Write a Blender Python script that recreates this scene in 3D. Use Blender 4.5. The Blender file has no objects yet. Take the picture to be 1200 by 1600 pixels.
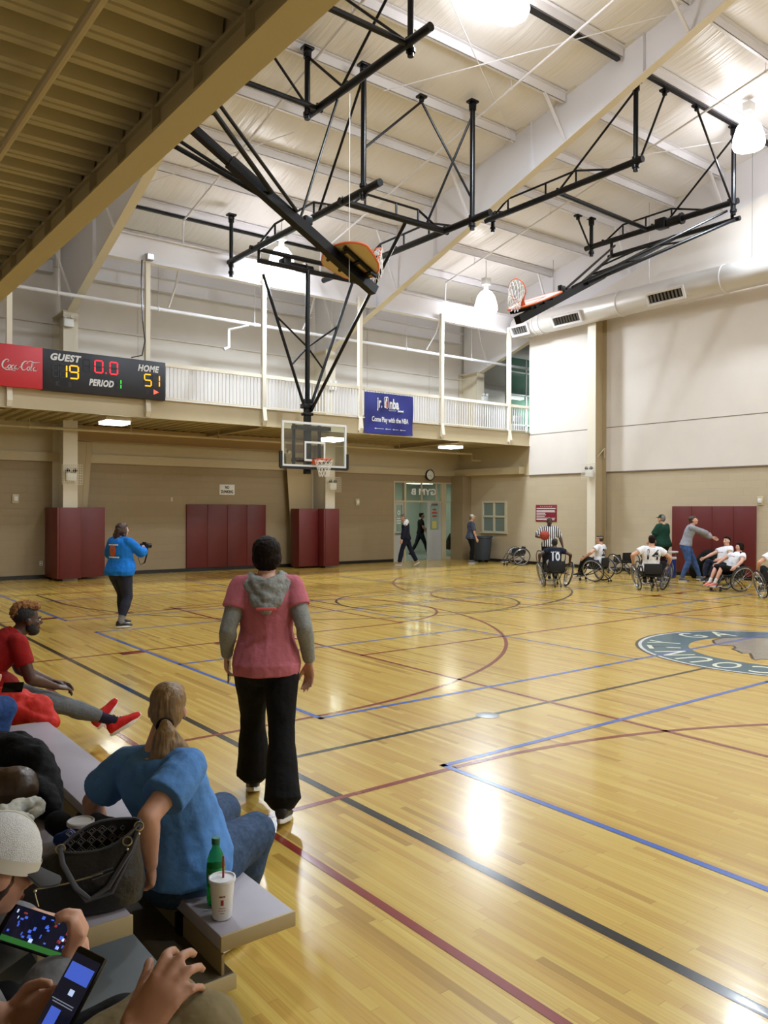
import bpy, bmesh, math, random
import numpy as np
from mathutils import Vector, Matrix
from mathutils.bvhtree import BVHTree
V = Vector
PI = math.pi
random.seed(7)
scn = bpy.context.scene
COL = scn.collection

# ------------------------------------------------------------------ camera
CAM_H = 1.843
YAW, PITCH, ROLL, FPX = math.radians(37.608), math.radians(-.191), math.radians(.198), 1246.7
def _cam_axes():
    cy, sy = math.cos(YAW), math.sin(YAW)
    f = V((sy, cy, 0)); r = V((cy, -sy, 0)); up = V((0, 0, 1))
    f2 = f*math.cos(PITCH) + up*math.sin(PITCH); u2 = -f*math.sin(PITCH) + up*math.cos(PITCH)
    return r*math.cos(ROLL) + u2*math.sin(ROLL), -r*math.sin(ROLL) + u2*math.cos(ROLL), f2
CR, CU, CF = _cam_axes()
cam_d = bpy.data.cameras.new('camera'); cam = bpy.data.objects.new('camera', cam_d); COL.objects.link(cam)
cam_d.sensor_fit = 'VERTICAL'; cam_d.sensor_height = 32.0; cam_d.lens = FPX/1600*32.0
cam_d.clip_start = .05; cam_d.clip_end = 200
cam.matrix_world = Matrix(((CR.x, CU.x, -CF.x, 0), (CR.y, CU.y, -CF.y, 0), (CR.z, CU.z, -CF.z, CAM_H), (0, 0, 0, 1)))
scn.camera = cam

# ------------------------------------------------------------------ world, colour
world = bpy.data.worlds.new('world'); scn.world = world; world.use_nodes = True
world.node_tree.nodes['Background'].inputs[0].default_value = (.9, .93, 1, 1)
world.node_tree.nodes['Background'].inputs[1].default_value = .05
scn.view_settings.view_transform = 'Standard'; scn.view_settings.look = 'None'
scn.view_settings.exposure = 0.0; scn.view_settings.gamma = 1.0; scn.view_settings.use_curve_mapping = False
HIGHBAY_W = 450.0          # each high-bay lamp
UNDER_W = 14.0              # each fluorescent box under the balcony

# pixel of the photograph -> point of the place on a known plane (measuring only)
def ray(x, y): return CF + CR*((x-600)/FPX) - CU*((y-800)/FPX)
O = V((0, 0, CAM_H))
def gz(x, y, z=0.0): d = ray(x, y); return O + d*((z-CAM_H)/d.z)
def gx(x, y, X): d = ray(x, y); return O + d*(X/d.x)
def gy(x, y, Y): d = ray(x, y); return O + d*(Y/d.y)
def gd(x, y, t): return O + ray(x, y)*t

# ------------------------------------------------------------------ materials
def s2l(c):
    c = c/255.0
    return c/12.92 if c <= .04045 else ((c+.055)/1.055)**2.4
def rgb(r, g, b): return (s2l(r), s2l(g), s2l(b), 1)
MATS = {}
def mat(name, col=(200, 200, 200), rough=.6, metal=0.0, noise=0.0, nscale=20.0, bump=0.0, bscale=60.0, stretch=None,
        emit=None, estr=0.0, trans=0.0, coat=0.0, sheen=0.0, ior=None, sss=0.0, alpha=None, spec=None):
    if name in MATS: return MATS[name]
    m = bpy.data.materials.new(name); m.use_nodes = True; nt = m.node_tree; b = nt.nodes['Principled BSDF']
    c = rgb(*col); b.inputs['Base Color'].default_value = c
    b.inputs['Roughness'].default_value = rough; b.inputs['Metallic'].default_value = metal
    if trans: b.inputs['Transmission Weight'].default_value = trans
    if coat: b.inputs['Coat Weight'].default_value = coat; b.inputs['Coat Roughness'].default_value = .1
    if sheen: b.inputs['Sheen Weight'].default_value = sheen
    if ior: b.inputs['IOR'].default_value = ior
    if sss: b.inputs['Subsurface Weight'].default_value = sss; b.inputs['Subsurface Radius'].default_value = (.02, .008, .004)
    if alpha is not None: b.inputs['Alpha'].default_value = alpha
    if spec is not None: b.inputs['Specular IOR Level'].default_value = spec
    if emit: b.inputs['Emission Color'].default_value = rgb(*emit); b.inputs['Emission Strength'].default_value = estr
    if noise or bump:
        tc = nt.nodes.new('ShaderNodeTexCoord'); mp = nt.nodes.new('ShaderNodeMapping')
        nt.links.new(tc.outputs['Object'], mp.inputs[0])
        if stretch: mp.inputs['Scale'].default_value = stretch
    if noise:
        n = nt.nodes.new('ShaderNodeTexNoise'); n.inputs['Scale'].default_value = nscale; n.inputs['Detail'].default_value = 5
        nt.links.new(mp.outputs[0], n.inputs['Vector'])
        cr = nt.nodes.new('ShaderNodeValToRGB')
        lo = tuple(max(0, x*(1-noise)) for x in c[:3])+(1,); hi = tuple(min(1, x*(1+noise)) for x in c[:3])+(1,)
        cr.color_ramp.elements[0].color = lo; cr.color_ramp.elements[1].color = hi
        cr.color_ramp.elements[0].position = .3; cr.color_ramp.elements[1].position = .7
        nt.links.new(n.outputs['Fac'], cr.inputs[0]); nt.links.new(cr.outputs[0], b.inputs['Base Color'])
    if bump:
        n2 = nt.nodes.new('ShaderNodeTexNoise'); n2.inputs['Scale'].default_value = bscale; n2.inputs['Detail'].default_value = 4
        nt.links.new(mp.outputs[0], n2.inputs['Vector'])
        bp = nt.nodes.new('ShaderNodeBump'); bp.inputs['Strength'].default_value = min(1, bump); bp.inputs['Distance'].default_value = .01 if bump <= 1 else .01*bump
        nt.links.new(n2.outputs['Fac'], bp.inputs['Height']); nt.links.new(bp.outputs[0], b.inputs['Normal'])
    MATS[name] = m; return m

def node(nt, t, **kw):
    n = nt.nodes.new(t)
    for k, v in kw.items():
        if k.startswith('i_'): n.inputs[int(k[2:])].default_value = v
        else: setattr(n, k, v)
    return n
def mathn(nt, op, a, b=None, c=None):
    n = nt.nodes.new('ShaderNodeMath'); n.operation = op
    for i, x in enumerate((a, b, c)):
        if x is None: continue
        if isinstance(x, (int, float)): n.inputs[i].default_value = x
        else: nt.links.new(x, n.inputs[i])
    return n.outputs[0]

# ------------------------------------------------------------------ objects
INFO = {}
def tag(o, label=None, cat=None, group=None, kind=None):
    if label: o['label'] = label
    if cat: o['category'] = cat
    if group: o['group'] = group
    if kind: o['kind'] = kind
    return o
def thing(name, label, cat, loc=(0, 0, 0), rz=0.0, group=None):
    o = bpy.data.objects.new(name, None); COL.objects.link(o); o.empty_display_size = .1
    o.location = loc; o.rotation_euler = (0, 0, rz); tag(o, label, cat, group)
    INFO[o.name] = Matrix.Translation(V(loc)) @ Matrix.Rotation(rz, 4, 'Z')
    return o
def wm(o):
    m = Matrix.Identity(4)
    while o is not None:
        m = INFO.get(o.name, Matrix.Identity(4)) @ m; o = o.parent
    return m
def copy_tree(o, parent=None):
    c = o.copy(); COL.objects.link(c); c.parent = parent
    for ch in list(o.children): copy_tree(ch, c)
    return c
def place(o, loc, rz=0.0, label=None, group=None):
    o.location = loc; o.rotation_euler = (0, 0, rz)
    if label: o['label'] = label
    if group: o['group'] = group
    INFO[o.name] = Matrix.Translation(V(loc)) @ Matrix.Rotation(rz, 4, 'Z')
    return o

def basis(d, up=V((0, 0, 1))):
    d = d.normalized()
    if abs(d.dot(up)) > .98: up = V((1, 0, 0)) if abs(d.x) < .9 else V((0, 1, 0))
    x = up.cross(d).normalized(); y = d.cross(x).normalized()
    return x, y, d
class MB:
    def __init__(s): s.v = []; s.f = []; s.sm = []; s.mi = []; s.cur = 0
    def add(s, vs, fs, smooth=False):
        n = len(s.v); s.v += [V(p) for p in vs]
        for f in fs: s.f.append([n+i for i in f]); s.sm.append(smooth); s.mi.append(s.cur)
        return s
    def box(s, c, sz, m=None):
        c = V(c); x, y, z = [k/2 for k in sz]
        vs = [V((a, b, d)) for d in (-z, z) for b in (-y, y) for a in (-x, x)]
        if m is not None: vs = [m @ p for p in vs]
        return s.add([c+p for p in vs], [(0, 2, 3, 1), (4, 5, 7, 6), (0, 1, 5, 4), (2, 6, 7, 3), (0, 4, 6, 2), (1, 3, 7, 5)])
    def b2(s, lo, hi):
        lo = V(lo); hi = V(hi); return s.box((lo+hi)/2, [abs(t) for t in (hi-lo)])
    def bbox(s, c, sz, bev=.01, m=None, seg=2):
        bm = bmesh.new(); bmesh.ops.create_cube(bm, size=1)
        for v in bm.verts: v.co = V((v.co.x*sz[0], v.co.y*sz[1], v.co.z*sz[2]))
        bmesh.ops.bevel(bm, geom=bm.edges[:], offset=min(bev, min(sz)*.45), segments=seg, affect='EDGES', profile=.5)
        bm.verts.index_update()
        vs = [(m @ v.co if m is not None else v.co.copy()) + V(c) for v in bm.verts]
        s.add(vs, [[v.index for v in f.verts] for f in bm.faces], True); bm.free(); return s
    def bar(s, p0, p1, w, h, up=V((0, 0, 1))):
        p0 = V(p0); p1 = V(p1); x, y, d = basis(p1-p0, V(up)); vs = []
        for p in (p0, p1):
            for a, b in ((-1, -1), (1, -1), (1, 1), (-1, 1)): vs.append(p + x*a*w/2 + y*b*h/2)
        return s.add(vs, [(3, 2, 1, 0), (4, 5, 6, 7), (0, 1, 5, 4), (1, 2, 6, 5), (2, 3, 7, 6), (3, 0, 4, 7)])
    def rings(s, rs, cap=True, smooth=True, close=False):
        n = len(rs[0]); vs = [p for r in rs for p in r]; fs = []
        k = len(rs)
        for i in range(k if close else k-1):
            j = (i+1) % k
            for a in range(n):
                b = (a+1) % n; fs.append((i*n+a, i*n+b, j*n+b, j*n+a))
        s.add(vs, fs, smooth)
        if cap and not close:
            s.add(rs[0], [tuple(range(n))[::-1]]); s.add(rs[-1], [tuple(range(n))])
        return s
    def tube(s, p0, p1, r0, r1=None, n=10, cap=True):
        p0 = V(p0); p1 = V(p1); r1 = r0 if r1 is None else r1; x, y, d = basis(p1-p0)
        rs = [[p + (x*math.cos(2*PI*i/n)+y*math.sin(2*PI*i/n))*r for i in range(n)] for p, r in ((p0, r0), (p1, r1))]
        return s.rings(rs, cap)
    def path(s, pts, r, n=8, cap=True, close=False, flat=None):
        pts = [V(p) for p in pts]; rs = []; k = len(pts); x = None
        for i, p in enumerate(pts):
            if close: t = pts[(i+1) % k]-pts[i-1]
            else: t = pts[min(i+1, k-1)]-pts[max(i-1, 0)]
            if t.length < 1e-9: t = V((0, 0, 1))
            t.normalize()
            if x is None: x, y, _ = basis(t)
            else:
                x = (x - t*x.dot(t)); x = x.normalized() if x.length > 1e-6 else basis(t)[0]; y = t.cross(x)
            rr = r[i] if isinstance(r, (list, tuple)) else r
            ry = rr*(flat or 1)
            rs.append([p + x*math.cos(2*PI*a/n)*rr + y*math.sin(2*PI*a/n)*ry for a in range(n)])
        return s.rings(rs, cap, True, close)
    def lathe(s, prof, c=(0, 0, 0), n=24, m=None, cap=True):
        c = V(c); rs = []
        for r, z in prof:
            ring = [V((r*math.cos(2*PI*i/n), r*math.sin(2*PI*i/n), z)) for i in range(n)]
            if m is not None: ring = [m @ p for p in ring]
            rs.append([c+p for p in ring])
        return s.rings(rs, cap)
    def torus(s, c, R, r, m=None, n=32, k=8, sq=1.0):
        c = V(c); rs = []
        for i in range(n):
            a = 2*PI*i/n; e = V((math.cos(a), math.sin(a), 0)); ring = []
            for j in range(k):
                b = 2*PI*j/k; p = e*(R+r*math.cos(b)) + V((0, 0, r*sq*math.sin(b))); ring.append(c + (m @ p if m is not None else p))
            rs.append(ring)
        return s.rings(rs, False, True, True)
    def sphere(s, c, r, n=12, k=8, m=None):
        c = V(c); r = (r, r, r) if isinstance(r, (int, float)) else r; rs = []
        for i in range(1, k):
            t = PI*i/k; ring = []
            for a in range(n):
                p = V((r[0]*math.sin(t)*math.cos(2*PI*a/n), r[1]*math.sin(t)*math.sin(2*PI*a/n), -r[2]*math.cos(t)))
                ring.append(c + (m @ p if m is not None else p))
            rs.append(ring)
        top = V((0, 0, r[2])); bot = V((0, 0, -r[2]))
        if m is not None: top = m @ top; bot = m @ bot
        s.rings(rs, False)
        n0 = len(s.v) - n*(k-1)
        s.v += [c+bot, c+top]; ib = len(s.v)-2; it = ib+1
        for a in range(n):
            b = (a+1) % n
            s.f.append([ib, n0+b, n0+a]); s.sm.append(True); s.mi.append(s.cur)
            s.f.append([it, n0+n*(k-2)+a, n0+n*(k-2)+b]); s.sm.append(True); s.mi.append(s.cur)
        return s
    def prism(s, pts, ext):      # closed outline (3D points) extruded by ext
        pts = [V(p) for p in pts]; e = V(ext); n = len(pts)
        s.add(pts+[p+e for p in pts], [tuple(range(n))[::-1], tuple(range(n, 2*n))] + [(i, (i+1) % n, n+(i+1) % n, n+i) for i in range(n)])
        return s
    def ibeam(s, p0, p1, w, h, tw=.012, tf=.018, up=V((0, 0, 1))):   # top centre line is p0-p1
        p0 = V(p0); p1 = V(p1); x, y, d = basis(p1-p0, V(up))
        s.bar(p0-y*tf/2, p1-y*tf/2, w, tf, up); s.bar(p0-y*(h-tf/2), p1-y*(h-tf/2), w, tf, up)
        s.bar(p0-y*h/2, p1-y*h/2, tw, h-2*tf, up); return s
    def mesh(s, name, mats, inv=None):
        me = bpy.data.meshes.new(name)
        vs = [inv @ p for p in s.v] if inv is not None else s.v
        me.from_pydata([tuple(p) for p in vs], [], s.f)
        me.polygons.foreach_set('use_smooth', s.sm)
        me.polygons.foreach_set('material_index', s.mi)
        for m in (mats if isinstance(mats, (list, tuple)) else [mats]): me.materials.append(m)
        me.update(); return me
    def build(s, name, mats, parent=None, world=False, fix=True, kind=None, sharp=35):
        root = parent
        inv = None; off = None
        if world and parent is not None: inv = wm(parent).inverted()
        me = s.mesh(name, mats, inv)
        if fix:
            bm = bmesh.new(); bm.from_mesh(me); bmesh.ops.recalc_face_normals(bm, faces=bm.faces)
            for e in bm.edges:
                if len(e.link_faces) == 2 and e.calc_face_angle(0) > math.radians(sharp): e.smooth = False
            bm.to_mesh(me); bm.free()
        o = bpy.data.objects.new(name, me); COL.objects.link(o)
        if parent is not None: o.parent = parent
        if kind: o['kind'] = kind
        return o
    def top(s, name, mats, label, cat, group=None, kind=None, origin=None):    # a thing of a single mesh, origin at its base
        if origin is None:
            a = np.array([tuple(p) for p in s.v]); origin = V(((a[:, 0].min()+a[:, 0].max())/2, (a[:, 1].min()+a[:, 1].max())/2, a[:, 2].min()))
        o = s.build(name, mats)
        o.data.transform(Matrix.Translation(-V(origin))); o.location = origin
        INFO[o.name] = Matrix.Translation(V(origin))
        tag(o, label, cat, group, kind); return o
def struct(name, mb, mats, parent=None, world=False):
    o = mb.build(name, mats, parent, world)
    if parent is None: o['kind'] = 'structure'
    return o

def text_obj(name, body, size, m, mtx, parent, width=None, bold=0.0, shear=0.0, ext=.002, align='CENTER', spacing=1.0, surf=None, lift=.004, res=3, world=True):
    if world and surf is None and parent is not None: mtx = wm(parent).inverted() @ mtx
    cu = bpy.data.curves.new(name, 'FONT'); cu.body = body; cu.size = size; cu.extrude = ext if surf is None else 0; cu.offset = bold
    cu.shear = shear; cu.align_x = align; cu.align_y = 'CENTER'; cu.space_character = spacing; cu.resolution_u = res; cu.fill_mode = 'BOTH' if surf is None else 'FRONT'
    t = bpy.data.objects.new('tmp', cu); COL.objects.link(t)
    bpy.context.view_layer.update(); dg = bpy.context.evaluated_depsgraph_get()
    me = bpy.data.meshes.new_from_object(t.evaluated_get(dg)); bpy.data.objects.remove(t); bpy.data.curves.remove(cu)
    xs = [v.co.x for v in me.vertices]; w = (max(xs)-min(xs)) or 1
    sx = (width/w) if width else 1
    me.transform(mtx @ Matrix.Diagonal((sx, 1, 1, 1)))
    if surf is not None:
        bm = bmesh.new(); bm.from_mesh(me); bmesh.ops.triangulate(bm, faces=bm.faces)
        for _ in range(2): bmesh.ops.subdivide_edges(bm, edges=[e for e in bm.edges if e.calc_length() > .03], cuts=1)
        nrm = (mtx.to_3x3() @ V((0, 0, 1))).normalized()
        for v in bm.verts:
            h = surf.ray_cast(v.co + nrm*.3, -nrm)
            if h[0] is not None: v.co = h[0] + nrm*lift
        bm.to_mesh(me); bm.free()
    me.materials.clear(); me.materials.append(m)
    o = bpy.data.objects.new(name, me); COL.objects.link(o); o.parent = parent; return o
def face_mtx(c, right, up): # text lies in plane with given right & up directions
    r = V(right).normalized(); u = V(up).normalized(); n = r.cross(u)
    return Matrix(((r.x, u.x, n.x, c[0]), (r.y, u.y, n.y, c[1]), (r.z, u.z, n.z, c[2]), (0, 0, 0, 1)))
def bvh_of(o):
    me = o.data; return BVHTree.FromPolygons([v.co for v in me.vertices], [tuple(p.vertices) for p in me.polygons])
# ================================================================== surfaces
BW = .046
def floor_mat():
    m = bpy.data.materials.new('maple_floor'); m.use_nodes = True; nt = m.node_tree; b = nt.nodes['Principled BSDF']; L = nt.links.new
    tc = node(nt, 'ShaderNodeTexCoord'); sp = node(nt, 'ShaderNodeSeparateXYZ'); L(tc.outputs['Object'], sp.inputs[0])
    row = mathn(nt, 'FLOOR', mathn(nt, 'DIVIDE', sp.outputs[0], BW))
    wn = node(nt, 'ShaderNodeTexWhiteNoise', noise_dimensions='1D'); L(row, wn.inputs['W'])
    yy = mathn(nt, 'ADD', sp.outputs[1], mathn(nt, 'MULTIPLY', wn.outputs['Value'], 9.0))
    ln = mathn(nt, 'ADD', .75, mathn(nt, 'MULTIPLY', wn.outputs['Value'], .7))
    cell = mathn(nt, 'DIVIDE', yy, ln); colm = mathn(nt, 'FLOOR', cell)
    cb = node(nt, 'ShaderNodeCombineXYZ'); L(row, cb.inputs[0]); L(colm, cb.inputs[1])
    w2 = node(nt, 'ShaderNodeTexWhiteNoise', noise_dimensions='2D'); L(cb.outputs[0], w2.inputs['Vector'])
    cr = node(nt, 'ShaderNodeValToRGB'); e = cr.color_ramp.elements
    e[0].position = 0; e[0].color = rgb(168, 132, 58); e[1].position = 1; e[1].color = rgb(208, 178, 92)
    k = e.new(.07); k.color = rgb(190, 152, 72); k = e.new(.55); k.color = rgb(199, 166, 80)
    L(w2.outputs['Value'], cr.inputs[0])
    mp = node(nt, 'ShaderNodeMapping'); mp.inputs['Scale'].default_value = (90, 1.6, 1); L(tc.outputs['Object'], mp.inputs[0])
    gn = node(nt, 'ShaderNodeTexNoise'); gn.inputs['Scale'].default_value = 1.0; gn.inputs['Detail'].default_value = 6; L(mp.outputs[0], gn.inputs['Vector'])
    gr = node(nt, 'ShaderNodeValToRGB'); gr.color_ramp.elements[0].position = .26; gr.color_ramp.elements[0].color = (.72, .66, .55, 1); gr.color_ramp.elements[1].position = .62; gr.color_ramp.elements[1].color = (1, 1, 1, 1)
    L(gn.outputs['Fac'], gr.inputs[0])
    mx = node(nt, 'ShaderNodeMix', data_type='RGBA', blend_type='MULTIPLY'); mx.inputs[0].default_value = .55
    L(cr.outputs[0], mx.inputs[6]); L(gr.outputs[0], mx.inputs[7])
    fx = mathn(nt, 'FRACT', mathn(nt, 'DIVIDE', sp.outputs[0], BW)); gap = mathn(nt, 'LESS_THAN', fx, .03)
    fy = mathn(nt, 'MULTIPLY', mathn(nt, 'FRACT', cell), ln); gap2 = mathn(nt, 'LESS_THAN', fy, .003)
    gg = mathn(nt, 'MAXIMUM', gap, gap2)
    m2 = node(nt, 'ShaderNodeMix', data_type='RGBA'); L(mathn(nt, 'MULTIPLY', gg, .45), m2.inputs[0]); L(mx.outputs[2], m2.inputs[6]); m2.inputs[7].default_value = rgb(120, 78, 30)
    L(m2.outputs[2], b.inputs['Base Color'])
    gloss_floor(nt, b, tc); MATS['maple_floor'] = m; return m
def gloss_floor(nt, b, tc):
    L = nt.links.new
    b.inputs['Roughness'].default_value = .24; b.inputs['Specular IOR Level'].default_value = .5
    b.inputs['Coat Weight'].default_value = .25; b.inputs['Coat Roughness'].default_value = .08
    mp = node(nt, 'ShaderNodeMapping'); mp.inputs['Scale'].default_value = (17.5, .8, 1); L(tc.outputs['Object'], mp.inputs[0])
    n = node(nt, 'ShaderNodeTexNoise'); n.inputs['Scale'].default_value = 1.0; n.inputs['Detail'].default_value = 3; L(mp.outputs[0], n.inputs['Vector'])
    bp = node(nt, 'ShaderNodeBump'); bp.inputs['Strength'].default_value = .35; bp.inputs['Distance'].default_value = .0016
    L(n.outputs['Fac'], bp.inputs['Height']); L(bp.outputs[0], b.inputs['Normal']); L(bp.outputs[0], b.inputs['Coat Normal'])
def paint_line_mat(name, c):
    m = bpy.data.materials.new(name); m.use_nodes = True; nt = m.node_tree; b = nt.nodes['Principled BSDF']
    tc = node(nt, 'ShaderNodeTexCoord'); b.inputs['Base Color'].default_value = rgb(*c); gloss_floor(nt, b, tc); MATS[name] = m; return m
def block_mat(name, c, axis, bw=.406, bh=.203, rough=.55, depth=.003):     # painted concrete block
    m = bpy.data.materials.new(name); m.use_nodes = True; nt = m.node_tree; b = nt.nodes['Principled BSDF']; L = nt.links.new
    tc = node(nt, 'ShaderNodeTexCoord'); sp = node(nt, 'ShaderNodeSeparateXYZ'); cb = node(nt, 'ShaderNodeCombineXYZ')
    L(tc.outputs['Object'], sp.inputs[0]); L(sp.outputs[axis], cb.inputs[0]); L(sp.outputs[2], cb.inputs[1])
    br = node(nt, 'ShaderNodeTexBrick'); L(cb.outputs[0], br.inputs['Vector']); br.inputs['Scale'].default_value = 1
    br.inputs['Brick Width'].default_value = bw; br.inputs['Row Height'].default_value = bh; br.inputs['Mortar Size'].default_value = .006; br.inputs['Mortar Smooth'].default_value = .5
    x = rgb(*c); br.inputs['Color1'].default_value = x; br.inputs['Color2'].default_value = tuple(v*.96 for v in x[:3])+(1,); br.inputs['Mortar'].default_value = tuple(v*.9 for v in x[:3])+(1,)
    L(br.outputs['Color'], b.inputs['Base Color'])
    n = node(nt, 'ShaderNodeTexNoise'); n.inputs['Scale'].default_value = 40; L(tc.outputs['Object'], n.inputs['Vector'])
    h = mathn(nt, 'SUBTRACT', mathn(nt, 'MULTIPLY', n.outputs['Fac'], .25), br.outputs['Fac'])
    bp = node(nt, 'ShaderNodeBump'); bp.inputs['Strength'].default_value = .6; bp.inputs['Distance'].default_value = depth
    L(h, bp.inputs['Height']); L(bp.outputs[0], b.inputs['Normal']); b.inputs['Roughness'].default_value = rough; MATS[name] = m; return m
def foil_mat():     # white vinyl faced roof insulation, creased across the bay
    m = mat('roof_vinyl', (232, 229, 228), .32)
    nt = m.node_tree; b = nt.nodes['Principled BSDF']; L = nt.links.new; tc = node(nt, 'ShaderNodeTexCoord')
    mp = node(nt, 'ShaderNodeMapping'); mp.inputs['Scale'].default_value = (7, .5, .5); L(tc.outputs['Object'], mp.inputs[0])
    n = node(nt, 'ShaderNodeTexNoise'); n.inputs['Scale'].default_value = 1.4; n.inputs['Detail'].default_value = 4; n.inputs['Distortion'].default_value = .4; L(mp.outputs[0], n.inputs['Vector'])
    bp = node(nt, 'ShaderNodeBump'); bp.inputs['Strength'].default_value = .6; bp.inputs['Distance'].default_value = .04
    L(n.outputs['Fac'], bp.inputs['Height']); L(bp.outputs[0], b.inputs['Normal']); return m

M_FLOOR = floor_mat()
M_BLACKL = paint_line_mat('black_line_paint', (16, 12, 12)); M_REDL = paint_line_mat('maroon_line_paint', (128, 42, 34)); M_BLUEL = paint_line_mat('blue_line_paint', (58, 96, 176))
M_TEAL = paint_line_mat('teal_paint', (38, 92, 108)); M_CREAML = paint_line_mat('cream_paint', (222, 222, 200)); M_GREYL = paint_line_mat('grey_paint', (140, 134, 122)); M_WHITEL = paint_line_mat('white_paint_floor', (200, 205, 210))
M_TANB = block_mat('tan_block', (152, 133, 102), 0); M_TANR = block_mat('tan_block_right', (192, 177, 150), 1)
M_TAN = mat('tan_paint', (176, 157, 122), .5); M_TANL = mat('tan_paint_light', (192, 177, 144), .45)
M_TAND = mat('tan_deck', (176, 162, 126), .5, noise=.06, nscale=3)
M_CREAM = mat('cream_steel', (224, 216, 198), .45)
M_WHITE = mat('white_steel', (226, 224, 228), .4)
M_WALLW = mat('upper_wall_white', (216, 210, 204), .6, noise=.03, nscale=1.5); M_WALLR = mat('upper_block_white', (222, 214, 206), .6, noise=.03, nscale=1.2)
M_ROOF = foil_mat()
M_BASE = mat('rubber_base', (22, 20, 20), .35)
M_BLK = mat('black_steel', (5, 5, 8), .32, spec=.3); M_MAROON = mat('maroon_vinyl', (98, 30, 28), .45, bump=.15, bscale=8)
M_GLASS = mat('clear_glass', (225, 235, 230), .03, trans=1.0, ior=1.45)
M_WHITEP = mat('white_plastic', (225, 225, 222), .4); M_ALU = mat('brushed_aluminium', (150, 152, 156), .35, metal=.9)

# ================================================================== floor and painted lines
WY, WX = 22.0, 20.5          # planes of back wall and right wall
mb = MB(); mb.b2((-3.6, -13, -.2), (WX+.1, WY+.1, 0)); floor = struct('floor', mb, M_FLOOR)
def ribbon(mb, pts, w, z, close=False):
    n = len(pts); L = []; R = []
    for i, p in enumerate(pts):
        if close: t = V(pts[(i+1) % n])-V(pts[i-1])
        else: t = V(pts[min(i+1, n-1)])-V(pts[max(i-1, 0)])
        t = V((t.x, t.y)).normalized(); nn = V((-t.y, t.x))
        L.append((p[0]+nn.x*w/2, p[1]+nn.y*w/2, z)); R.append((p[0]-nn.x*w/2, p[1]-nn.y*w/2, z))
    m = n if close else n-1
    mb.add(L+R, [(n+i, n+(i+1) % n, (i+1) % n, i) for i in range(m)])
def seg(mb, a, b, w, z):
    a = V((a[0], a[1])); b = V((b[0], b[1])); d = (b-a).normalized()*w/2; ribbon(mb, [tuple(a-d), tuple(b+d)], w, z)
def arc(mb, c, r, a0, a1, w, z, n=64):
    ribbon(mb, [(c[0]+r*math.cos(math.radians(a0+(a1-a0)*i/n)), c[1]+r*math.sin(math.radians(a0+(a1-a0)*i/n))) for i in range(n+1)], w, z)
W = .05; CX, CY = 10.5, 5.09
mb = MB(); z = .0010
for X in (2.90, 18.10): seg(mb, (X, -7.71), (X, 17.89), W*1.25, z)
seg(mb, (2.9, CY), (CX-1.86, CY), W, z); seg(mb, (CX+1.86, CY), (18.1, CY), W, z)
for s in (1, -1):
    f = lambda y: CY+s*(y-CY)
    seg(mb, (2.9, f(17.89)), (18.1, f(17.89)), W, z)
    for X in (8.67, 12.33): seg(mb, (X, f(17.89)), (X, f(12.2)), W, z)
    seg(mb, (8.67, f(12.2)), (12.33, f(12.2)), W, z); arc(mb, (CX, f(12.2)), 1.83, 0, 360, W, z)
    for X in (4.48, 16.52): seg(mb, (X, f(17.89)), (X, f(16.29)), W, z)
    a0, a1 = (180, 360) if s > 0 else (0, 180); arc(mb, (CX, f(16.29)), 6.02, a0, a1, W, z, 90)
mb.build('black_court_lines', M_BLACKL, floor, fix=False)
mb = MB(); z = .0014
for cy, d in ((12.0, 1), (2*CY-12.0, -1)):
    for X0, sx in ((2.26, 1), (18.74, -1)):
        g = lambda x: X0+sx*(x-2.26)
        seg(mb, (g(2.26), cy-6.02), (g(2.26), cy+6.02), W, z)
        for sy in (-1, 1):
            seg(mb, (g(2.26), cy+sy*6.02), (g(3.86), cy+sy*6.02), W, z)
            seg(mb, (g(2.26), cy+sy*1.9), (g(8.15), cy+sy*1.9), W, z)
            for q in (3.6, 4.9, 5.8): seg(mb, (g(q), cy+sy*1.98), (g(q+.16), cy+sy*1.98), .16, z)
        seg(mb, (g(8.15), cy-1.9), (g(8.15), cy+1.9), W, z); arc(mb, (g(8.15), cy), 1.83, -90 if sx > 0 else 90, 90 if sx > 0 else 270, W, z)
        arc(mb, (g(3.86), cy), 6.02, -90 if sx > 0 else 90, 90 if sx > 0 else 270, W, z, 90)
for X in (5.93, 15.07): seg(mb, (X, CY-9.14), (X, CY+9.14), W, z)
for Y in (CY-9.14, CY-3.05, CY+3.05, CY+9.14): seg(mb, (5.93, Y), (15.07, Y), W, z)
mb.build('maroon_court_lines', M_REDL, floor, fix=False)
mb = MB(); z = .0018
for y0, y1 in ((5.9, 12.0), (13.52, 19.6), (-1.82, 4.28), (-9.5, -3.4)):
    for X in (3.85, 17.15): seg(mb, (X, y0), (X, y1), W, z)
    for Y in (y0, y1): seg(mb, (3.85, Y), (17.15, Y), W, z)
    for X in (8.50, 12.50): seg(mb, (X, y0), (X, y1), W*.8, z)
    ym = (y0+y1)/2; seg(mb, (3.85, ym), (8.5, ym), W, z); seg(mb, (12.5, ym), (17.15, ym), W, z)
mb.build('blue_court_lines', M_BLUEL, floor, fix=False)
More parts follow.
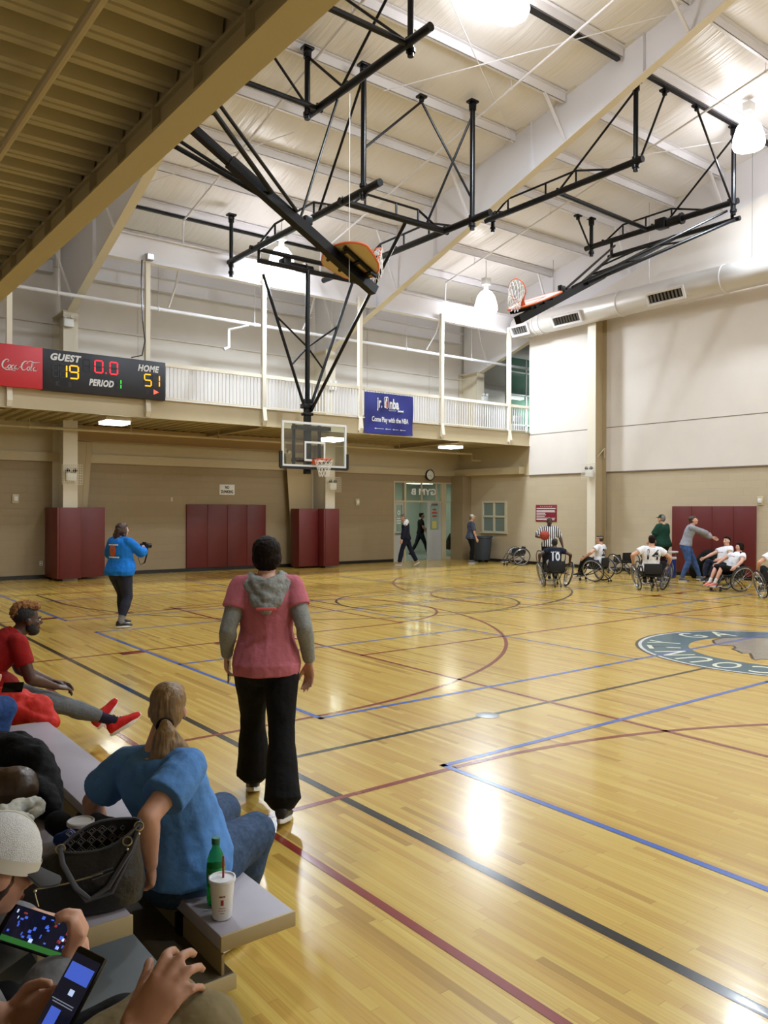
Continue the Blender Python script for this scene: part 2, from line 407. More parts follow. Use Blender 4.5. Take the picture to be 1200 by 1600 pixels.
# centre emblem: teal ring with lettering round a county outline
def ringmesh(r0, r1, z, n=96):
    mb = MB(); vs = []
    for i in range(n):
        a = 2*PI*i/n; vs += [(CX+r0*math.cos(a), CY+r0*math.sin(a), z), (CX+r1*math.cos(a), CY+r1*math.sin(a), z)]
    mb.add(vs, [(2*i, 2*i+1, (2*i+3) % (2*n), (2*i+2) % (2*n)) for i in range(n)]); return mb
emb = ringmesh(1.14, 1.745, .0012).build('centre_emblem', M_TEAL, floor, fix=False)
ringmesh(1.79, 1.83, .0012).build('emblem_outline', M_BLACKL, emb, fix=False)
ringmesh(1.745, 1.79, .0012).build('emblem_rim', M_WHITEL, emb, fix=False)
pts = [(1114, 1000.8), (1116, 1005), (1125, 1008), (1147, 1009.5), (1149, 1013), (1144, 1014), (1152, 1017), (1160, 1021), (1172, 1021), (1176, 1029), (1180, 1031.5), (1188, 1030)]
cp = [gz(x, y) for x, y in pts]; cp = [V((p.x, p.y, .0013)) for p in cp] + [V((10.35, 4.35, .0013)), V((11.0, 4.3, .0013)), V((11.5, 4.7, .0013)), V((11.55, 5.6, .0013)), V((11.2, 6.0, .0013)), V((10.9, 6.15, .0013))]
mb = MB(); mb.add(cp, [tuple(range(len(cp)))]); mb.build('county_shape', M_GREYL, emb)
mb = MB(); ribbon(mb, [(p.x, p.y) for p in cp], .035, .0016, True); mb.build('county_outline', M_BLACKL, emb, fix=False)
for ch, a in (('C', 199), ('O', 182.5), ('U', 165.5), ('N', 148.5), ('T', 131.5), ('Y', 115), ('G', 80), ('A', 60)):
    A = math.radians(a); rd = V((math.cos(A), math.sin(A), 0)); tg = V((math.sin(A), -math.cos(A), 0))
    text_obj('emblem_letter', ch, .6, M_CREAML, face_mtx(V((CX, CY, .0021))+rd*1.44, tg, rd), emb, bold=.004, ext=0, width=.30 if ch not in 'TY' else .28)
for X in (5.10, 15.9):
    mb = MB(); mb.lathe([(0.001, 0), (.105, 0), (.105, .0022), (.1, .003), (0.001, .003)], (X, CY, 0), 32)
    mb.build('net_socket_plate', M_ALU, floor)

# ================================================================== walls, roof
FR = [-1.85, 6.08, 14.03, 20.62]
RZ = lambda Y: 13.63-.22*(Y if Y >= CY else 2*CY-Y)
DX0, DX1, DZ = 17.36, 20.42, 2.84          # storefront opening in the back wall
XE = 27.0
mb = MB()
mb.b2((-3.6, WY, 0), (DX0, WY+.2, 3.31)); mb.b2((DX1, WY, 0), (WX+.2, WY+.2, 3.31)); mb.b2((DX0, WY, DZ), (DX1, WY+.2, 3.31))
mb.b2((20.08, 21.35, 0), (WX, WY, 3.07))
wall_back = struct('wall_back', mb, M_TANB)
mb = MB(); mb.b2((-3.6, WY, 3.31), (WX+.2, WY+.15, 4.42)); mb.b2((-3.6, WY-.07, 3.07), (WX, WY, 3.31)); mb.b2((20.2, 18.7, 3.07), (WX, WY, 3.31)); mb.build('wall_band', M_TANL, wall_back)
mb = MB(); mb.b2((-3.6, WY, 4.42), (23.0, WY+.15, RZ(WY)+.05))
for zz in (6.68, 8.2): mb.b2((-3.6, WY-.06, zz), (23, WY, zz+.05))
for xx in (8.2, 12.1, 16.2, 19.0): mb.b2((xx, WY-.015, 4.42), (xx+.02, WY, 8.2))
mb.build('upper_panelling', M_WALLW, wall_back)
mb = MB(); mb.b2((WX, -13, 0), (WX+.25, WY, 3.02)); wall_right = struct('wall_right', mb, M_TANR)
def wtop(y): return 10.1-.274*((y if y >= CY else 2*CY-y)-10.25)
mb = MB(); mb.prism([(WX-.03, 18.5, 3.02), (WX-.03, 18.5, wtop(18.5)), (WX-.03, CY, wtop(CY)), (WX-.03, -13, wtop(-13)), (WX-.03, -13, 3.02)], (.2, 0, 0)); mb.build('upper_block', M_WALLR, wall_right)
mb = MB(); mb.b2((WX-.02, 18.5, 3.02), (WX+.2, WY, 4.3)); mb.build('block_under_balcony', M_TANL, wall_right)
mb = MB(); mb.b2((WX-.035, -13, 4.375), (WX-.028, 18.5, 4.395)); mb.b2((WX-.045, -13, 3.0), (WX-.025, 18.5, 3.03)); mb.build('wall_joint', mat('joint_shadow', (120, 108, 92), .8), wall_right)
mb = MB(); mb.b2((-3.8, -13, 0), (-3.6, WY, 12.6)); struct('wall_left', mb, M_WALLW)
mb = MB(); mb.b2((-3.8, -13.2, 0), (XE, -13, 12.6)); struct('wall_front', mb, M_WALLW)
# roof: sagging vinyl between the purlins
mb = MB(); ys = []; PUR = [5.6+1.5*k for k in range(11)]
allY = sorted([CY]+PUR+[2*CY-p for p in PUR]+[WY+.3, 2*CY-WY-.9]); rows = []
for a, b in zip(allY[:-1], allY[1:]):
    for i in range(5):
        t = i/5; y = a+(b-a)*t; rows.append((y, RZ(y)+.02-(.07*math.sin(PI*t) if b-a > .9 else 0)))
rows.append((allY[-1], RZ(allY[-1])+.02)); n = len(rows); xs = [-3.8, XE]
vs = [(x, y, zz) for x in xs for y, zz in rows]; mb.add(vs, [(i, i+1, n+i+1, n+i) for i in range(n-1)], True)
vs2 = [(x, y, zz+.3) for x in xs for y, zz in rows]; mb.add(vs2, [(i, i+1, n+i+1, n+i) for i in range(n-1)])
ceil = mb.build('ceiling', M_ROOF, fix=False); ceil['kind'] = 'structure'
# baseboards
mb = MB(); mb.b2((-3.6, WY-.03, 0), (DX0, WY, .1)); mb.b2((DX1, 21.32, 0), (WX, 21.35, .1)); struct('baseboard_back', mb, M_BASE)
mb = MB(); mb.b2((WX-.035, -13, 0), (WX-.005, 21.35, .1)); struct('baseboard_right', mb, M_BASE)

# steel frames
purg = 'roof purlins between the frames'
for k, p in enumerate(PUR):
    if p < 7: continue
    for i in range(3):
        x0, x1 = FR[i]+.06, FR[i+1]-.06
        if i == 0: x0, lab = -1.8, 'white roof purlin in the left roof bay above the scoreboard end'
        else: lab = ['', 'white roof purlin in the middle roof bay', 'white roof purlin in the far right roof bay'][i]
        mb = MB(); zt = RZ(p)
        mb.b2((x0, p-.008, zt-.2), (x1, p+.008, zt)); mb.b2((x0, p-.008, zt-.2), (x1, p+.075, zt-.188)); mb.b2((x0, p-.075, zt-.012), (x1, p+.008, zt))
        mb.top('roof_purlin', M_WHITE, lab, 'purlin', lab[6:].replace('roof purlin', 'roof purlins'))
def rbot(y):
    yy = y if y >= CY else 2*CY-y
    return 11.25-(yy-7.8)/3 if yy > 7.8 else 11.25+(7.8-yy)*.16
rl = {0: '', 1: 'white tapered steel rafter at upper left, rising from the column beside the scoreboard', 2: 'large white tapered steel rafter crossing the middle of the roof', 3: 'white steel end rafter along the top of the right wall'}
for i, X in enumerate(FR):
    if i == 0: continue
    t = thing('steel_rafter', rl[i], 'beam', (X, WY-.6, 6.8))
    rb = rbot if i < 3 else (lambda y: min(rbot(y), wtop(y)-.12))
    for s in (1, -1):
        f = lambda y: y if s > 0 else 2*CY-y
        Y = [CY, 7.8, 12, 16, 21.0]
        web = MB(); top = [(X-.006, f(y), RZ(y)-.01) for y in Y+[21.9]]; bot = [(X-.006, f(y), rb(y)) for y in Y]+[(X-.006, f(21.4), 6.85), (X-.006, f(21.9), 6.85)]
        web.prism(top+bot[::-1], (.012, 0, 0))
        if s > 0 or 1:
            web.build('rafter_web', M_WHITE, t, True)
        fl = MB()
        for a, b in zip(Y[:-1], Y[1:]):
            fl.bar((X, f(a), rb(a)), (X, f(b), rb(b)), .2, .02)
            fl.bar((X, f(a), RZ(a)-.012), (X, f(b), RZ(b)-.012), .2, .016)
        fl.build('rafter_flange', M_CREAM, t, True)
    if i < 3:
        for y in (9.6, 12.6, 16.0, 19.0): MB().b2((X-.09, y-.005, rbot(y)+.01), (X+.09, y+.005, RZ(y)-.03)).build('stiffener', M_WHITE, t, True)
    for k, p in enumerate(PUR):
        if k % 2 or p < 7.5: continue
        for sx in (-1, 1):
            if i == 3 and sx > 0: continue
            MB().bar((X+sx*.06, p, rbot(p)+.04), (X+sx*.75, p, RZ(p)-.19), .05, .05).build('flange_brace', M_WHITE, t, True)
cl = {1: 'cream steel wall column rising from the left maroon pad', 2: 'cream steel wall column behind the lowered hoop', 3: 'cream steel column at the right end of the upper walkway'}
for i, X in enumerate(FR):
    if i == 0: continue
    z0 = 0 if i < 3 else 4.42
    mb = MB(); mb.b2((X-.18, 21.0, z0), (X+.18, 21.02, 6.85)); mb.b2((X-.01, 21.02, z0), (X+.01, 21.96, 6.85)); mb.b2((X-.18, 21.96, z0), (X+.18, 21.98, 6.85)); mb.b2((X-.2, 20.98, 6.84), (X+.2, 21.98, 6.87))
    mb.top('steel_column', mat('column_cream', (208, 198, 178), .5), cl[i], 'column')
# portal brace frame between the two columns
t = thing('portal_frame', 'tan tapered steel bracing frame against the back wall between the two padded columns', 'frame', (10, 21.7, 0))
for X0, X1, X2, s in ((6.28, 6.80, 6.52, 1), (13.83, 12.92, 13.2, -1)):
    mb = MB(); mb.prism([(X0, 21.75, 0), (X2, 21.75, 0), (X1, 21.75, 3.62), (X0, 21.75, 3.62)], (0, .012, 0)); mb.bar((X2, 21.75, 0), (X1, 21.75, 3.62), .14, .016, (0, 1, 0)); mb.build('portal_leg', M_TAN, t, True)
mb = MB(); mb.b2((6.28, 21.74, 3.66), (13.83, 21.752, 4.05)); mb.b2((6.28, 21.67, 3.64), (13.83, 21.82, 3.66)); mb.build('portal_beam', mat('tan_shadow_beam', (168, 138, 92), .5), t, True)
# big eave beam across each bay
for a, b, lab in ((FR[0], FR[1], ''), (FR[1], FR[2], 'deep white steel beam under the roof behind the lowered hoop'), (FR[2], FR[3], 'deep white steel beam under the roof at far right bay')):
    if not lab: continue
    mb = MB(); mb.ibeam((a, 18.6, 8.32), (b, 18.6, 8.32), .2, .62); mb.top('eave_beam', M_WHITE, lab, 'beam')
for a, b, lab in ((FR[1]+.2, FR[2]-.2, 'white eave strut at the top of the back wall, middle bay'), (FR[2]+.2, FR[3]-.2, 'white eave strut at the top of the back wall, far right bay'), (-1.6, FR[1]-.2, 'white eave strut at the top of the back wall, left bay')):
    mb = MB(); mb.b2((a, WY-.12, 8.0), (b, WY-.1, RZ(WY))); mb.b2((a, WY-.22, 8.0), (b, WY-.02, 8.02)); mb.b2((a, WY-.3, 8.36), (b, WY-.12, 8.38)); mb.top('eave_strut', M_WHITE, lab, 'beam')
# diagonal rods
for a, b, lab in (((9.97, 13.0, 10.42), (13.95, 8.6, 11.45), 'thin white bracing rod crossing the middle roof bay near the big lamp'), ((6.2, 8.6, 11.3), (13.9, 13.1, 10.5), 'thin white bracing rod running down to the middle rafter'),
                  ((6.2, 18.8, 9.1), (9.0, 14.9, 10.0), 'thin white bracing rod over the left rafter'), ((14.1, 14.6, 10.1), (20.6, 9.2, 11.4), 'thin white bracing rod in the far right roof bay')):
    mb = MB(); mb.tube(a, b, .012, n=6); mb.top('brace_rod', M_WHITE, lab, 'rod')

# ================================================================== upper walkway (W1 side) and balcony overhead
EY = 18.5
def deck(mb, x0, x1, y0, y1, z, along, pitch=.28, h=.075):
    n = int(((x1-x0) if along == 'Y' else (y1-y0))/pitch)
    for i in range(n):
        a = (x0 if along == 'Y' else y0)+i*pitch
        pr = [(a, z), (a+pitch*.17, z), (a+pitch*.19, z+.014), (a+pitch*.24, z+.014), (a+pitch*.26, z), (a+pitch*.44, z), (a+pitch*.52, z+h), (a+pitch*.92, z+h), (a+pitch, z)]
        for (p, q), (r, s_) in zip(pr[:-1], pr[1:]):
            if along == 'Y': mb.add([(p, y0, q), (r, y0, s_), (r, y1, s_), (p, y1, q)], [(0, 1, 2, 3)])
            else: mb.add([(x0, p, q), (x0, r, s_), (x1, r, s_), (x1, p, q)], [(0, 1, 2, 3)])
    if along == 'Y': mb.b2((x0, y0, z+h+.01), (x1, y1, z+h+.13))
    else: mb.b2((x0, y0, z+h+.01), (x1, y1, z+h+.13))
t = thing('walkway_deck', 'raised indoor walkway deck with ribbed tan underside along the back wall', 'walkway', (10, 20, 4.3))
mb = MB(); deck(mb, 1.95, WX-.01, EY+.08, 21.98, 4.07, 'Y'); mb.build('ribbed_deck', M_TAND, t, True)
mb = MB(); mb.b2((-3.6, EY, 4.0), (WX, EY+.012, 4.46)); mb.b2((-3.6, EY-.04, 4.0), (WX, EY+.07, 4.015)); mb.b2((-3.6, EY-.05, 4.445), (WX, EY+.07, 4.46)); mb.build('edge_beam', M_TANL, t, True)
for x in (3.9, 10.2, 17.3): MB().ibeam((x, EY+.08, 4.069), (x, 21.9, 4.069), .12, .12).build('cross_beam', M_TAN, t, True)
M_BALC = mat('balcony_paint', (196, 184, 150), .45)
t = thing('overhead_balcony', 'tan ribbed balcony deck and edge beam overhead at upper left, above the bleachers', 'balcony', (1.8, 4, 4))
mb = MB(); deck(mb, -3.6, 1.8, -8, EY+.06, 4.21, 'X', .285, .09); mb.build('ribbed_deck', mat('balcony_deck', (184, 174, 142), .5), t, True)
mb = MB(); mb.b2((1.74, -8, 4.0), (1.915, EY, 4.016)); mb.b2((1.815, -8, 4.017), (1.827, EY, 4.44)); mb.b2((1.79, -8, 4.19), (1.827, EY, 4.212)); mb.build('edge_beam', M_BALC, t, True)
y = 0.5
while y < 12: MB().b2((1.765, y-.004, 4.016), (1.815, y+.004, 4.19)).build('stiffener', M_BALC, t, True); y += .575
mb = MB(); mb.tube((1.15, -8, 4.36-.28), (1.15, EY, 4.36-.28), .028); mb.top('sprinkler_pipe', M_TANL, 'tan pipe under the overhead balcony at the top left corner', 'pipe')

# railing sections
POSTX = [-2.3, .9, 4.07, 7.12, 10.25, 13.36, 16.48, 19.47, 20.46]
for i in range(2, len(POSTX)-1):
    a, b = POSTX[i], POSTX[i+1]; lab = {2: 'cream railing section behind the scoreboard', 3: 'cream railing section right of the scoreboard', 4: 'cream railing section behind the lowered hoop mast', 5: 'cream railing section carrying the blue banner', 6: 'cream railing section right of the blue banner', 7: 'short cream railing section against the right wall'}[i]
    t = thing('railing_section', lab, 'railing', (a, EY, 4.46))
    mb = MB(); mb.b2((a+.04, EY-.03, 5.27), (b-.04, EY+.04, 5.36)); mb.build('top_rail', M_CREAM, t, True)
    mb = MB(); mb.b2((a+.04, EY-.01, 4.50), (b-.04, EY+.02, 4.53)); mb.build('bottom_rail', M_CREAM, t, True)
    mb = MB(); n = int((b-a-.1)/.1)
    for k in range(n+1):
        x = a+.07+(b-a-.14)*k/n; mb.b2((x-.011, EY-.008, 4.52), (x+.011, EY+.014, 5.28))
    mb.build('baluster_panel', M_WHITE, t, True)
plab = {2: 'tall cream post at the far left edge beside the soda panel', 3: 'tall cream post behind the right end of the scoreboard', 4: 'tall bright post left of the lowered hoop mast', 5: 'tall cream post just left of the blue banner', 6: 'tall cream post right of the blue banner', 7: 'tall cream post at the right end of the walkway'}
for i in range(2, 8):
    x = POSTX[i]; mb = MB(); mb.b2((x-.055, EY-.06, 4.1), (x+.055, EY+.05, 7.9 if i != 2 else 7.8)); mb.prism([(x-.055, EY-.06, 4.5), (x-.055, EY-.12, 4.15), (x-.055, EY-.06, 4.02)], (.11, 0, 0))
    mb.top('tall_post', M_CREAM, plab[i], 'post')
# post-top flood light on the scoreboard post + cable
mb = MB(); mb.b2((7.12-.07, EY-.2, 7.72), (7.12+.09, EY-.06, 7.86)); o = mb.top('flood_light', M_ALU, 'small square light on the post above the scoreboard', 'lamp')
mb = MB(); mb.b2((7.12-.05, EY-.206, 7.74), (7.12+.07, EY-.2, 7.84)); mb.build('light_lens', mat('lens_glow', (255, 255, 255), .4, emit=(255, 255, 255), estr=2.5), o, True)
mb = MB(); mb.path([(6.95, EY-.1, 7.7), (6.93, EY-.12, 7.2), (6.96, EY-.12, 6.3), (7.02, EY-.12, 5.8), (6.95, EY-.12, 5.45), (6.7, EY-.1, 5.37)], .014, 6); mb.top('cable', M_BLK, 'black cable hanging from the light post down to the scoreboard', 'cable')

# pipes
def pipe(pts, r, lab, m=M_WHITE, hang=None):
    t = thing('sprinkler_pipe', lab, 'pipe', pts[0]); mb = MB(); mb.path(pts, r, 10); mb.build('pipe_run', m, t, True)
    if hang:
        for x, y, z0, z1 in hang: hb = MB(); hb.tube((x, y, z0), (x, y, z1), .008, n=6); hb.lathe([(r*1.35, -.02), (r*1.35, .02)], (x, y, z0), 10, Matrix.Rotation(PI/2, 3, 'Y')); hb.build('hanger', m, t, True)
pipe([(0, 20, 7.02), (23, 20, 7.02)], .045, 'long white sprinkler main running above the upper walkway', M_WHITE, [(x, 20, 7.02, RZ(20)-.05) for x in (5.5, 8.0, 10.8, 13.4, 16.3, 19.2)])
pipe([(10.6, 20, 6.98), (10.15, 20.3, 6.85), (10.15, 20.3, 6.35), (10.0, 20.3, 6.28)], .05, 'white elbow pipe branching down from the sprinkler main')
pipe([(0, 20.6, 3.82), (WX-.7, 20.6, 3.82), (WX-.7, 20.6, 3.6), (WX-.25, 20.6, 3.6)], .035, 'tan pipe along the underside of the upper walkway', M_TANL, [(x, 20.6, 3.82, 4.06) for x in (5, 7.5, 10, 12, 16.5, 19)])
for x, lab in ((8.25, 'white sprinkler branch over the left roof bay'), (12.35, 'white sprinkler branch crossing the middle roof bay'), (17.1, 'white sprinkler branch crossing the right roof bay')):
    zz = lambda y: RZ(y)-.36
    pipe([(x, 6.5, zz(6.5)), (x, 19.0, zz(19.0)), (x, 19.05, zz(19)-.6), (x, 19.5, 7.55), (x, 19.95, 7.1)], .026, lab, M_WHITE, [(x, y, zz(y), zz(y)+.2) for y in (8.7, 11.7, 14.7, 17.7)])
# ================================================================== lamps
M_LENS = mat('lamp_glass', (255, 255, 255), .3, emit=(255, 252, 255), estr=14)
M_LENSF = mat('fluorescent_lens', (255, 255, 255), .4, emit=(245, 255, 245), estr=9)
def lamp_light(name, parent, loc, kind, power, size, col, sizey=None, spread=None):
    ld = bpy.data.lights.new(name, kind); ld.energy = power; ld.color = col
    if kind == 'POINT': ld.shadow_soft_size = size
    else:
        ld.shape = 'RECTANGLE'; ld.size = size; ld.size_y = sizey
    o = bpy.data.objects.new(name, ld); COL.objects.link(o); o.parent = parent; o.location = loc; return o
def highbay(x, y, zz, lab, w=1.0):
    t = thing('high_bay_lamp', lab, 'lamp', (x, y, zz), group=None)
    mb = MB(); mb.lathe([(.075, .62), (.075, .78), (.03, .80)], (0, 0, 0), 20); mb.bbox((0, 0, .90), (.24, .2, .22), .02); mb.tube((0, 0, 1.0), (0, 0, RZ(y)-zz-.02), .015); mb.build('ballast_housing', M_WHITEP, t)
    mb = MB(); mb.lathe([(.09, .62), (.17, .58), (.27, .44), (.34, .2), (.36, .04), (.33, -.04), (.2, -.09), (.001, -.1)], (0, 0, 0), 28); mb.build('glass_dome', M_LENS, t)
    lamp_light('lamp_light', t, (0, 0, -.16), 'AREA', HIGHBAY_W*w, .5, (.79, .895, 1.0), .5)
    lamp_light('lamp_uplight', t, (0, 0, -.36), 'POINT', HIGHBAY_W*w*.13, .2, (.79, .895, 1.0))
    return t
highbay(10.45, 9.95, 10.7, 'large glowing high bay lamp at the top centre of the frame')
highbay(18.1, 9.6, 10.35, 'glowing high bay lamp at the top right near the right wall', .6)
highbay(10.5, 18.02, 8.0, 'glaring high bay lamp over the walkway behind the folded left hoop', .8)
highbay(17.7, 17.8, 8.05, 'glowing high bay lamp near the air duct end and the right wall', .8)
highbay(3.2, 9.9, 10.45, 'high bay lamp above the overhead balcony', .6)
for x, y in ((3.2, .3), (10.45, .3), (18.1, .3), (10.45, -8), (18.1, -8)):  # out-of-view lamps added for illumination of the near half
    highbay(x, y, RZ(y)-1.1, 'added unseen high bay lamp lighting the near half of the court', .45 if x < 5 else .95)['group'] = 'added unseen high bay lamps over the near half of the court'
def boxlight(x, y, lab, w=1.0):
    t = thing('box_light', lab, 'lamp', (x, y, 3.84))
    mb = MB(); mb.b2((-.3, -.3, .07), (.3, .3, .20)); mb.b2((-.05, -.05, .20), (.05, .05, .24)); mb.build('housing', M_TANL, t)
    mb = MB(); mb.prism([(-.28, -.28, .07), (.28, -.28, .07), (.24, -.24, 0), (-.24, -.24, 0)][0:0] or [(-.28, -.28, 0), (.28, -.28, 0), (.28, .28, 0), (-.28, .28, 0)], (0, 0, .07)); mb.build('diffuser', M_LENSF, t)
    lamp_light('lamp_light', t, (0, 0, -.02), 'AREA', UNDER_W*w, .5, (1, 1, .93), .5)
boxlight(6.5, 18.95, 'square ceiling light under the walkway below the scoreboard')
boxlight(12.97, 19.35, 'square ceiling light under the walkway behind the glass backboard')
boxlight(17.6, 19.3, 'square ceiling light under the walkway near the clock')
boxlight(2.6, 19.0, 'square ceiling light under the walkway beyond the left edge')
# ================================================================== ceiling-hung basketball backstops
M_ORANGE = mat('orange_enamel', (226, 92, 40), .35); M_NET = mat('net_cord', (225, 222, 215), .8); M_BEIGE = mat('beige_fibreglass', (206, 182, 132), .4)
M_BOARDW = mat('board_white', (228, 226, 220), .4); M_ORB = mat('orange_border', (222, 104, 58), .45)
def T(t, name, pts, r, m=None, n=10): mb = MB(); mb.path([V(p) for p in pts], r*1.2, n); return mb.build(name, m or M_BLK, t, True)
def drop(t, x, y, z0, z1, r=.055):
    mb = MB(); mb.tube((x, y, z0), (x, y, z1), r, n=14)
    for q in (z0-.12, z1+.1, z1+.28): mb.tube((x, y, q-.03), (x, y, q+.03), r*1.45, n=14)
    o = mb.build('drop_pipe', M_BLK, t, True)
    mb = MB(); mb.bbox((x, y, z0+.03), (.22, .18, .05), .01); mb.bbox((x, y, z0-.04), (.12, .12, .1), .01); mb.build('clamp_plate', M_BLK, o, True)
def bracket(t, x, y, z): mb = MB(); mb.bbox((x, y, z), (.2, .16, .05), .01); mb.bbox((x, y, z-.06), (.08, .08, .1), .01); mb.build('clamp_plate', M_BLK, t, True)
def clamp(t, p, ax=(0, 1, 0), r=.075): mb = MB(); d = V(ax).normalized()*.05; mb.tube(V(p)-d, V(p)+d, r, n=14); mb.bbox(V(p)+V((0, 0, r)), (.05, .05, .06), .005); mb.build('clamp', M_BLK, t, True)
def chord(t, p0, p1, h, ts=(0.12, .3, .5, .7, .88)):      # small truss over a pipe
    p0 = V(p0); p1 = V(p1); f = lambda a: p0+(p1-p0)*a
    up = V((0, 0, h)); a, b, c, d, e = ts
    mb = MB(); mb.path([f(a), f(b)+up, f(d)+up, f(e)], .026, 8)
    for q in (b, c, d): mb.tube(f(q), f(q)+up, .024, n=8)
    mb.build('truss_chord', M_BLK, t, True)
def net(parent, c, ax, ay, dirs, R=.225, n=12, lv=5, taper=.55, thick=.006):
    c = V(c); P = []
    for k in range(lv+1):
        tt = k/lv; rr = R*(1-(1-taper)*min(1, tt*1.2)); off = V(dirs[0])*tt + V(dirs[1])*tt*tt; ring = []
        for i in range(n):
            a = 2*PI*(i+.5*(k % 2))/n; ring.append(c+off+(ax*math.cos(a)+ay*math.sin(a))*rr)
        P.append(ring)
    mb = MB()
    for k in range(lv):
        for i in range(n):
            j = (i-1) % n if k % 2 == 0 else (i+1) % n
            mb.tube(P[k][i], P[k+1][i], thick, n=5); mb.tube(P[k][i], P[k+1][j], thick, n=5)
    mb.build('net', M_NET, parent, True)
def rim(t, c, ax, ay, back, dirs, lv=5, taper=.55):     # ax, ay span the rim plane; back points to the board
    c = V(c); nz = ax.cross(ay); m = Matrix((ax, ay, nz)).transposed()
    mb = MB(); mb.torus(c, .229, .011, m, 36, 8)
    mb.bar(c+back*.225, c+back*.40, .17, .012, tuple(nz)); mb.bar(c+back*.385-nz*.1, c+back*.385+nz*.02, .17, .03, tuple(back))
    for s in (-1, 1): mb.tube(c+back*.39-nz*.09+ax*.06*s if abs(ax.dot(back)) < .5 else c+back*.39-nz*.09+ay*.06*s, c+back*.1+(ax if abs(ax.dot(back)) < .5 else ay)*.2*s, .009, n=6)
    o = mb.build('rim', M_ORANGE, t, True); net(o, c, ax, ay, dirs, lv=lv, taper=taper); return o

# --- lowered hoop with glass board
HX, HY = 10.68, 16.67
t = thing('basketball_backstop', 'lowered basketball hoop with clear glass backboard hanging from black ceiling frame', 'basketball hoop', (HX, HY, 2.8))
b = MB(); b.b2((HX-.90, HY, 2.90), (HX+.90, HY+.012, 3.95)); bb = b.build('backboard', M_GLASS, t, True)
mb = MB()
for s in (-1, 1): mb.b2((HX+s*.915-.028, HY-.012, 2.885), (HX+s*.915+.028, HY+.03, 3.965))
for z in (2.9, 3.95): mb.b2((HX-.93, HY-.0119, z-.028), (HX+.93, HY+.0299, z+.028))
mb.build('board_frame', M_WHITEP, bb, True)
mb = MB(); mb.b2((HX-.305, HY-.006, 3.05), (HX-.255, HY-.001, 3.51)); mb.b2((HX+.255, HY-.006, 3.05), (HX+.305, HY-.001, 3.51)); mb.b2((HX-.305, HY-.0061, 3.46), (HX+.305, HY-.0011, 3.511)); mb.b2((HX-.305, HY-.0061, 3.02), (HX+.305, HY-.0011, 3.07)); mb.build('target_square', M_WHITEP, bb, True)
mb = MB(); mb.prism([(HX-1.0, HY-.03, 3.24), (HX-1.0, HY-.03, 2.86), (HX-.96, HY-.03, 2.82), (HX+.96, HY-.03, 2.82), (HX+1.0, HY-.03, 2.86), (HX+1.0, HY-.03, 3.24), (HX+.935, HY-.03, 3.24), (HX+.935, HY-.03, 2.88), (HX-.935, HY-.03, 2.88), (HX-.935, HY-.03, 3.24)], (0, .07, 0)); mb.build('edge_padding', mat('black_padding', (16, 16, 18), .5), bb, True)
rim(t, (HX, HY-.40, 3.05), V((1, 0, 0)), V((0, 1, 0)), V((0, 1, 0)), ((0, 0, -.42), (0, 0, 0)))
MY = HY+.36
mb = MB(); mb.b2((HX-.075, MY-.06, 2.72), (HX+.075, MY+.06, 4.6)); mb.tube((HX, MY, 4.3), (HX, MY, 7.82), .062, n=16); mb.build('mast', M_BLK, t, True)
for x in (-.45, .3):
    mb = MB(); mb.b2((HX+x-.03, MY-.12, 2.9), (HX+x+.03, MY-.06, 3.98)); mb.build('board_upright', M_BLK, t, True)
for zz in (3.05, 3.85):
    mb = MB(); mb.b2((HX-.5, HY+.04, zz-.05), (HX+.5, MY-.06, zz+.05)); mb.build('board_crossbar', M_BLK, t, True)
mb = MB(); mb.bbox((HX, MY, 4.42), (.3, .22, .12), .02); mb.bbox((HX, MY, 4.22), (.26, .2, .08), .02); mb.build('mast_collar', M_BLK, t, True)
ZA = 8.12; XA, XB = 9.28, 12.05
T(t, 'brace_tube', [(HX-.05, MY, 4.3), (9.42, MY, 7.5)], .032); T(t, 'brace_tube', [(HX+.05, MY, 4.3), (12.05, MY, 7.75)], .032)
q = gx(624, 334, 10.9); T(t, 'fold_brace', [(HX+.08, MY-.05, 4.3), (10.95, 13.45, 8.12)], .034)
for s, e in ((-1, 9.42), (1, 12.05)):
    za = 5.9; f = lambda z: HX+s*.05+(e-HX-s*.05)*(z-4.3)/(3.2 if s < 0 else 3.45)
    T(t, 'strut', [(HX, MY, za), (f(za+.65), MY, za+.65)], .02); T(t, 'strut', [(HX, MY, za), (f(za-.5), MY, za-.5)], .02)
T(t, 'pivot_bar', [(9.28, MY, 7.8), (12.15, MY, 7.8)], .05)
for x in (9.30, 12.1): T(t, 'pivot_hanger', [(x, MY, 7.78), (x, MY, 8.16)], .03)
T(t, 'header_pipe', [(XA, 18.55, ZA), (XA, 12.2, ZA)], .062, n=14); T(t, 'header_pipe', [(XB, 18.4, ZA), (XB, 12.0, ZA)], .062, n=14)
T(t, 'cross_pipe', [(XA-.1, 13.45, ZA), (XB+.1, 13.45, ZA)], .06, n=14); T(t, 'cross_pipe', [(XA-.1, 17.25, ZA+.03), (XB+.1, 17.25, ZA+.03)], .05, n=14)
chord(t, (XA, 18.2, ZA), (XA, 13.0, ZA), .33, (.2, .38, .52, .7, .86)); chord(t, (XB, 17.2, ZA), (XB, 12.6, ZA), .33, (.1, .3, .5, .7, .9)); chord(t, (XA, 13.45, ZA), (XB, 13.45, ZA), .3, (.08, .2, .5, .72, .95))
drop(t, XA, 12.75, RZ(12.9)-.22, 7.95); drop(t, XB, 12.55, RZ(12.6)-.22, 7.9); drop(t, XA-.02, 18.4, 9.25, 7.72, .05)
bracket(t, 10.9, 12.9, RZ(12.9)-.24)
for y in (13.45, 15.2, 17.0): clamp(t, (XA, y, ZA)); clamp(t, (XB, y, ZA))
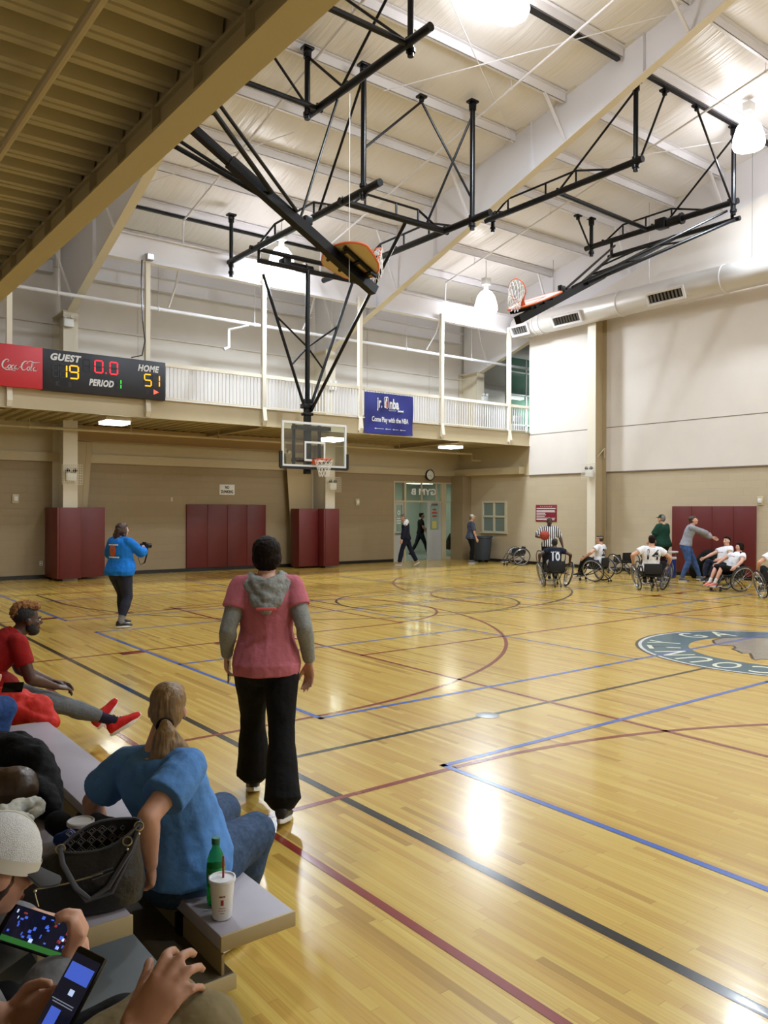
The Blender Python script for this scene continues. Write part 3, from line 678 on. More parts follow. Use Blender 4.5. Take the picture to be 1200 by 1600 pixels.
T(t, 'sway_rod', [(XA, 12.75, 10.4), (XA, 14.4, ZA)], .022); T(t, 'sway_rod', [(10.9, 12.9, 10.45), (XA, 12.78, 8.95)], .022); T(t, 'sway_rod', [(10.9, 12.9, 10.45), (XB, 12.58, 8.6)], .022); T(t, 'sway_rod', [(XB, 12.58, 10.35), (11.5, 13.45, ZA)], .022)
mb = MB(); mb.bbox((HX-.45, MY+.35, 8.0), (.22, .3, .22), .02); mb.tube((HX-.35, MY+.35, 7.98), (HX+.35, MY+.35, 7.98), .09, n=16); mb.tube((HX+.1, MY+.35, 7.98), (HX+.14, MY+.35, 7.98), .13, n=16); mb.build('winch', M_BLK, t, True)

# --- folded side hoops with fan boards
def fan_outline(w=1.37, h=.89):
    pts = []
    for i in range(25):      # arched top
        a = math.radians(168-156*i/24); pts.append((w/2*math.cos(a)*1.02, h*.5-.34+.34*math.sin(a)+0.0))
    lo = [(.62, -.06), (.53, -.24), (.40, -.36), (.26, -.43), (.12, -.445)]
    pts += lo + [(-x, y) for x, y in lo[::-1]]
    return pts
def folded(lab, px, pz, ex, ez, s, dD=.2, along=6.05):
    # s = +1: mast runs towards +X; -1: towards -X
    d = V((ex-px, 0, ez-pz)); Lm = d.length; u = d.normalized(); nn = V((-u.z*s, 0, abs(u.x))); yv = V((0, 1, 0))
    t = thing('basketball_backstop', lab, 'basketball hoop', (ex, 12, ez))
    P = lambda a, o, y=0.0: V((px, 12.0+y, pz)) + u*a + nn*o
    mb = MB(); mb.bar(P(-.1, 0), P(Lm*.55, 0), .13, .13, tuple(nn)); mb.bar(P(Lm*.5, 0), P(Lm, 0), .17, .17, tuple(nn)); mb.build('mast', M_BLK, t, True)
    # backboard
    ol = fan_outline(); cc = P(along, dD)
    front = [cc + yv*x + u*(-y) for x, y in ol]
    mb = MB(); mb.prism(front, nn*.03); b = mb.build('backboard', M_BEIGE, t, True)
    mb = MB(); mb.prism([cc+yv*x*.965+u*(-y*.955)+nn*.0305 for x, y in ol], nn*.002); mb.build('board_face', M_BOARDW, b, True)
    mb = MB(); n = len(ol); oo = [cc+yv*x*1.01+u*(-y*1.01)+nn*.0 for x, y in ol]; mb.path([p+nn*.017 for p in oo], .021, 6, close=True); mb.build('board_border', M_ORB, b, True)
    mb = MB()
    sq = [(-.3, .1), (.3, .1), (.3, -.3), (-.3, -.3)]
    for (a, c), (e, f) in zip(sq, sq[1:]+sq[:1]): mb.bar(cc+yv*a+u*(-c)+nn*.034, cc+yv*e+u*(-f)+nn*.034, .05, .003, tuple(nn))
    mb.build('target_square', M_ORB, b, True)
    for q in (-.28, .28):
        mb = MB(); mb.bar(cc+yv*q-u*.38-nn*.04, cc+yv*q+u*.45-nn*.04, .06, .06, tuple(nn)); mb.build('board_upright', M_BLK, t, True)
    for q in (-.3, 0.0, .3):
        mb = MB(); mb.bar(cc+u*q-yv*.34-nn*.07, cc+u*q+yv*.34-nn*.07, .05, .06, tuple(nn)); mb.build('board_crossbar', M_BLK, t, True)
    rc = P(along+.34, dD+.40)
    g = V((0, 0, -1)); rim(t, rc, yv, nn*1.0, -nn, (u*.12, g*.30), 5, .75)
    # side frame and pivot bar
    for y in (-1.75, 1.9):
        T(t, 'side_tube', [P(0, 0, y), P(Lm*.62, .02, y*.07)], .035); T(t, 'side_tube', [P(.0, .25, y*.9), P(Lm*.70, .1, y*.05)], .026)
        T(t, 'strut', [P(Lm*.22, 0, y*.68), P(Lm*.22, .15, 0)], .02); T(t, 'strut', [P(Lm*.40, 0, y*.4), P(Lm*.34, .02, 0)], .02)
    T(t, 'pivot_bar', [P(0, 0, -1.85), P(0, 0, 2.0)], .05)
    mb = MB(); mb.bbox(P(Lm*.74, .16), (.16, .12, .16), .02); mb.build('latch_bracket', M_BLK, t, True)
    return t, P, Lm
t, P, Lm = folded('folded-up fan-shaped hoop board seen from its beige back at upper left', 3.0, 9.2, 9.0, 5.94, 1, .12, 6.15)
T(t, 'header_pipe', [(8.3, 13.3, 9.5), (8.3, 9.6, 9.5)], .06, n=14); T(t, 'cross_pipe', [(3.0, 12.9, 9.5), (8.4, 12.9, 9.5)], .045); T(t, 'cross_pipe', [(3.0, 10.2, 9.5), (8.4, 10.2, 9.5)], .045)
T(t, 'header_pipe', [(3.0, 14.0, 9.5), (3.0, 9.6, 9.5)], .06, n=14)
for y in (10.3, 13.8): T(t, 'pivot_hanger', [(3.0, y, 9.5), (3.0, y, 9.18)], .03)
drop(t, 8.1, 12.95, RZ(12.9)-.22, 9.25); drop(t, 8.42, 10.25, RZ(10.2)-.22, 9.35)
T(t, 'sway_rod', [(8.1, 12.95, 9.5), (7.1, 12.95, 10.45)], .022); T(t, 'sway_rod', [(8.12, 12.9, 10.4), (8.35, 12.0, 9.5)], .022)
T(t, 'sway_rod', [(8.0, 11.6, 10.85), (8.42, 10.3, 9.6)], .022); T(t, 'sway_rod', [(8.4, 10.2, 11.1), (8.3, 12.2, 9.5)], .022)
for y in (10.2, 11.9, 12.9): clamp(t, (8.3, y, 9.5))
T(t, 'fold_brace', [(8.35, 12.3, 9.45), P(Lm*.72, .12)], .02)

t, P, Lm = folded('folded-up fan-shaped hoop board with orange rim facing up at upper right', 18.75, 8.98, 12.9, 5.97, -1, .2, 5.95)
ZB = 9.42
T(t, 'header_pipe', [(14.9, 15.0, ZB), (14.9, 10.25, ZB)], .062, n=14); T(t, 'header_pipe', [(18.75, 14.8, ZB), (18.75, 10.2, ZB)], .062, n=14)
chord(t, (14.9, 14.9, ZB), (14.9, 10.3, ZB), .34, (.02, .15, .42, .62, .86)); chord(t, (18.75, 14.6, ZB), (18.75, 10.3, ZB), .34, (.1, .25, .42, .6, .84))
T(t, 'fold_brace', [(14.9, 12.6, ZB), (18.75, 12.75, ZB)], .045)
for y in (10.35, 13.9): T(t, 'pivot_hanger', [(18.75, y, ZB), (18.75, y, 8.95)], .035)
drop(t, 14.93, 10.45, RZ(10.4)-.22, 9.22); drop(t, 18.62, 10.25, RZ(10.2)-.22, 9.05); drop(t, 15.1, 14.95, RZ(14.9)-.24, 9.15, .05); drop(t, 18.75, 14.6, RZ(14.6)-.22, 9.15)
bracket(t, 15.7, 10.25, RZ(10.25)-.24); bracket(t, 16.9, 10.2, RZ(10.2)-.24); bracket(t, 18.15, 14.6, RZ(14.6)-.24)
T(t, 'sway_rod', [(14.93, 10.45, 11.0), (14.9, 12.6, ZB)], .022); T(t, 'sway_rod', [(15.7, 10.25, 11.05), (14.98, 10.45, 9.3)], .022); T(t, 'sway_rod', [(16.9, 10.2, 11.1), (18.6, 10.25, 9.25)], .022)
T(t, 'sway_rod', [(18.62, 10.25, 10.95), (18.75, 12.2, ZB)], .022); T(t, 'sway_rod', [(18.15, 14.6, 10.1), (18.75, 14.6, 9.3)], .022); T(t, 'sway_rod', [(15.1, 14.95, 9.7), (14.9, 14.2, ZB)], .022)
for y in (10.45, 12.6, 14.2): clamp(t, (14.9, y, ZB)); clamp(t, (18.75, y, ZB))
mb = MB(); mb.bbox((18.75, 12.3, ZB+.02), (.26, .3, .26), .02); mb.tube((18.75, 12.1, ZB), (18.75, 11.75, ZB), .12, n=18); mb.tube((18.75, 11.75, ZB), (18.75, 11.7, ZB), .15, n=18); mb.build('winch', M_BLK, t, True)
# black steel angle under a purlin, from which the folded hoops hang
for x0, x1, y, lab in ((14.2, 20.6, 10.15, 'black steel angle under a purlin at upper right above the folded hoop'), (6.3, 13.9, 10.15, 'black steel angle under a purlin beside the top centre lamp'), (6.3, 13.9, 19.1, 'thin black steel angle under a purlin over the left folded hoop')):
    mb = MB(); mb.b2((x0, y-.045, RZ(y)-.27), (x1, y+.045, RZ(y)-.21)); mb.top('steel_angle', M_BLK, lab, 'beam')
# thin pull cables
for a, b, lab in (((8.35, 11.9, 9.4), (10.3, 14.2, 6.0), 'thin pale cable hanging in front of the left folded hoop'),):
    mb = MB(); mb.tube(a, (8.35, 11.9, 5.9), .006, n=5); mb.top('cable', M_WHITEP, lab, 'cable')

# ================================================================== air duct along the right wall
t = thing('air_duct', 'large round white air duct with louvred outlets along the right wall', 'duct', (19.8, 18.4, 7.48))
mb = MB(); n = 32; rs = []
ycuts = [(18.45, .26), (18.44, .34), (18.40, .36), (-8, .36)]
for y, r in ycuts: rs.append([V((19.8+r*math.cos(2*PI*i/n), y, 7.9+r*math.sin(2*PI*i/n))) for i in range(n)])
mb.rings(rs, True)
mb.build('duct_shell', mat('duct_white', (214, 210, 206), .35, metal=.25, noise=.05, nscale=3, stretch=(1, .3, 1)), t, True)
for y in (17.5, 17.25, 14.3, 11.1, 7.9):
    mb = MB(); mb.torus((19.8, y, 7.9), .365, .016, Matrix.Rotation(PI/2, 3, 'X'), 40, 8); mb.build('duct_collar', M_WHITE, t, True)
def louver(y0, y1):
    a = math.radians(207); nrm = V((math.cos(a), 0, math.sin(a))); up = V((-math.sin(a), 0, math.cos(a))); up = up if up.z > 0 else -up
    c = V((19.8, (y0+y1)/2, 7.9))+nrm*.385; w = abs(y1-y0); yv = V((0, 1, 0))
    mb = MB()
    for q in (-.15, .15): mb.bar(c+up*q-yv*w/2, c+up*q+yv*w/2, .06, .07, tuple(nrm))
    for q in (-w/2, w/2): mb.bar(c+yv*q-up*.18, c+yv*q+up*.18, .06, .07, tuple(nrm))
    o = mb.build('louvre_frame', M_WHITE, t, True)
    mb = MB(); mb.bar(c-yv*w/2-nrm*.03, c+yv*w/2-nrm*.03, .28, .01, tuple(nrm)); mb.build('louvre_back', M_BLK, o, True)
    mb = MB(); k = int(w/.1)
    for i in range(1, k): p = c+yv*(-w/2+w*i/k); mb.bar(p-up*.13, p+up*.13, .012, .05, tuple((nrm+yv*.6)))
    mb.build('louvre_blades', mat('louvre_grey', (120, 116, 110), .5), o, True)
louver(18.35, 17.65); louver(16.6, 15.55); louver(13.2, 12.1); louver(9.3, 8.2)
for y in (16.9, 13.4, 10.4):
    mb = MB(); mb.tube((19.8, y, 8.26), (19.8, y, RZ(y)-.1), .006, n=5); mb.build('hanger_wire', M_ALU, t, True)
mb = MB(); rs = [[V((x, 20.6+.38*math.cos(2*PI*i/24), 7.9+.38*math.sin(2*PI*i/24))) for i in range(24)] for x in (20.9, 26)]; mb.rings(rs, True); mb.top('air_duct', M_WHITE, 'short stretch of round duct seen through the opening beyond the walkway', 'duct')
# steel column on the right wall with brace bracket
t = thing('steel_column', 'tan steel column standing against the right wall below the duct', 'column', (20.2, 15.48, 0))
zc = wtop(15.6)-.3; mb = MB(); mb.b2((19.92, 15.33, 0), (19.94, 15.63, zc)); mb.build('front_flange', M_CREAM, t, True)
mb = MB(); mb.b2((19.94, 15.47, 0), (20.44, 15.482, zc)); mb.b2((20.44, 15.33, 0), (20.46, 15.63, zc)); mb.build('column_web', M_TAN, t, True)  # darker tan paints the recess shade into the web; lit flange stays cream
mb = MB(); mb.bar((20.4, 15.35, 3.75), (20.2, 15.5, 3.45), .03, .03); mb.bar((20.4, 15.35, 3.45), (20.4, 15.35, 3.75), .03, .03); mb.build('bracket', M_TANL, t, True)
# ================================================================== pads, scoreboard, signs, fixtures
def wallpad(name, lab, cat, x0, x1, y, z0, z1, n, axis='X', th=.06):
    t = thing(name, lab, cat, ((x0+x1)/2, y, z0) if axis == 'X' else (y, (x0+x1)/2, z0)); w = (x1-x0)/n
    for i in range(n):
        mb = MB(); a = x0+w*i
        if axis == 'X': mb.bbox((a+w/2, y-th/2, (z0+z1)/2), (w-.004, th, z1-z0), .012)
        else: mb.bbox((y-th/2, a+w/2, (z0+z1)/2), (th, w-.004, z1-z0), .012)
        mb.build('pad_panel', M_MAROON, t, True)
    return t
wallpad('wall_pad', 'wide maroon crash pad on the back wall under the NO DUNKING sign', 'wall pad', 9.64, 12.26, WY, .1, 1.97, 4)
wallpad('wall_pad', 'wide maroon crash pad on the right wall behind the players', 'wall pad', 10.6, 13.05, WX, .09, 1.96, 4, 'Y')
t = thing('column_pad', 'maroon pad boxed round the left wall column beside the woman in blue', 'column pad', (6.1, 20.9, 0))
for lo, hi in (((5.70, 20.80, .06), (5.76, 21.9, 1.86)), ((5.76, 20.80, .06), (6.30, 20.9, 1.86)), ((6.30, 21.05, .06), (6.98, 21.6, 1.87))):
    mb = MB(); mb.bbox((V(lo)+V(hi))/2, tuple(V(hi)-V(lo)), .015); mb.build('pad_panel', M_MAROON, t, True)
t = thing('column_pad', 'maroon pad boxed round the column under the lowered hoop', 'column pad', (13.8, 20.9, 0))
for lo, hi in (((12.95, 21.1, .06), (13.65, 21.6, 1.86)), ((13.66, 20.80, .06), (13.72, 21.6, 1.86)), ((13.72, 20.80, .06), (14.25, 20.9, 1.86))):
    mb = MB(); mb.bbox((V(lo)+V(hi))/2, tuple(V(hi)-V(lo)), .015); mb.build('pad_panel', M_MAROON, t, True)

# scoreboard
SY = 18.30
M_SB = mat('scoreboard_black', (24, 25, 34), .45); M_SBT = mat('scoreboard_text', (222, 222, 224), .5); M_OFF = mat('unlit_segment', (34, 36, 42), .5)
LED = {'y': mat('led_yellow', (255, 170, 10), .4, emit=(255, 178, 20), estr=1.1), 'r': mat('led_red', (255, 30, 50), .4, emit=(255, 38, 56), estr=1.1), 'g': mat('led_green', (60, 230, 60), .4, emit=(60, 235, 60), estr=1.1)}
t = thing('scoreboard', 'black electronic scoreboard reading guest 19, home 51 on the walkway railing', 'scoreboard', (6.1, SY, 4.42))
mb = MB(); mb.bbox((6.10, SY+.09, 4.875), (2.79, .18, .905), .01); sb = mb.build('cabinet', M_SB, t, True)
FM = lambda x, z: face_mtx((x, SY-.006, z), (1, 0, 0), (0, 0, 1))
for s, x, z, w in (('GUEST', 5.17, 5.16, .66), ('HOME', 7.06, 5.13, .52), ('PERIOD', 5.97, 4.68, .56)):
    text_obj('caption', s, .2, M_SBT, FM(x, z), t, width=w, bold=.009, shear=.25, ext=.003, spacing=1.1)
SEG = {'a': ((0, 1), (1, 1)), 'b': ((1, .5), (1, 1)), 'c': ((1, 0), (1, .5)), 'd': ((0, 0), (1, 0)), 'e': ((0, 0), (0, .5)), 'f': ((0, .5), (0, 1)), 'g': ((0, .5), (1, .5))}
DIG = {'0': 'abcdef', '1': 'bc', '5': 'afgcd', '9': 'abcdfg', '8': 'abcdefg', ' ': ''}
def digit(ch, x, z, w, h, col, parent):
    on = DIG[ch]; mbn = MB(); mbf = MB(); k = w*.17
    for s, ((a, b), (c, d)) in SEG.items():
        p = V((x+a*w, SY-.008, z+b*h)); q = V((x+c*w, SY-.008, z+d*h)); dd = (q-p).normalized()*.012
        tgt = mbn if s in on else mbf; tgt.bar(p+dd, q-dd, k, .008, (0, -1, 0))
    o = None
    if mbn.v: o = mbn.build('digit', LED[col], parent, True)
    if mbf.v: mbf.build('unlit_digit', M_OFF, parent, True)
digit(' ', 4.92, 4.73, .16, .27, 'y', t); digit('1', 5.04, 4.73, .17, .28, 'y', t); digit('9', 5.28, 4.73, .18, .28, 'y', t)
digit('0', 5.83, 4.92, .17, .27, 'r', t); digit('0', 6.17, 4.92, .17, .27, 'r', t)
mb = MB(); mb.b2((6.065, SY-.012, 4.91), (6.095, SY-.004, 4.94)); mb.build('decimal_point', LED['r'], t, True)
digit('1', 6.32, 4.60, .10, .21, 'g', t); digit(' ', 5.58, 4.92, .14, .27, 'r', t)
digit('5', 6.98, 4.73, .16, .27, 'y', t); digit('1', 7.18, 4.73, .16, .27, 'y', t)
mb = MB(); mb.prism([(7.2, SY-.01, 4.66), (7.2, SY-.01, 4.54), (7.33, SY-.01, 4.60)], (0, .006, 0)); mb.build('possession_arrow', mat('led_arrow', (255, 90, 60), .4, emit=(255, 96, 70), estr=1.1), t, True)
for s, x, z in (('K', 5.02, 4.58), ('B', 5.28, 4.58), ('B', 7.04, 4.59)): text_obj('unlit_caption', s, .14, M_OFF, FM(x, z), t, bold=.004)
# red soda panel with script lettering
t = thing('advert_panel', 'red Coca-Cola panel left of the scoreboard', 'sign', (3.9, SY, 4.42))
t['label'] = 'red soda advertising panel with white script lettering, left of the scoreboard'
mb = MB(); mb.bbox((3.9, SY+.06, 4.88), (1.62, .12, .9), .008); mb.build('panel', mat('soda_red', (196, 32, 44), .45), t, True)
def script(strokes, ox, oz, sc, y, m, parent, name, sh=.28):
    for st in strokes:
        mb = MB(); pts = [V((ox+(x+sh*z)*sc, y, oz+z*sc)) for x, z, _ in st]; rs = [w*sc for _, _, w in st]
        # smooth the stroke
        P2 = []; R2 = []
        for i in range(len(pts)-1):
            p0 = pts[max(i-1, 0)]; p1 = pts[i]; p2 = pts[i+1]; p3 = pts[min(i+2, len(pts)-1)]
            for k in range(5):
                u = k/5; P2.append(.5*((2*p1)+(p2-p0)*u+(2*p0-5*p1+4*p2-p3)*u*u+(3*p1-p0-3*p2+p3)*u**3)); R2.append(rs[i]+(rs[i+1]-rs[i])*u)
        P2.append(pts[-1]); R2.append(rs[-1]); L = []; R = []
        for i, p in enumerate(P2):
            tt = (P2[min(i+1, len(P2)-1)]-P2[max(i-1, 0)]); tt.normalize(); nn = V((-tt.z, 0, tt.x)); L.append(p+nn*R2[i]/2); R.append(p-nn*R2[i]/2)
        n = len(L); mb.add(L+R, [(i, i+1, n+i+1, n+i) for i in range(n-1)]); mb.add([p+V((0, .003, 0)) for p in L+R], [(i, i+1, n+i+1, n+i) for i in range(n-1)])
        mb.build(name, m, parent, True)
def bigC(o): return [(o+.62, .95, .03), (o+.80, 1.12, .10), (o+.66, 1.3, .08), (o+.40, 1.28, .12), (o+.12, .9, .20), (o+.08, .4, .2), (o+.32, .04, .12), (o+.62, .12, .08), (o+.8, .34, .03)]
def lo(o): return [(o+.30, .58, .05), (o+.12, .5, .12), (o+.04, .26, .13), (o+.18, .03, .08), (o+.36, .2, .12), (o+.38, .46, .1), (o+.26, .6, .05), (o+.5, .52, .03)]
def lc(o): return [(o+.36, .5, .08), (o+.22, .6, .06), (o+.06, .4, .13), (o+.08, .12, .12), (o+.24, .03, .06), (o+.42, .2, .03)]
def la(o): return [(o+.36, .5, .05), (o+.2, .58, .07), (o+.04, .3, .13), (o+.16, .03, .08), (o+.34, .3, .08), (o+.38, .56, .1), (o+.34, .14, .1), (o+.44, .03, .06), (o+.6, .2, .03)]
S = [bigC(0), lo(.78), lc(1.24), la(1.66), [(2.26, .36, .03), (2.4, .42, .1), (2.52, .38, .05)], bigC(2.5), lo(3.3), [(3.80, .2, .03), (3.98, .8, .06), (3.98, 1.22, .08), (3.86, 1.2, .06), (3.84, .6, .12), (3.86, .1, .1), (4.0, .05, .05)], la(4.1),
     [(.34, .02, .03), (.7, -.14, .12), (1.3, -.1, .10), (1.9, -.2, .03)], [(3.16, 1.2, .03), (3.6, 1.38, .1), (4.2, 1.25, .10), (4.9, 1.36, .03)]]
script(S, 3.875, 4.80, .152, SY-.008, M_SBT, t, 'script_letter', .16)

# banner
BYY = 18.43
t = thing('banner', 'blue youth basketball banner tied to the walkway railing', 'banner', (14.38, BYY, 4.04))
def sheet(mb, x0, x1, z0, z1, y, fn, nx=40, nz=30, th=.004):
    vs = []
    for j in range(nz+1):
        for i in range(nx+1):
            u, v = i/nx, j/nz; vs.append((x0+(x1-x0)*u, y+fn(u, v), z0+(z1-z0)*v))
    mb.add(vs, [(j*(nx+1)+i, j*(nx+1)+i+1, (j+1)*(nx+1)+i+1, (j+1)*(nx+1)+i) for j in range(nz) for i in range(nx)], True)
    mb.add([(x, q+th, z) for x, q, z in vs], [(j*(nx+1)+i, j*(nx+1)+i+1, (j+1)*(nx+1)+i+1, (j+1)*(nx+1)+i) for j in range(nz) for i in range(nx)], True)
wav = lambda u, v: .012*math.sin(7*(u-v)+2)*(1-v*.3)+.008*math.sin(13*u+5*v)
mb = MB(); sheet(mb, 13.49, 15.28, 4.04, 5.22, BYY, wav); bn = mb.build('cloth', mat('banner_blue', (30, 40, 132), .5, bump=.3, bscale=3), t, True)
for x_ in (13.52, 15.25): mb = MB(); mb.path([(x_, BYY, 5.2), (x_, EY-.04, 5.30), (x_, EY, 5.38), (x_, EY+.05, 5.3)], .006, 6); mb.build('tie_cord', M_NET, t, True)
M_BW = mat('banner_white', (232, 234, 240), .6)
bv = bvh_of(bn); inv = wm(t).inverted()
BM = lambda x, z: inv @ face_mtx((x, BYY-.03, z), (1, 0, 0), (0, 0, 1))
text_obj('lettering', 'jr.', .42, M_BW, BM(14.03, 4.93), t, width=.2, bold=.012, surf=bv)
text_obj('lettering', 'nba', .40, M_BW, BM(14.56, 4.92), t, width=.36, bold=.014, surf=bv)
text_obj('lettering', 'PRESENTED BY', .05, M_BW, BM(14.50, 4.74), t, width=.27, surf=bv)
text_obj('lettering', 'Come Play with the NBA', .2, M_BW, BM(14.42, 4.45), t, width=1.36, bold=.006, surf=bv)
text_obj('lettering', 'o-------  o----  o----  o----', .06, M_BW, BM(14.42, 4.19), t, width=1.15, bold=.003, surf=bv)
yb = BYY-.022
mb = MB(); mb.prism([(14.19, yb, 4.80), (14.30, yb, 4.78), (14.33, yb, 4.82), (14.33, yb, 5.10), (14.30, yb, 5.13), (14.19, yb, 5.12), (14.17, yb, 5.09), (14.17, yb, 4.83)], (0, .003, 0)); em = mb.build('emblem', M_BW, t, True)
mb = MB(); mb.prism([(14.255, yb-.002, 4.80), (14.315, yb-.002, 4.80), (14.315, yb-.002, 5.10), (14.265, yb-.002, 5.10), (14.29, yb-.002, 5.02), (14.25, yb-.002, 4.96)], (0, .002, 0)); mb.build('emblem_red', mat('emblem_red', (190, 60, 60), .6), em, True)
mb = MB(); mb.prism([(14.185, yb-.002, 4.82), (14.21, yb-.002, 4.86), (14.20, yb-.002, 4.95), (14.225, yb-.002, 5.03), (14.235, yb-.002, 5.10), (14.185, yb-.002, 5.10)], (0, .002, 0)); mb.build('emblem_blue', mat('emblem_blue', (40, 60, 150), .6), em, True)
for s in (1, -1):
    mb = MB(); pp = []
    for i in range(9): a = math.radians(200+140*i/8); pp.append((14.79+.11*math.cos(a), yb, 4.735+s*(.03+.07*(1+math.sin(a))-.045)))
    mb.path(pp, [.006, .012, .015, .012, .010, .012, .015, .012, .006], 6); mb.build('sponsor_mark', M_BW, t, True)

# signs and wall fixtures
t = thing('sign', 'white NO DUNKING sign above the maroon pad on the back wall', 'sign', (10.95, WY, 2.27))
mb = MB(); mb.bbox((10.95, WY-.01, 2.42), (.5, .016, .31), .004); mb.build('sign_plate', M_WHITEP, t, True)
M_INK = mat('dark_ink', (50, 26, 26), .6)
for s, z in (('NO', 2.485), ('DUNKING', 2.355)): text_obj('lettering', s, .13, M_INK, face_mtx((10.95, WY-.02, z), (1, 0, 0), (0, 0, 1)), t, bold=.005, width=.14 if s == 'NO' else .40, ext=.001)
t = thing('sign', 'maroon rules sign with white lines of text on the right wall', 'sign', (WX, 17.75, 1.46))
mb = MB(); mb.bbox((WX-.012, 17.75, 1.735), (.02, .9, .56), .004); mb.build('sign_plate', mat('sign_maroon', (128, 30, 48), .5), t, True)
text_obj('lettering', '- - - - - -', .12, M_WHITEP, face_mtx((WX-.024, 17.75, 1.96), (0, -1, 0), (0, 0, 1)), t, width=.5, ext=.001)
for i, (z, w0, w1) in enumerate(((1.89, .04, .86), (1.82, .04, .82), (1.78, .04, .84), (1.73, .04, .42), (1.68, .04, .45), (1.63, .04, .40), (1.57, .04, .84), (1.52, .04, .82))):
    mb = MB(); mb.b2((WX-.0245, 17.30+.9-w1, z-.011), (WX-.0235, 17.30+.9-w0, z+.011)); mb.build('text_line', M_WHITEP, t, True)
t = thing('wall_clock', 'round black-rimmed wall clock above the glass entrance', 'clock', (18.97, WY, 2.9))
mb = MB(); R90 = Matrix.Rotation(PI/2, 3, 'X'); mb.lathe([(.001, 0), (.2, 0), (.2, .05), (.175, .06), (.17, .04)], (18.97, WY-.07, 3.09), 36, R90); mb.build('case', M_BLK, t, True)
mb = MB(); mb.lathe([(.001, .03), (.172, .03), (.172, .042), (.001, .042)], (18.97, WY-.07, 3.09), 36, R90); mb.build('dial', M_WHITEP, t, True)
for a, l, w in ((-50, .09, .012), (-160, .13, .009)):
    mb = MB(); A = math.radians(a); mb.bar((18.97, WY-.116, 3.09), (18.97+l*math.cos(A), WY-.116, 3.09+l*math.sin(A)), w, .003, (0, -1, 0)); mb.build('hand', M_BLK, t, True)
mb = MB()
for k in range(12): A = 2*PI*k/12; mb.bar((18.97+.14*math.cos(A), WY-.115, 3.09+.14*math.sin(A)), (18.97+.16*math.cos(A), WY-.115, 3.09+.16*math.sin(A)), .01, .002, (0, -1, 0))
mb.build('hour_marks', M_BLK, t, True)

def cage(x, y, z, face, lab, cagew=.42, cageh=.36, bare=False):     # emergency light in a wire guard
    t = thing('emergency_light', lab, 'lamp', (x, y, z)); m = Matrix.Rotation({'Y': 0, 'X': -PI/2}[face], 3, 'Z')
    f = lambda p: V((x, y, z)) + m @ V(p)
    mb = MB(); mb.bbox(f((0, -.06, -.06)), (.24, .12, .2) if face == 'Y' else (.12, .24, .2), .012); mb.build('battery_box', M_WHITEP, t, True)
    for s in (-1, 1):
        mb = MB(); mb.lathe([(.001, 0), (.045, 0), (.055, .04), (.05, .06), (.001, .055)], f((s*.09, -.06, .1)), 14, m @ Matrix.Rotation(PI/2, 3, 'X')); mb.build('lamp_head', M_BLK if not bare else M_WHITEP, t, True)
    if not bare:
        mb = MB()
        for i in range(11):
            a = -cagew/2+cagew*i/10; mb.path([f((a, 0, -cageh/2)), f((a, -.18, -cageh/2)), f((a, -.18, cageh/2)), f((a, 0, cageh/2))], .0035, 4)
        for i in range(9):
            b = -cageh/2+cageh*i/8; mb.path([f((-cagew/2, 0, b)), f((-cagew/2, -.18, b)), f((cagew/2, -.18, b)), f((cagew/2, 0, b))], .0035, 4)
        mb.build('wire_guard', M_CREAM, t, True)
cage(6.07, 20.98, 2.7, 'Y', 'caged emergency light on the left wall column above the maroon pad', .5, .5)
cage(14.06, 20.98, 2.62, 'Y', 'caged emergency light on the column just under the lowered net', .5, .46)
cage(19.9, 15.48, 3.02, 'X', 'caged emergency light on the right wall column', .42, .46)
cage(6.0, 20.98, 6.6, 'Y', 'emergency light with two heads under the left rafter', bare=True)
cage(14.05, 20.98, 5.75, 'Y', 'emergency light on the upper column behind the lowered hoop mast', .3, .3, bare=True)
cage(20.75, 20.98, 5.95, 'Y', 'emergency light on the upper column at the far end of the walkway', .3, .3, bare=True)
def alarm(x, y, z, face, lab):
    t = thing('wall_strobe', lab, 'alarm', (x, y, z)); d = (0, -1, 0) if face == 'Y' else (-1, 0, 0); sz = lambda a, b, c: (a, b, c) if face == 'Y' else (b, a, c)
    mb = MB(); mb.bbox(V((x, y, z))+V(d)*.02, sz(.17, .04, .24), .03); mb.build('guard_plate', M_TANL, t, True)
    mb = MB(); mb.bbox(V((x, y, z))+V(d)*.05, sz(.1, .04, .12), .01); mb.build('strobe', M_WHITEP, t, True)
alarm(5.0, WY, 2.08, 'Y', 'strobe alarm on the back wall at the far left'); alarm(15.79, WY, 2.08, 'Y', 'strobe alarm on the back wall right of the lowered hoop'); alarm(WX, 10.5, 2.1, 'X', 'strobe alarm on the right wall at the corner of the maroon pad')
mb = MB(); mb.bbox((9.2, WY-.01, 2.11), (.07, .02, .12), .005); mb.top('switch_plate', M_TANL, 'small wall plate left of the NO DUNKING sign', 'switch')
t = thing('wall_socket', 'white wall socket low on the back wall at far left', 'socket', (5.63, WY, .34)); mb = MB(); mb.bbox((5.63, WY-.006, .4), (.08, .012, .12), .004); mb.build('plate', M_WHITEP, t, True)
mb = MB(); mb.b2((5.61, WY-.014, .42), (5.65, WY-.011, .44)); mb.b2((5.61, WY-.014, .36), (5.65, WY-.011, .38)); mb.build('outlet', M_BLK, t, True)
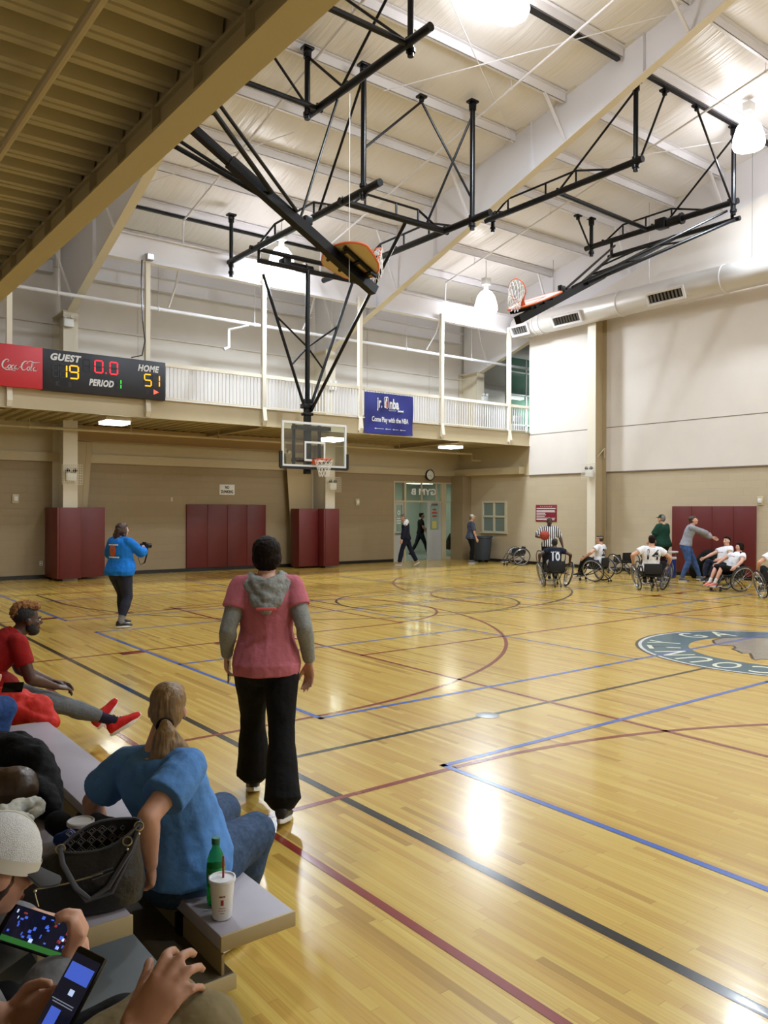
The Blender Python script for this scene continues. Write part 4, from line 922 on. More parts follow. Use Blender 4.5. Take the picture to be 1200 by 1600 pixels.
# floodlight cluster under walkway (tan twin spot)
t = thing('twin_spot', 'tan twin spotlight under the walkway left of the backboard', 'lamp', (11.9, 20.2, 3.55))
mb = MB(); mb.tube((11.9, 20.2, 3.78), (11.9, 20.2, 3.6), .02); mb.bbox((11.9, 20.2, 3.58), (.1, .06, .06), .01); mb.build('bracket', M_TANL, t, True)
for s in (-1, 1): mb = MB(); mb.lathe([(.03, 0), (.055, .1), (.05, .11)], (11.9+s*.08, 20.17, 3.53), 14, Matrix.Rotation(PI/2+.3, 3, 'X')); mb.build('spot_head', M_TAND, t, True)

# ------------------------------------------------ storefront entrance in the back wall
M_FRM = mat('frame_tan', (190, 178, 146), .4); M_DOOR = mat('door_grey', (176, 178, 176), .45); M_GREENW = mat('hall_green', (168, 178, 162), .6)
def frame_bars(name, bars, m, kind='structure', parent=None):
    mb = MB()
    for lo, hi in bars: mb.b2(lo, hi)
    return struct(name, mb, m, parent, world=parent is not None)
Yf = WY
fr = frame_bars('trim_1', [((17.36, Yf-.02, 0), (17.41, Yf+.12, 2.84)), ((20.37, Yf-.02, 0), (20.42, Yf+.12, 2.84)), ((17.41, Yf-.02, 2.79), (20.37, Yf+.12, 2.84)), ((17.41, Yf-.015, 2.10), (20.37, Yf+.1, 2.16)),
    ((17.85, Yf-.015, 0), (17.93, Yf+.1, 2.10)), ((17.85, Yf-.015, 2.16), (17.93, Yf+.1, 2.79)), ((19.64, Yf-.015, 0), (19.84, Yf+.1, 2.10)), ((19.60, Yf-.015, 2.16), (19.84, Yf+.1, 2.79)), ((18.66, Yf, 2.16), (18.70, Yf+.08, 2.79)), ((19.36, Yf, 2.16), (19.40, Yf+.08, 2.79)), ((19.84, Yf, 0), (20.37, Yf+.1, .1))], M_FRM)
for x0, x1, z0, z1 in ((17.93, 19.60, 2.16, 2.79), (17.41, 17.85, 2.16, 2.79), (19.84, 20.37, .1, 2.10), (19.84, 20.37, 2.16, 2.79)):
    mb = MB(); mb.b2((x0, Yf+.04, z0), (x1, Yf+.046, z1)); mb.build('glass_pane', M_GLASS, fr, True)
t = thing('window_lettering', 'white mirrored GYM B lettering on the glass over the entrance', 'lettering', (18.8, Yf+.03, 2.35))
o = text_obj('letters', 'GYM B', .3, M_WHITEP, face_mtx((0, 0, .12), (-1, 0, 0), (0, 0, 1)), t, width=1.2, bold=.01, ext=.002, world=False)
# doors: left leaf closed behind the walking man, right leaf swung open into the gym
def door_leaf(name, hinge, rz, w, parts):
    o = bpy.data.objects.new(name, None); COL.objects.link(o); o.location = hinge; o.rotation_euler = (0, 0, rz); o['kind'] = 'structure'; INFO[o.name] = Matrix.Translation(V(hinge)) @ Matrix.Rotation(rz, 4, 'Z')
    mb = MB(); gx0, gx1, gz0, gz1 = parts
    mb.b2((0, -.02, 0), (w, .02, gz0)); mb.b2((0, -.02, gz1), (w, .02, 2.1)); mb.b2((0, -.02, gz0), (gx0, .02, gz1)); mb.b2((gx1, -.02, gz0), (w, .02, gz1)); mb.build('door_panel', M_DOOR, o)
    mb = MB(); mb.b2((gx0, -.004, gz0), (gx1, .004, gz1)); mb.build('door_glass', M_GLASS, o)
    mb = MB(); mb.bbox((w/2, -.06, 1.0), (w*.85, .04, .06), .01); mb.bbox((w-.08, -.05, 1.0), (.08, .06, .14), .01); mb.build('door_handle', M_ALU, o)
    return o
d1 = door_leaf('door_1', (17.42, Yf+.05, 0), 0, .43, (.1, .36, 1.05, 2.0)); 
d2 = door_leaf('door_2', (19.62, Yf+.03, 0), math.radians(186), .74, (.13, .60, 1.1, 1.98))
mb = MB(); mb.bbox((.4, .05, 2.03), (.3, .06, .07), .01); mb.build('door_closer', M_ALU, d2)
mb = MB(); mb.b2((.25, .012, 1.15), (.48, .014, 1.42)); mb.build('notice', mat('notice_yellow', (196, 180, 96), .6), d2)
M_REDT = mat('sign_red', (176, 40, 34), .5)
for z_, x0, x1 in ((1.84, .27, .46), (1.72, .23, .50), (1.60, .25, .48)):
    for q in range(4): a_ = x0+(x1-x0)*q/4; mb = MB(); mb.b2((a_, .006, z_-.035), (a_+(x1-x0)*.19, .009, z_+.035)); mb.build('door_mark', M_REDT, d2)
text_obj('door_text', 'O', .2, M_WHITEP, face_mtx((.22, -.008, 1.72), (1, 0, 0), (0, 0, 1)), d1, width=.13, bold=.008, ext=.001, world=False)
for z_, w_ in ((1.52, .16), (1.44, .2), (1.36, .18)): mb = MB(); mb.b2((.22-w_/2, -.009, z_-.018), (.22+w_/2, -.006, z_+.018)); mb.build('door_mark', M_WHITEP, d1)
# hallway beyond
mb = MB(); mb.b2((16.6, Yf+.2, -.1), (22.5, Yf+4.6, -.001)); struct('floor', mb, mat('hall_floor', (120, 128, 118), .35))
mb = MB(); mb.b2((16.6, Yf+4.5, 0), (22.5, Yf+4.6, 3.0)); mb.b2((16.5, Yf+.2, 0), (16.6, Yf+4.6, 3.0)); mb.b2((22.4, Yf+.2, 0), (22.5, Yf+4.6, 3.0)); struct('wall_hall', mb, M_GREENW)
mb = MB(); mb.b2((16.5, Yf+.2, 3.0), (22.5, Yf+4.6, 3.05)); struct('ceiling', mb, M_WALLW)
mb = MB(); mb.b2((18.2, Yf+4.40, 0), (18.26, Yf+4.5, 2.6)); mb.b2((19.3, Yf+4.4, 0), (19.36, Yf+4.5, 2.6)); mb.b2((18.2, Yf+4.4, 2.1), (19.3, Yf+4.5, 2.16)); mb.b2((20.4, Yf+4.4, 0), (20.46, Yf+4.5, 2.6)); struct('trim_2', mb, M_FRM)
def ceil_panel(x, y, z, lab, w=10, sx=1.2, sy=.3):
    t = thing('strip_light', lab, 'lamp', (x, y, z)); mb = MB(); mb.b2((-sx/2, -sy/2, 0), (sx/2, sy/2, .06)); mb.build('diffuser', M_LENSF, t); lamp_light('lamp_light', t, (0, 0, -.03), 'AREA', w, sx, (.93, 1, .93), sy)
ceil_panel(18.3, Yf+2.2, 2.9, 'strip light on the hallway ceiling beyond the entrance', 26); ceil_panel(20.6, Yf+2.4, 2.9, 'strip light on the hallway ceiling right of the entrance', 20)
# window in the right wall
M_WF = mat('window_frame_cream', (206, 200, 176), .4)
o = bpy.data.objects.new('window_1', None); COL.objects.link(o); o.location = (WX, 20.15, 1.05); o['kind'] = 'structure'; INFO[o.name] = Matrix.Translation(o.location)
mb = MB()
for y in (19.57, 20.13, 20.70): mb.b2((WX-.06, y-.035, 1.05), (WX+.06, y+.035, 2.15))
for z in (1.05, 1.6, 2.12): mb.b2((WX-.055, 19.57, z-.03), (WX+.055, 20.7, z+.035))
mb.b2((WX-.1, 19.5, 1.0), (WX+.02, 20.78, 1.04)); mb.build('window_frame', M_WF, o, True)
mb = MB(); mb.b2((WX-.01, 19.6, 1.08), (WX-.004, 20.68, 2.1)); mb.build('window_glass', mat('dim_glass', (120, 134, 128), .08, spec=.6), o, True)
mb = MB(); mb.b2((WX-.0035, 20.17, 1.1), (WX-.003, 20.5, 2.08)); mb.build('room_beyond', mat('brown_dim', (92, 74, 52), .4), o, True)
# glazed wall of the next gym, beyond the walkway opening
mb = MB(); mb.b2((23, WY, 4.42), (XE, WY+.02, RZ(WY))); g = struct('window_2', mb, mat('gym_glass', (96, 128, 116), .06, spec=.7))
mb = MB()
for x in (23.0, 24.1, 25.2, 26.3): mb.b2((x, WY-.05, 4.42), (x+.05, WY, RZ(WY)))
for z in (5.2, 6.4, 7.3): mb.b2((23, WY-.05, z), (XE, WY, z+.05))
mb.build('window_frame', M_WHITE, g)
mb = MB(); mb.b2((XE, 18, 4.3), (XE+.1, WY, 9)); struct('wall_far', mb, M_GREENW)
ceil_panel(24.4, 21.0, 6.5, 'strip light seen through the opening beyond the walkway', 110)
for x_ in (24.0, 24.8): mb = MB(); mb.tube((x_, 21.0, 6.56), (x_, 21.0, RZ(21)-.02), .008, n=6); mb.build('hanger_rod', M_WHITE, bpy.data.objects['strip_light.002'], True)

t = thing('walkway_sign', 'small white exercise sign hanging beyond the last railing section', 'sign', (20.9, 19.2, 4.6))
mb = MB(); mb.b2((20.6, 19.4, 4.62), (21.25, 19.45, 4.82)); mb.b2((20.7, 19.4, 4.95), (21.1, 19.45, 5.15)); mb.build('plate', M_WHITEP, t, True)

# trash can
t = thing('trash_can', 'grey wheeled trash can under the window on the right wall', 'trash can', (19.92, 20.2, 0))
mb = MB(); mb.lathe([(.27, .08), (.28, .1), (.36, .84), (.39, .85), (.39, .91), (.36, .91), (.35, .85), (.26, .12)], (0, 0, 0), 30); mb.build('body', mat('can_grey', (58, 66, 78), .5), t)
for s in (-1, 1): mb = MB(); mb.bbox((s*.39, 0, .80), (.06, .16, .04), .01); mb.build('handle', MATS['can_grey'], t)
for a in range(5): A = 2*PI*a/5; mb = MB(); mb.lathe([(.001, -.015), (.035, -.015), (.035, .015), (.001, .015)], (.2*math.cos(A), .2*math.sin(A), .035), 12, Matrix.Rotation(PI/2, 3, 'X')); mb.build('caster', M_BLK, t)
# ================================================================== figures: helper
class Blob:
    """closed lofts that are fused into one continuous skin"""
    def __init__(s): s.mb = MB()
    def loft(s, rings):     # (centre, axis a, axis b)
        rs = []
        for c, a, b in rings:
            c = V(c); rs.append([c + a*math.cos(2*PI*i/16) + b*math.sin(2*PI*i/16) for i in range(16)])
        s.mb.rings(rs, True); return s
    def cap(s, p0, p1, r0, r1, flat0=False, flat1=False, k=None):
        p0 = V(p0); p1 = V(p1); x, y, d = basis(p1-p0); rings = []
        if not flat0:
            for t in (75, 50, 25): A = math.radians(t); rings.append((p0-d*r0*math.sin(A), x*r0*math.cos(A), y*r0*math.cos(A)))
        rings.append((p0, x*r0, y*r0)); rings.append((p1, x*r1, y*r1))
        if not flat1:
            for t in (25, 50, 75): A = math.radians(t); rings.append((p1+d*r1*math.sin(A), x*r1*math.cos(A), y*r1*math.cos(A)))
        return s.loft(rings)
    def chain(s, pts, rs, flat0=False, flat1=False):
        for i in range(len(pts)-1): s.cap(pts[i], pts[i+1], rs[i], rs[i+1], flat0 and i == 0, flat1 and i == len(pts)-2)
        return s
    def ell(s, c, r, m=None): s.mb.sphere(c, r, 16, 10, m); return s
    def build(s, name, m, parent, voxel=.01, smooth=4, disp=0.0, dscale=.12, factor=.5):
        me = s.mb.mesh(name, m)
        bm = bmesh.new(); bm.from_mesh(me); bmesh.ops.recalc_face_normals(bm, faces=bm.faces); bm.to_mesh(me); bm.free()
        o = bpy.data.objects.new(name, me); COL.objects.link(o)
        md = o.modifiers.new('r', 'REMESH'); md.mode = 'VOXEL'; md.voxel_size = voxel; md.use_smooth_shade = True
        sm = o.modifiers.new('s', 'SMOOTH'); sm.factor = factor; sm.iterations = smooth
        if disp:
            tx = bpy.data.textures.new('folds', 'CLOUDS'); tx.noise_scale = dscale; tx.noise_depth = 2
            dm = o.modifiers.new('d', 'DISPLACE'); dm.texture = tx; dm.strength = disp; dm.mid_level = .5
        bpy.context.view_layer.update(); dg = bpy.context.evaluated_depsgraph_get()
        me2 = bpy.data.meshes.new_from_object(o.evaluated_get(dg)); o.modifiers.clear(); o.data = me2; bpy.data.meshes.remove(me)
        me2.name = name; me2.materials.clear()
        for mm in (m if isinstance(m, (list, tuple)) else [m]): me2.materials.append(mm)
        me2.polygons.foreach_set('use_smooth', [True]*len(me2.polygons))
        o.parent = parent; return o

def ik(a, b, l1, l2, pole):
    a = V(a); b = V(b); d = b-a; L = max(1e-4, d.length)
    if L > (l1+l2)*.998: b = a+d.normalized()*(l1+l2)*.998; d = b-a; L = d.length
    x = (l1*l1-l2*l2+L*L)/(2*L); h = math.sqrt(max(0, l1*l1-x*x)); d.normalize()
    p = V(pole); p = (p-d*p.dot(d)); p = p.normalized() if p.length > 1e-5 else V((0, 0, 1))
    return a+d*x+p*h, b

def frame(d, up):
    d = V(d).normalized(); x = d.cross(V(up)); x = x.normalized() if x.length > 1e-5 else V((1, 0, 0)); u = x.cross(d); return x, d, u

SKIN = {}
def skin(name, c, rough=.5): 
    m = mat('skin_'+name, c, rough, noise=.06, nscale=12, sss=.08); SKIN[name] = m; return m

def hand(B, w, d, palm, side, s=1.0, curl=(25, 35, 25), spread=6, thumb=(35, 20), fcurl=None):
    """w wrist, d towards fingers, palm = outward palm normal, side +1 right hand / -1 left"""
    w = V(w); d = V(d).normalized(); p = V(palm); p = (p-d*p.dot(d)).normalized(); x = d.cross(p).normalized()*side   # x points to the thumb side
    x = -x if False else x
    k = s
    B.loft([(w-d*.02*k, x*.026*k, p*.019*k), (w+d*.012*k, x*.028*k, p*.018*k), (w+d*.045*k, x*.038*k, p*.017*k), (w+d*.08*k, x*.041*k, p*.014*k), (w+d*.094*k, x*.036*k, p*.009*k)])
    B.ell(w+d*.035*k+x*.024*k+p*.006*k, (.018*k, .018*k, .022*k))
    Ls = [(.042, .026, .021), (.047, .03, .022), (.043, .028, .021), (.034, .021, .019)]
    tips = []
    for i in range(4):
        off = (.030, .010, -.010, -.029)[i]; b = w+d*((.088, .092, .088, .08)[i])*k+x*off*k
        a = 0; sp = math.radians(spread*(1.5-i)); dd = (d*math.cos(sp)+x*math.sin(sp)).normalized(); P = [b-dd*.012*k]; q = b
        cc = fcurl[i] if fcurl else curl
        P.append(b)
        for j in range(3):
            a += math.radians(cc[j]); v = dd*math.cos(a)+p*math.sin(a); q = q+v*Ls[i][j]*k; P.append(q)
        r = (.0092, .0095, .0092, .0082)[i]*k
        B.chain(P, [r*1.05, r*1.08, r, r*.92, r*.8]); tips.append(P)
    # thumb leaves the side of the palm near its base
    b = w+d*.022*k+x*.026*k; ta, tb = math.radians(thumb[0]), math.radians(thumb[1])
    v0 = (d*math.cos(ta)+x*math.sin(ta)+p*.35).normalized(); q1 = b+v0*.040*k
    v1 = (d*math.cos(ta-tb)+x*math.sin(ta-tb)+p*.45).normalized(); q2 = q1+v1*.032*k; v2 = (d*math.cos(ta-1.6*tb)+x*math.sin(ta-1.6*tb)+p*.5).normalized(); q3 = q2+v2*.026*k
    B.chain([b-v0*.01*k, q1, q2, q3], [.016*k, .0125*k, .0105*k, .009*k]); tips.append([b, q1, q2, q3])
    return tips

def head_blob(B, c, fx, s=1.0, neck=None, jaw=1.0, nr=.054, ears=True):
    x, f, u = fx; M = Matrix((x, f, u)).transposed(); P = lambda a, b, d: V(c)+(x*a+f*b+u*d)*s
    E = lambda p, r: B.ell(P(*p), tuple(q*s for q in r), M)
    E((0, -.018, .032), (.074, .094, .086)); E((0, .028, -.02), (.064, .062, .088)); E((0, .045, -.078), (.040*jaw, .042, .034)); E((0, .01, -.06), (.056*jaw, .055, .05))
    B.cap(P(-.034, .078, .022), P(.034, .078, .022), .013*s, .013*s)
    B.cap(P(0, .084, .018), P(0, .104, -.022), .008*s, .013*s); B.cap(P(-.012, .092, -.026), P(.012, .092, -.026), .009*s, .009*s)
    B.cap(P(-.018, .083, -.054), P(.018, .083, -.054), .0095*s, .0095*s); B.cap(P(-.015, .082, -.064), P(.015, .082, -.064), .009*s, .009*s)
    for q in (-1, 1):
        E((q*.04, .062, -.018), (.022, .022, .02))
        if ears: B.ell(P(q*.077, -.006, -.012), (.010*s, .021*s, .031*s), M)
    if neck is not None: B.cap(P(0, -.022, -.05), neck, nr*s, nr*1.14*s)
def face_parts(t, c, fx, s, lipcol=(150, 84, 78), brow=(50, 36, 28)):
    x, f, u = fx; P = lambda a, b, d: V(c)+(x*a+f*b+u*d)*s; M = Matrix((x, f, u)).transposed()
    for q in (-1, 1):
        mb = MB(); mb.sphere(P(q*.030, .0795, .004), (.0135*s, .0095*s, .008*s), 12, 8, M); o = mb.build('eye', mat('eye_white', (228, 224, 218), .3), t)
        mb = MB(); mb.sphere(P(q*.030, .087, .004), (.0055*s, .004*s, .0055*s), 10, 6, M); mb.build('iris', mat('iris_dark', (40, 26, 18), .2), o)
        mb = MB(); mb.path([P(q*.014, .093, .024), P(q*.03, .092, .029), P(q*.046, .083, .022)], .004*s, 6); mb.build('eyebrow', mat('brow_%d' % brow[0], brow, .8), t)
    mb = MB(); mb.path([P(-.024, .086, -.059), P(-.01, .0935, -.056), P(.01, .0935, -.056), P(.024, .086, -.059)], .0055*s, 6); mb.build('lips', mat('lip_%d' % lipcol[0], lipcol, .5), t)

M_SOLE = mat('shoe_sole_white', (222, 220, 214), .5)
def shoe(t, ank, d, up, m, s=1.0, sole=None, L=.285, high=False, name='shoe', lace=None):
    d = V(d).normalized(); u = V(up); u = (u-d*u.dot(d)).normalized(); x = d.cross(u)
    P = lambda a, b, c: V(ank)+(x*a+d*b+u*c)*s
    B = Blob(); k = L/.285
    B.loft([(P(0, -.075*k, -.045), x*.022*s, u*.02*s), (P(0, -.066*k, -.035), x*.034*s, u*.040*s), (P(0, -.02, -.025), x*.040*s, u*.058*s), (P(0, .05*k, -.040), x*.044*s, u*.044*s), (P(0, .11*k, -.055), x*.048*s, u*.031*s), (P(0, .165*k, -.062), x*.044*s, u*.024*s), (P(0, .195*k, -.066), x*.026*s, u*.016*s)])
    if high: B.cap(P(0, -.02, -.02), P(0, -.015, .05), .046*s, .043*s, flat1=True)
    else: B.cap(P(0, -.025, -.03), P(0, -.02, .015), .043*s, .041*s, flat1=True)
    o = B.build(name, m, t, .007, 3)
    mb = MB(); rs = []
    for z, g in ((-.095, .95), (-.09, 1.0), (-.072, 1.0), (-.068, .96)):
        ring = []
        for i in range(24):
            a = 2*PI*i/24; y = math.cos(a); w = (.047 if y > 0 else .038)*(1-.18*abs(y)**3); ring.append(P(math.sin(a)*w*g, .06*k+y*.14*k*g, z+(.012*max(0, y)**3)))
        rs.append(ring)
    mb.rings(rs, True); mb.build('sole', sole or M_SOLE, o)
    if lace:
        mb = MB()
        for j in range(5):
            y = .035*k+.018*j; hgt = .020-.0125*j-.004
            mb.path([P(-.024, y, hgt-.012), P(0, y+.006, hgt), P(.024, y, hgt-.012)], .0032*s, 5)
        mb.path([P(0, .03, .02), P(.02, .02, .045), P(.03, .03, .025), P(0, .03, .02), P(-.02, .02, .045), P(-.03, .03, .022)], .0022*s, 4); mb.build('lace', lace, o)
    return o

class Person:
    def __init__(s, label, loc, rz, h=1.72, group=None, name='person'):
        s.t = thing(name, label, 'person', loc, rz, group); s.h = h; s.k = h/1.75; s.vox = .011; s.g = 1.0; s.belly = 0.0; s.hipw = 1.0; s.arm_g = 1.0; s.leg_g = 1.0
    def pose(s, pelvis=(0, 0, .93), lean=0, side=0, twist=0, pyaw=0, plean=None, head=(0, 0, 0), hands=None, elb=None, feet=None, knee=None, footyaw=(8, -8), footpitch=(0, 0), shrug=0, neckfwd=.02):
        k = s.k; s.pel = V((pelvis[0], pelvis[1], pelvis[2]*1.0))
        ry = Matrix.Rotation(math.radians(pyaw), 3, 'Z'); tw = Matrix.Rotation(math.radians(pyaw+twist), 3, 'Z')
        s.px = ry @ V((1, 0, 0)); s.pf = ry @ V((0, 1, 0)); s.cx = tw @ V((1, 0, 0))
        la = math.radians(lean); sa = math.radians(side); s.up1 = V((math.sin(sa), math.sin(la), math.cos(la))).normalized(); s.up1 = ry @ s.up1
        pl = math.radians(lean*.35 if plean is None else plean); s.up0 = ry @ V((math.sin(sa)*.4, math.sin(pl), math.cos(pl)))
        s.cx = (s.cx-s.up1*s.cx.dot(s.up1)).normalized(); s.cf = s.up1.cross(s.cx)
        T0 = s.pel; mid = T0+s.up0*.24*k; s.neck = mid+s.up1*.30*k; s.mid = mid; s.T0 = T0
        s.sh = [s.neck-s.up1*.055*k+s.cx*q*.160*k*(.5+.5*s.g)+s.up1*shrug*k for q in (-1, 1)]
        s.hip = [T0+s.px*q*.088*k*s.hipw for q in (-1, 1)]
        hy, hp, ht = [math.radians(a) for a in head]
        hb = s.neck+s.up1*.026*k+s.cf*neckfwd*k
        cfh = V((s.cf.x, s.cf.y, 0)).normalized(); cxh = cfh.cross(V((0, 0, 1)))
        f = (cfh*math.cos(hy)+cxh*math.sin(hy)); f = (f*math.cos(hp)+V((0, 0, 1))*math.sin(hp)).normalized()
        up = V((0, 0, 1))*math.cos(ht)+cxh*math.sin(ht); x = f.cross(up).normalized(); u = x.cross(f)
        s.hf = (x, f, u); s.head = hb+u*.115*k+f*.012*k; s.neckb = s.neck-s.up1*.03*k
        s.A = []; s.Lg = []
        for i in (0, 1):
            ht_ = s.sh[i]+V(hands[i]) if False else V(hands[i]); e, w = ik(s.sh[i], ht_, .285*k, .255*k, elb[i]); s.A.append((s.sh[i], e, w))
            kn, an = ik(s.hip[i], V(feet[i]), .425*k, .43*k, knee[i]); s.Lg.append((s.hip[i], kn, an))
        s.fd = []
        for i in (0, 1):
            a = math.radians(footyaw[i]+0); d = ry @ V((math.sin(a), math.cos(a), 0)); p = math.radians(footpitch[i]); s.fd.append((d*math.cos(p)+V((0, 0, 1))*math.sin(p), V((0, 0, 1))*math.cos(p)-d*math.sin(p)))
        return s
    def fit(s, target, lo=-30, hi=70, var='lean', **kw):      # lean so that the head reaches its height, then slide the seat
        best = None
        for ln in range(lo, hi, 2):
            kw[var] = ln; s.pose(**kw)
            e = abs((wm(s.t) @ s.head).z-target[2])
            if best is None or e < best[0]-1e-4: best = (e, ln)
        kw[var] = best[1]; s.pose(**kw); h = wm(s.t) @ s.head; s.best = best
        s.t.location.x += target[0]-h.x; s.t.location.y += target[1]-h.y
        INFO[s.t.name] = Matrix.Translation(s.t.location) @ Matrix.Rotation(s.t.rotation_euler.z, 4, 'Z'); return s
    def torso(s, B, off=0.0, z0=-.12, z1=.60, flare=0, hemflat=True):
        k = s.k; g = s.g; pr = [(-.13, .10, .085, 0), (-.07, .155, .112, -.01), (0, .172, .122, -.012), (.07, .165, .118, 0), (.14, .150, .108, .006), (.22, .142, .102, .006), (.31, .152, .110, .006), (.39, .160, .114, .004), (.455, .152, .104, -.002), (.505, .122, .084, -.008), (.535, .082, .066, -.010), (.555, .062, .056, -.008)]
        rings = []
        for z, a, b, fo in pr:
            if z < z0-.001 or z > z1+.001: continue
            t = max(0, min(1, (z+.05)/.5)); sm = t*t*(3-2*t)
            if z <= .24: c = s.T0+s.up0*z*k
            else: c = s.mid+s.up1*(z-.24)*k
            x = (s.px*(1-sm)+s.cx*sm).normalized(); up = (s.up0*(1-sm)+s.up1*sm).normalized(); x = (x-up*x.dot(up)).normalized(); f = up.cross(x)
            hw = s.hipw if z < .12 else 1+(s.hipw-1)*max(0, .25-z)/.13*.5
            bl = s.belly*math.exp(-((z-.14)/.14)**2)
            extra = flare*max(0, (.2-z)/.3)
            rings.append((c+f*(fo+bl*.5)*k, x*((a*g*hw+bl*.35)*k+off+extra), f*((b*g+bl*.5)*k+off+extra)))
        B.loft(rings)
        for q in (0, 1): B.cap(s.neck-s.up1*.058*k, s.sh[q]-(s.sh[q]-s.neck)*.06, (.056*g)*k+off, (.049*(.5+.5*g))*k+off)
    def arm(s, B, i, off=0.0, t0=0, t1=2.0, flare=0.0, flat=True):
        k = s.k*(.5+.5*s.g)*s.arm_g; a, e, w = s.A[i]; rr = lambda t: ((.056, .050, .043, .040, .030) if True else 0)
        prof = [(0, .050), (.3, .049), (.7, .044), (1.0, .040), (1.2, .043), (1.45, .038), (1.8, .029), (2.0, .026)]
        P = lambda t: a.lerp(e, t) if t <= 1 else e.lerp(w, t-1)
        R = lambda t: np.interp(t, [p[0] for p in prof], [p[1] for p in prof])*k+off+flare*max(0, t-t0)
        ts = sorted(set([t0, t1]+[p[0] for p in prof if t0 < p[0] < t1])); B.chain([P(t) for t in ts], [R(t) for t in ts], False, flat and t1 < 2)
        return P(t1), R(t1)
    def leg(s, B, i, off=0.0, t0=0, t1=2.0, flare=0.0, flat=True, wide=0.0):
        k = s.k*(.5+.5*s.g)*s.leg_g; a, e, w = s.Lg[i]; prof = [(0, .092), (.25, .088), (.6, .070), (.92, .056), (1.0, .056), (1.15, .052), (1.35, .056), (1.6, .044), (1.85, .034), (2.0, .035)]
        P = lambda t: a.lerp(e, t) if t <= 1 else e.lerp(w, t-1)
        R = lambda t: np.interp(t, [p[0] for p in prof], [p[1] for p in prof])*k+off+wide*max(0, t-.8)+flare*max(0, t-1.3)
        ts = sorted(set([t0, t1]+[p[0] for p in prof if t0 < p[0] < t1])); B.chain([P(t) for t in ts], [R(t) for t in ts], False, flat and t1 < 2)
    def body(s, m, hands=None, jaw=1.0, feet=True, ears=True, smooth=3, face=True, lip=(150, 84, 78), brow=(50, 36, 28)):
        B = Blob(); s.torso(B, -.006); head_blob(B, s.head, s.hf, s.k*.98, s.neckb, jaw, ears=ears)
        for i in (0, 1):
            s.arm(B, i); s.leg(B, i, -.004)
            q = -1 if i == 0 else 1; a, e, w = s.A[i]; d = (w-e).normalized(); hh = (hands or {}).get(i, {})
            dd = V(hh['d']) if 'd' in hh else d; pn = V(hh.get('p', s.cx*(-q)))
            hand(B, w+d*.012, dd, pn, -q if False else q, s.k*hh.get('s', .98), hh.get('curl', (22, 32, 22)), hh.get('spread', 4), hh.get('thumb', (30, 15)), hh.get('fc'))
            an = s.Lg[i][2]; fd, fu = s.fd[i]; x = fd.cross(fu)
            B.loft([(an-fd*.05-fu*.055, x*.025, fu*.02), (an-fd*.03-fu*.04, x*.032, fu*.032), (an+fd*.05-fu*.055, x*.038, fu*.024), (an+fd*.14-fu*.07, x*.036, fu*.014)])
        o = B.build('body', m, s.t, s.vox, smooth)
        if face: face_parts(s.t, s.head, s.hf, s.k*.98, lip, brow)
        return o
    def shirt(s, m, sleeve=.55, off=.012, hem=-.05, name='shirt', flare=.02, sflare=.012, disp=.012, neckline=.535, smooth=3, vox=None):
        B = Blob(); s.torso(B, off, hem, neckline, flare)
        for i in (0, 1): s.arm(B, i, off*1.0+.002, 0, sleeve, sflare)
        return B.build(name, m, s.t, vox or s.vox, smooth, disp)
    def pants(s, m, length=1.9, off=.012, top=.10, name='trousers', flare=0, wide=0.0, disp=.01, vox=None):
        B = Blob(); s.torso(B, off, -.14, top)
        for i in (0, 1): s.leg(B, i, off, 0, length, flare, wide=wide)
        return B.build(name, m, s.t, vox or s.vox, 3, disp)
    def shoes(s, m, sole=None, L=.285, high=False, lace=None):
        for i in (0, 1): fd, fu = s.fd[i]; shoe(s.t, s.Lg[i][2], fd, fu, m, s.k, sole, L, high, lace=lace)
    def socks(s, m, t0=1.75):
        for i in (0, 1): B = Blob(); s.leg(B, i, .006, t0, 2.0); B.build('sock', m, s.t, .008, 2)
    def hp(s, a, b, d): x, f, u = s.hf; return s.head+(x*a+f*b+u*d)*s.k*.98
    def hair(s, m, style='short', vox=.008, disp=.008):
        x, f, u = s.hf; M = Matrix((x, f, u)).transposed(); k = s.k*.98; B = Blob()
        if style == 'capped':
            for c_, r_ in (((0, -.05, -.01), (.076, .06, .07)), ((-.06, -.02, -.02), (.024, .05, .06)), ((.06, -.02, -.02), (.024, .05, .06)), ((0, -.03, .04), (.076, .086, .06))): B.ell(s.hp(*c_), tuple(q*k for q in r_), M)
            return B.build('hair', m, s.t, vox, 2, disp, .02)
        E = lambda p, r: B.ell(s.hp(*p), tuple(q*k for q in r), M)
        E((0, -.032, .046), (.082, .090, .080)); E((0, -.05, .0), (.076, .062, .075)); E((0, .02, .085), (.066, .060, .036))
        if style == 'bob':
            E((0, -.030, .035), (.094, .098, .090)); E((0, -.040, -.02), (.094, .080, .085)); E((0, -.05, -.06), (.078, .052, .05))
            for q in (-1, 1): E((q*.072, -.008, -.02), (.024, .048, .06))
        if style == 'curl': E((0, .0, .095), (.07, .075, .035))
        return B.build('hair', m, s.t, vox, 2, disp, .02)
    def number(s, body, m, garment, size=.25, z=.33, width=None, front=False, dx=0, name='number', bold=.012):
        bv = bvh_of(garment); d = 1 if front else -1; c = s.T0+s.up0*.24*s.k+s.up1*(z-.24)*s.k+s.cx*dx
        n = s.cf*d; r = s.cx*(-d) if front else s.cx; 
        mt = Matrix(((r.x, s.up1.x, n.x, c.x+n.x*.3), (r.y, s.up1.y, n.y, c.y+n.y*.3), (r.z, s.up1.z, n.z, c.z+n.z*.3), (0, 0, 0, 1)))
        return text_obj(name, body, size, m, mt, s.t, width=width, bold=bold, surf=bv, lift=.004)
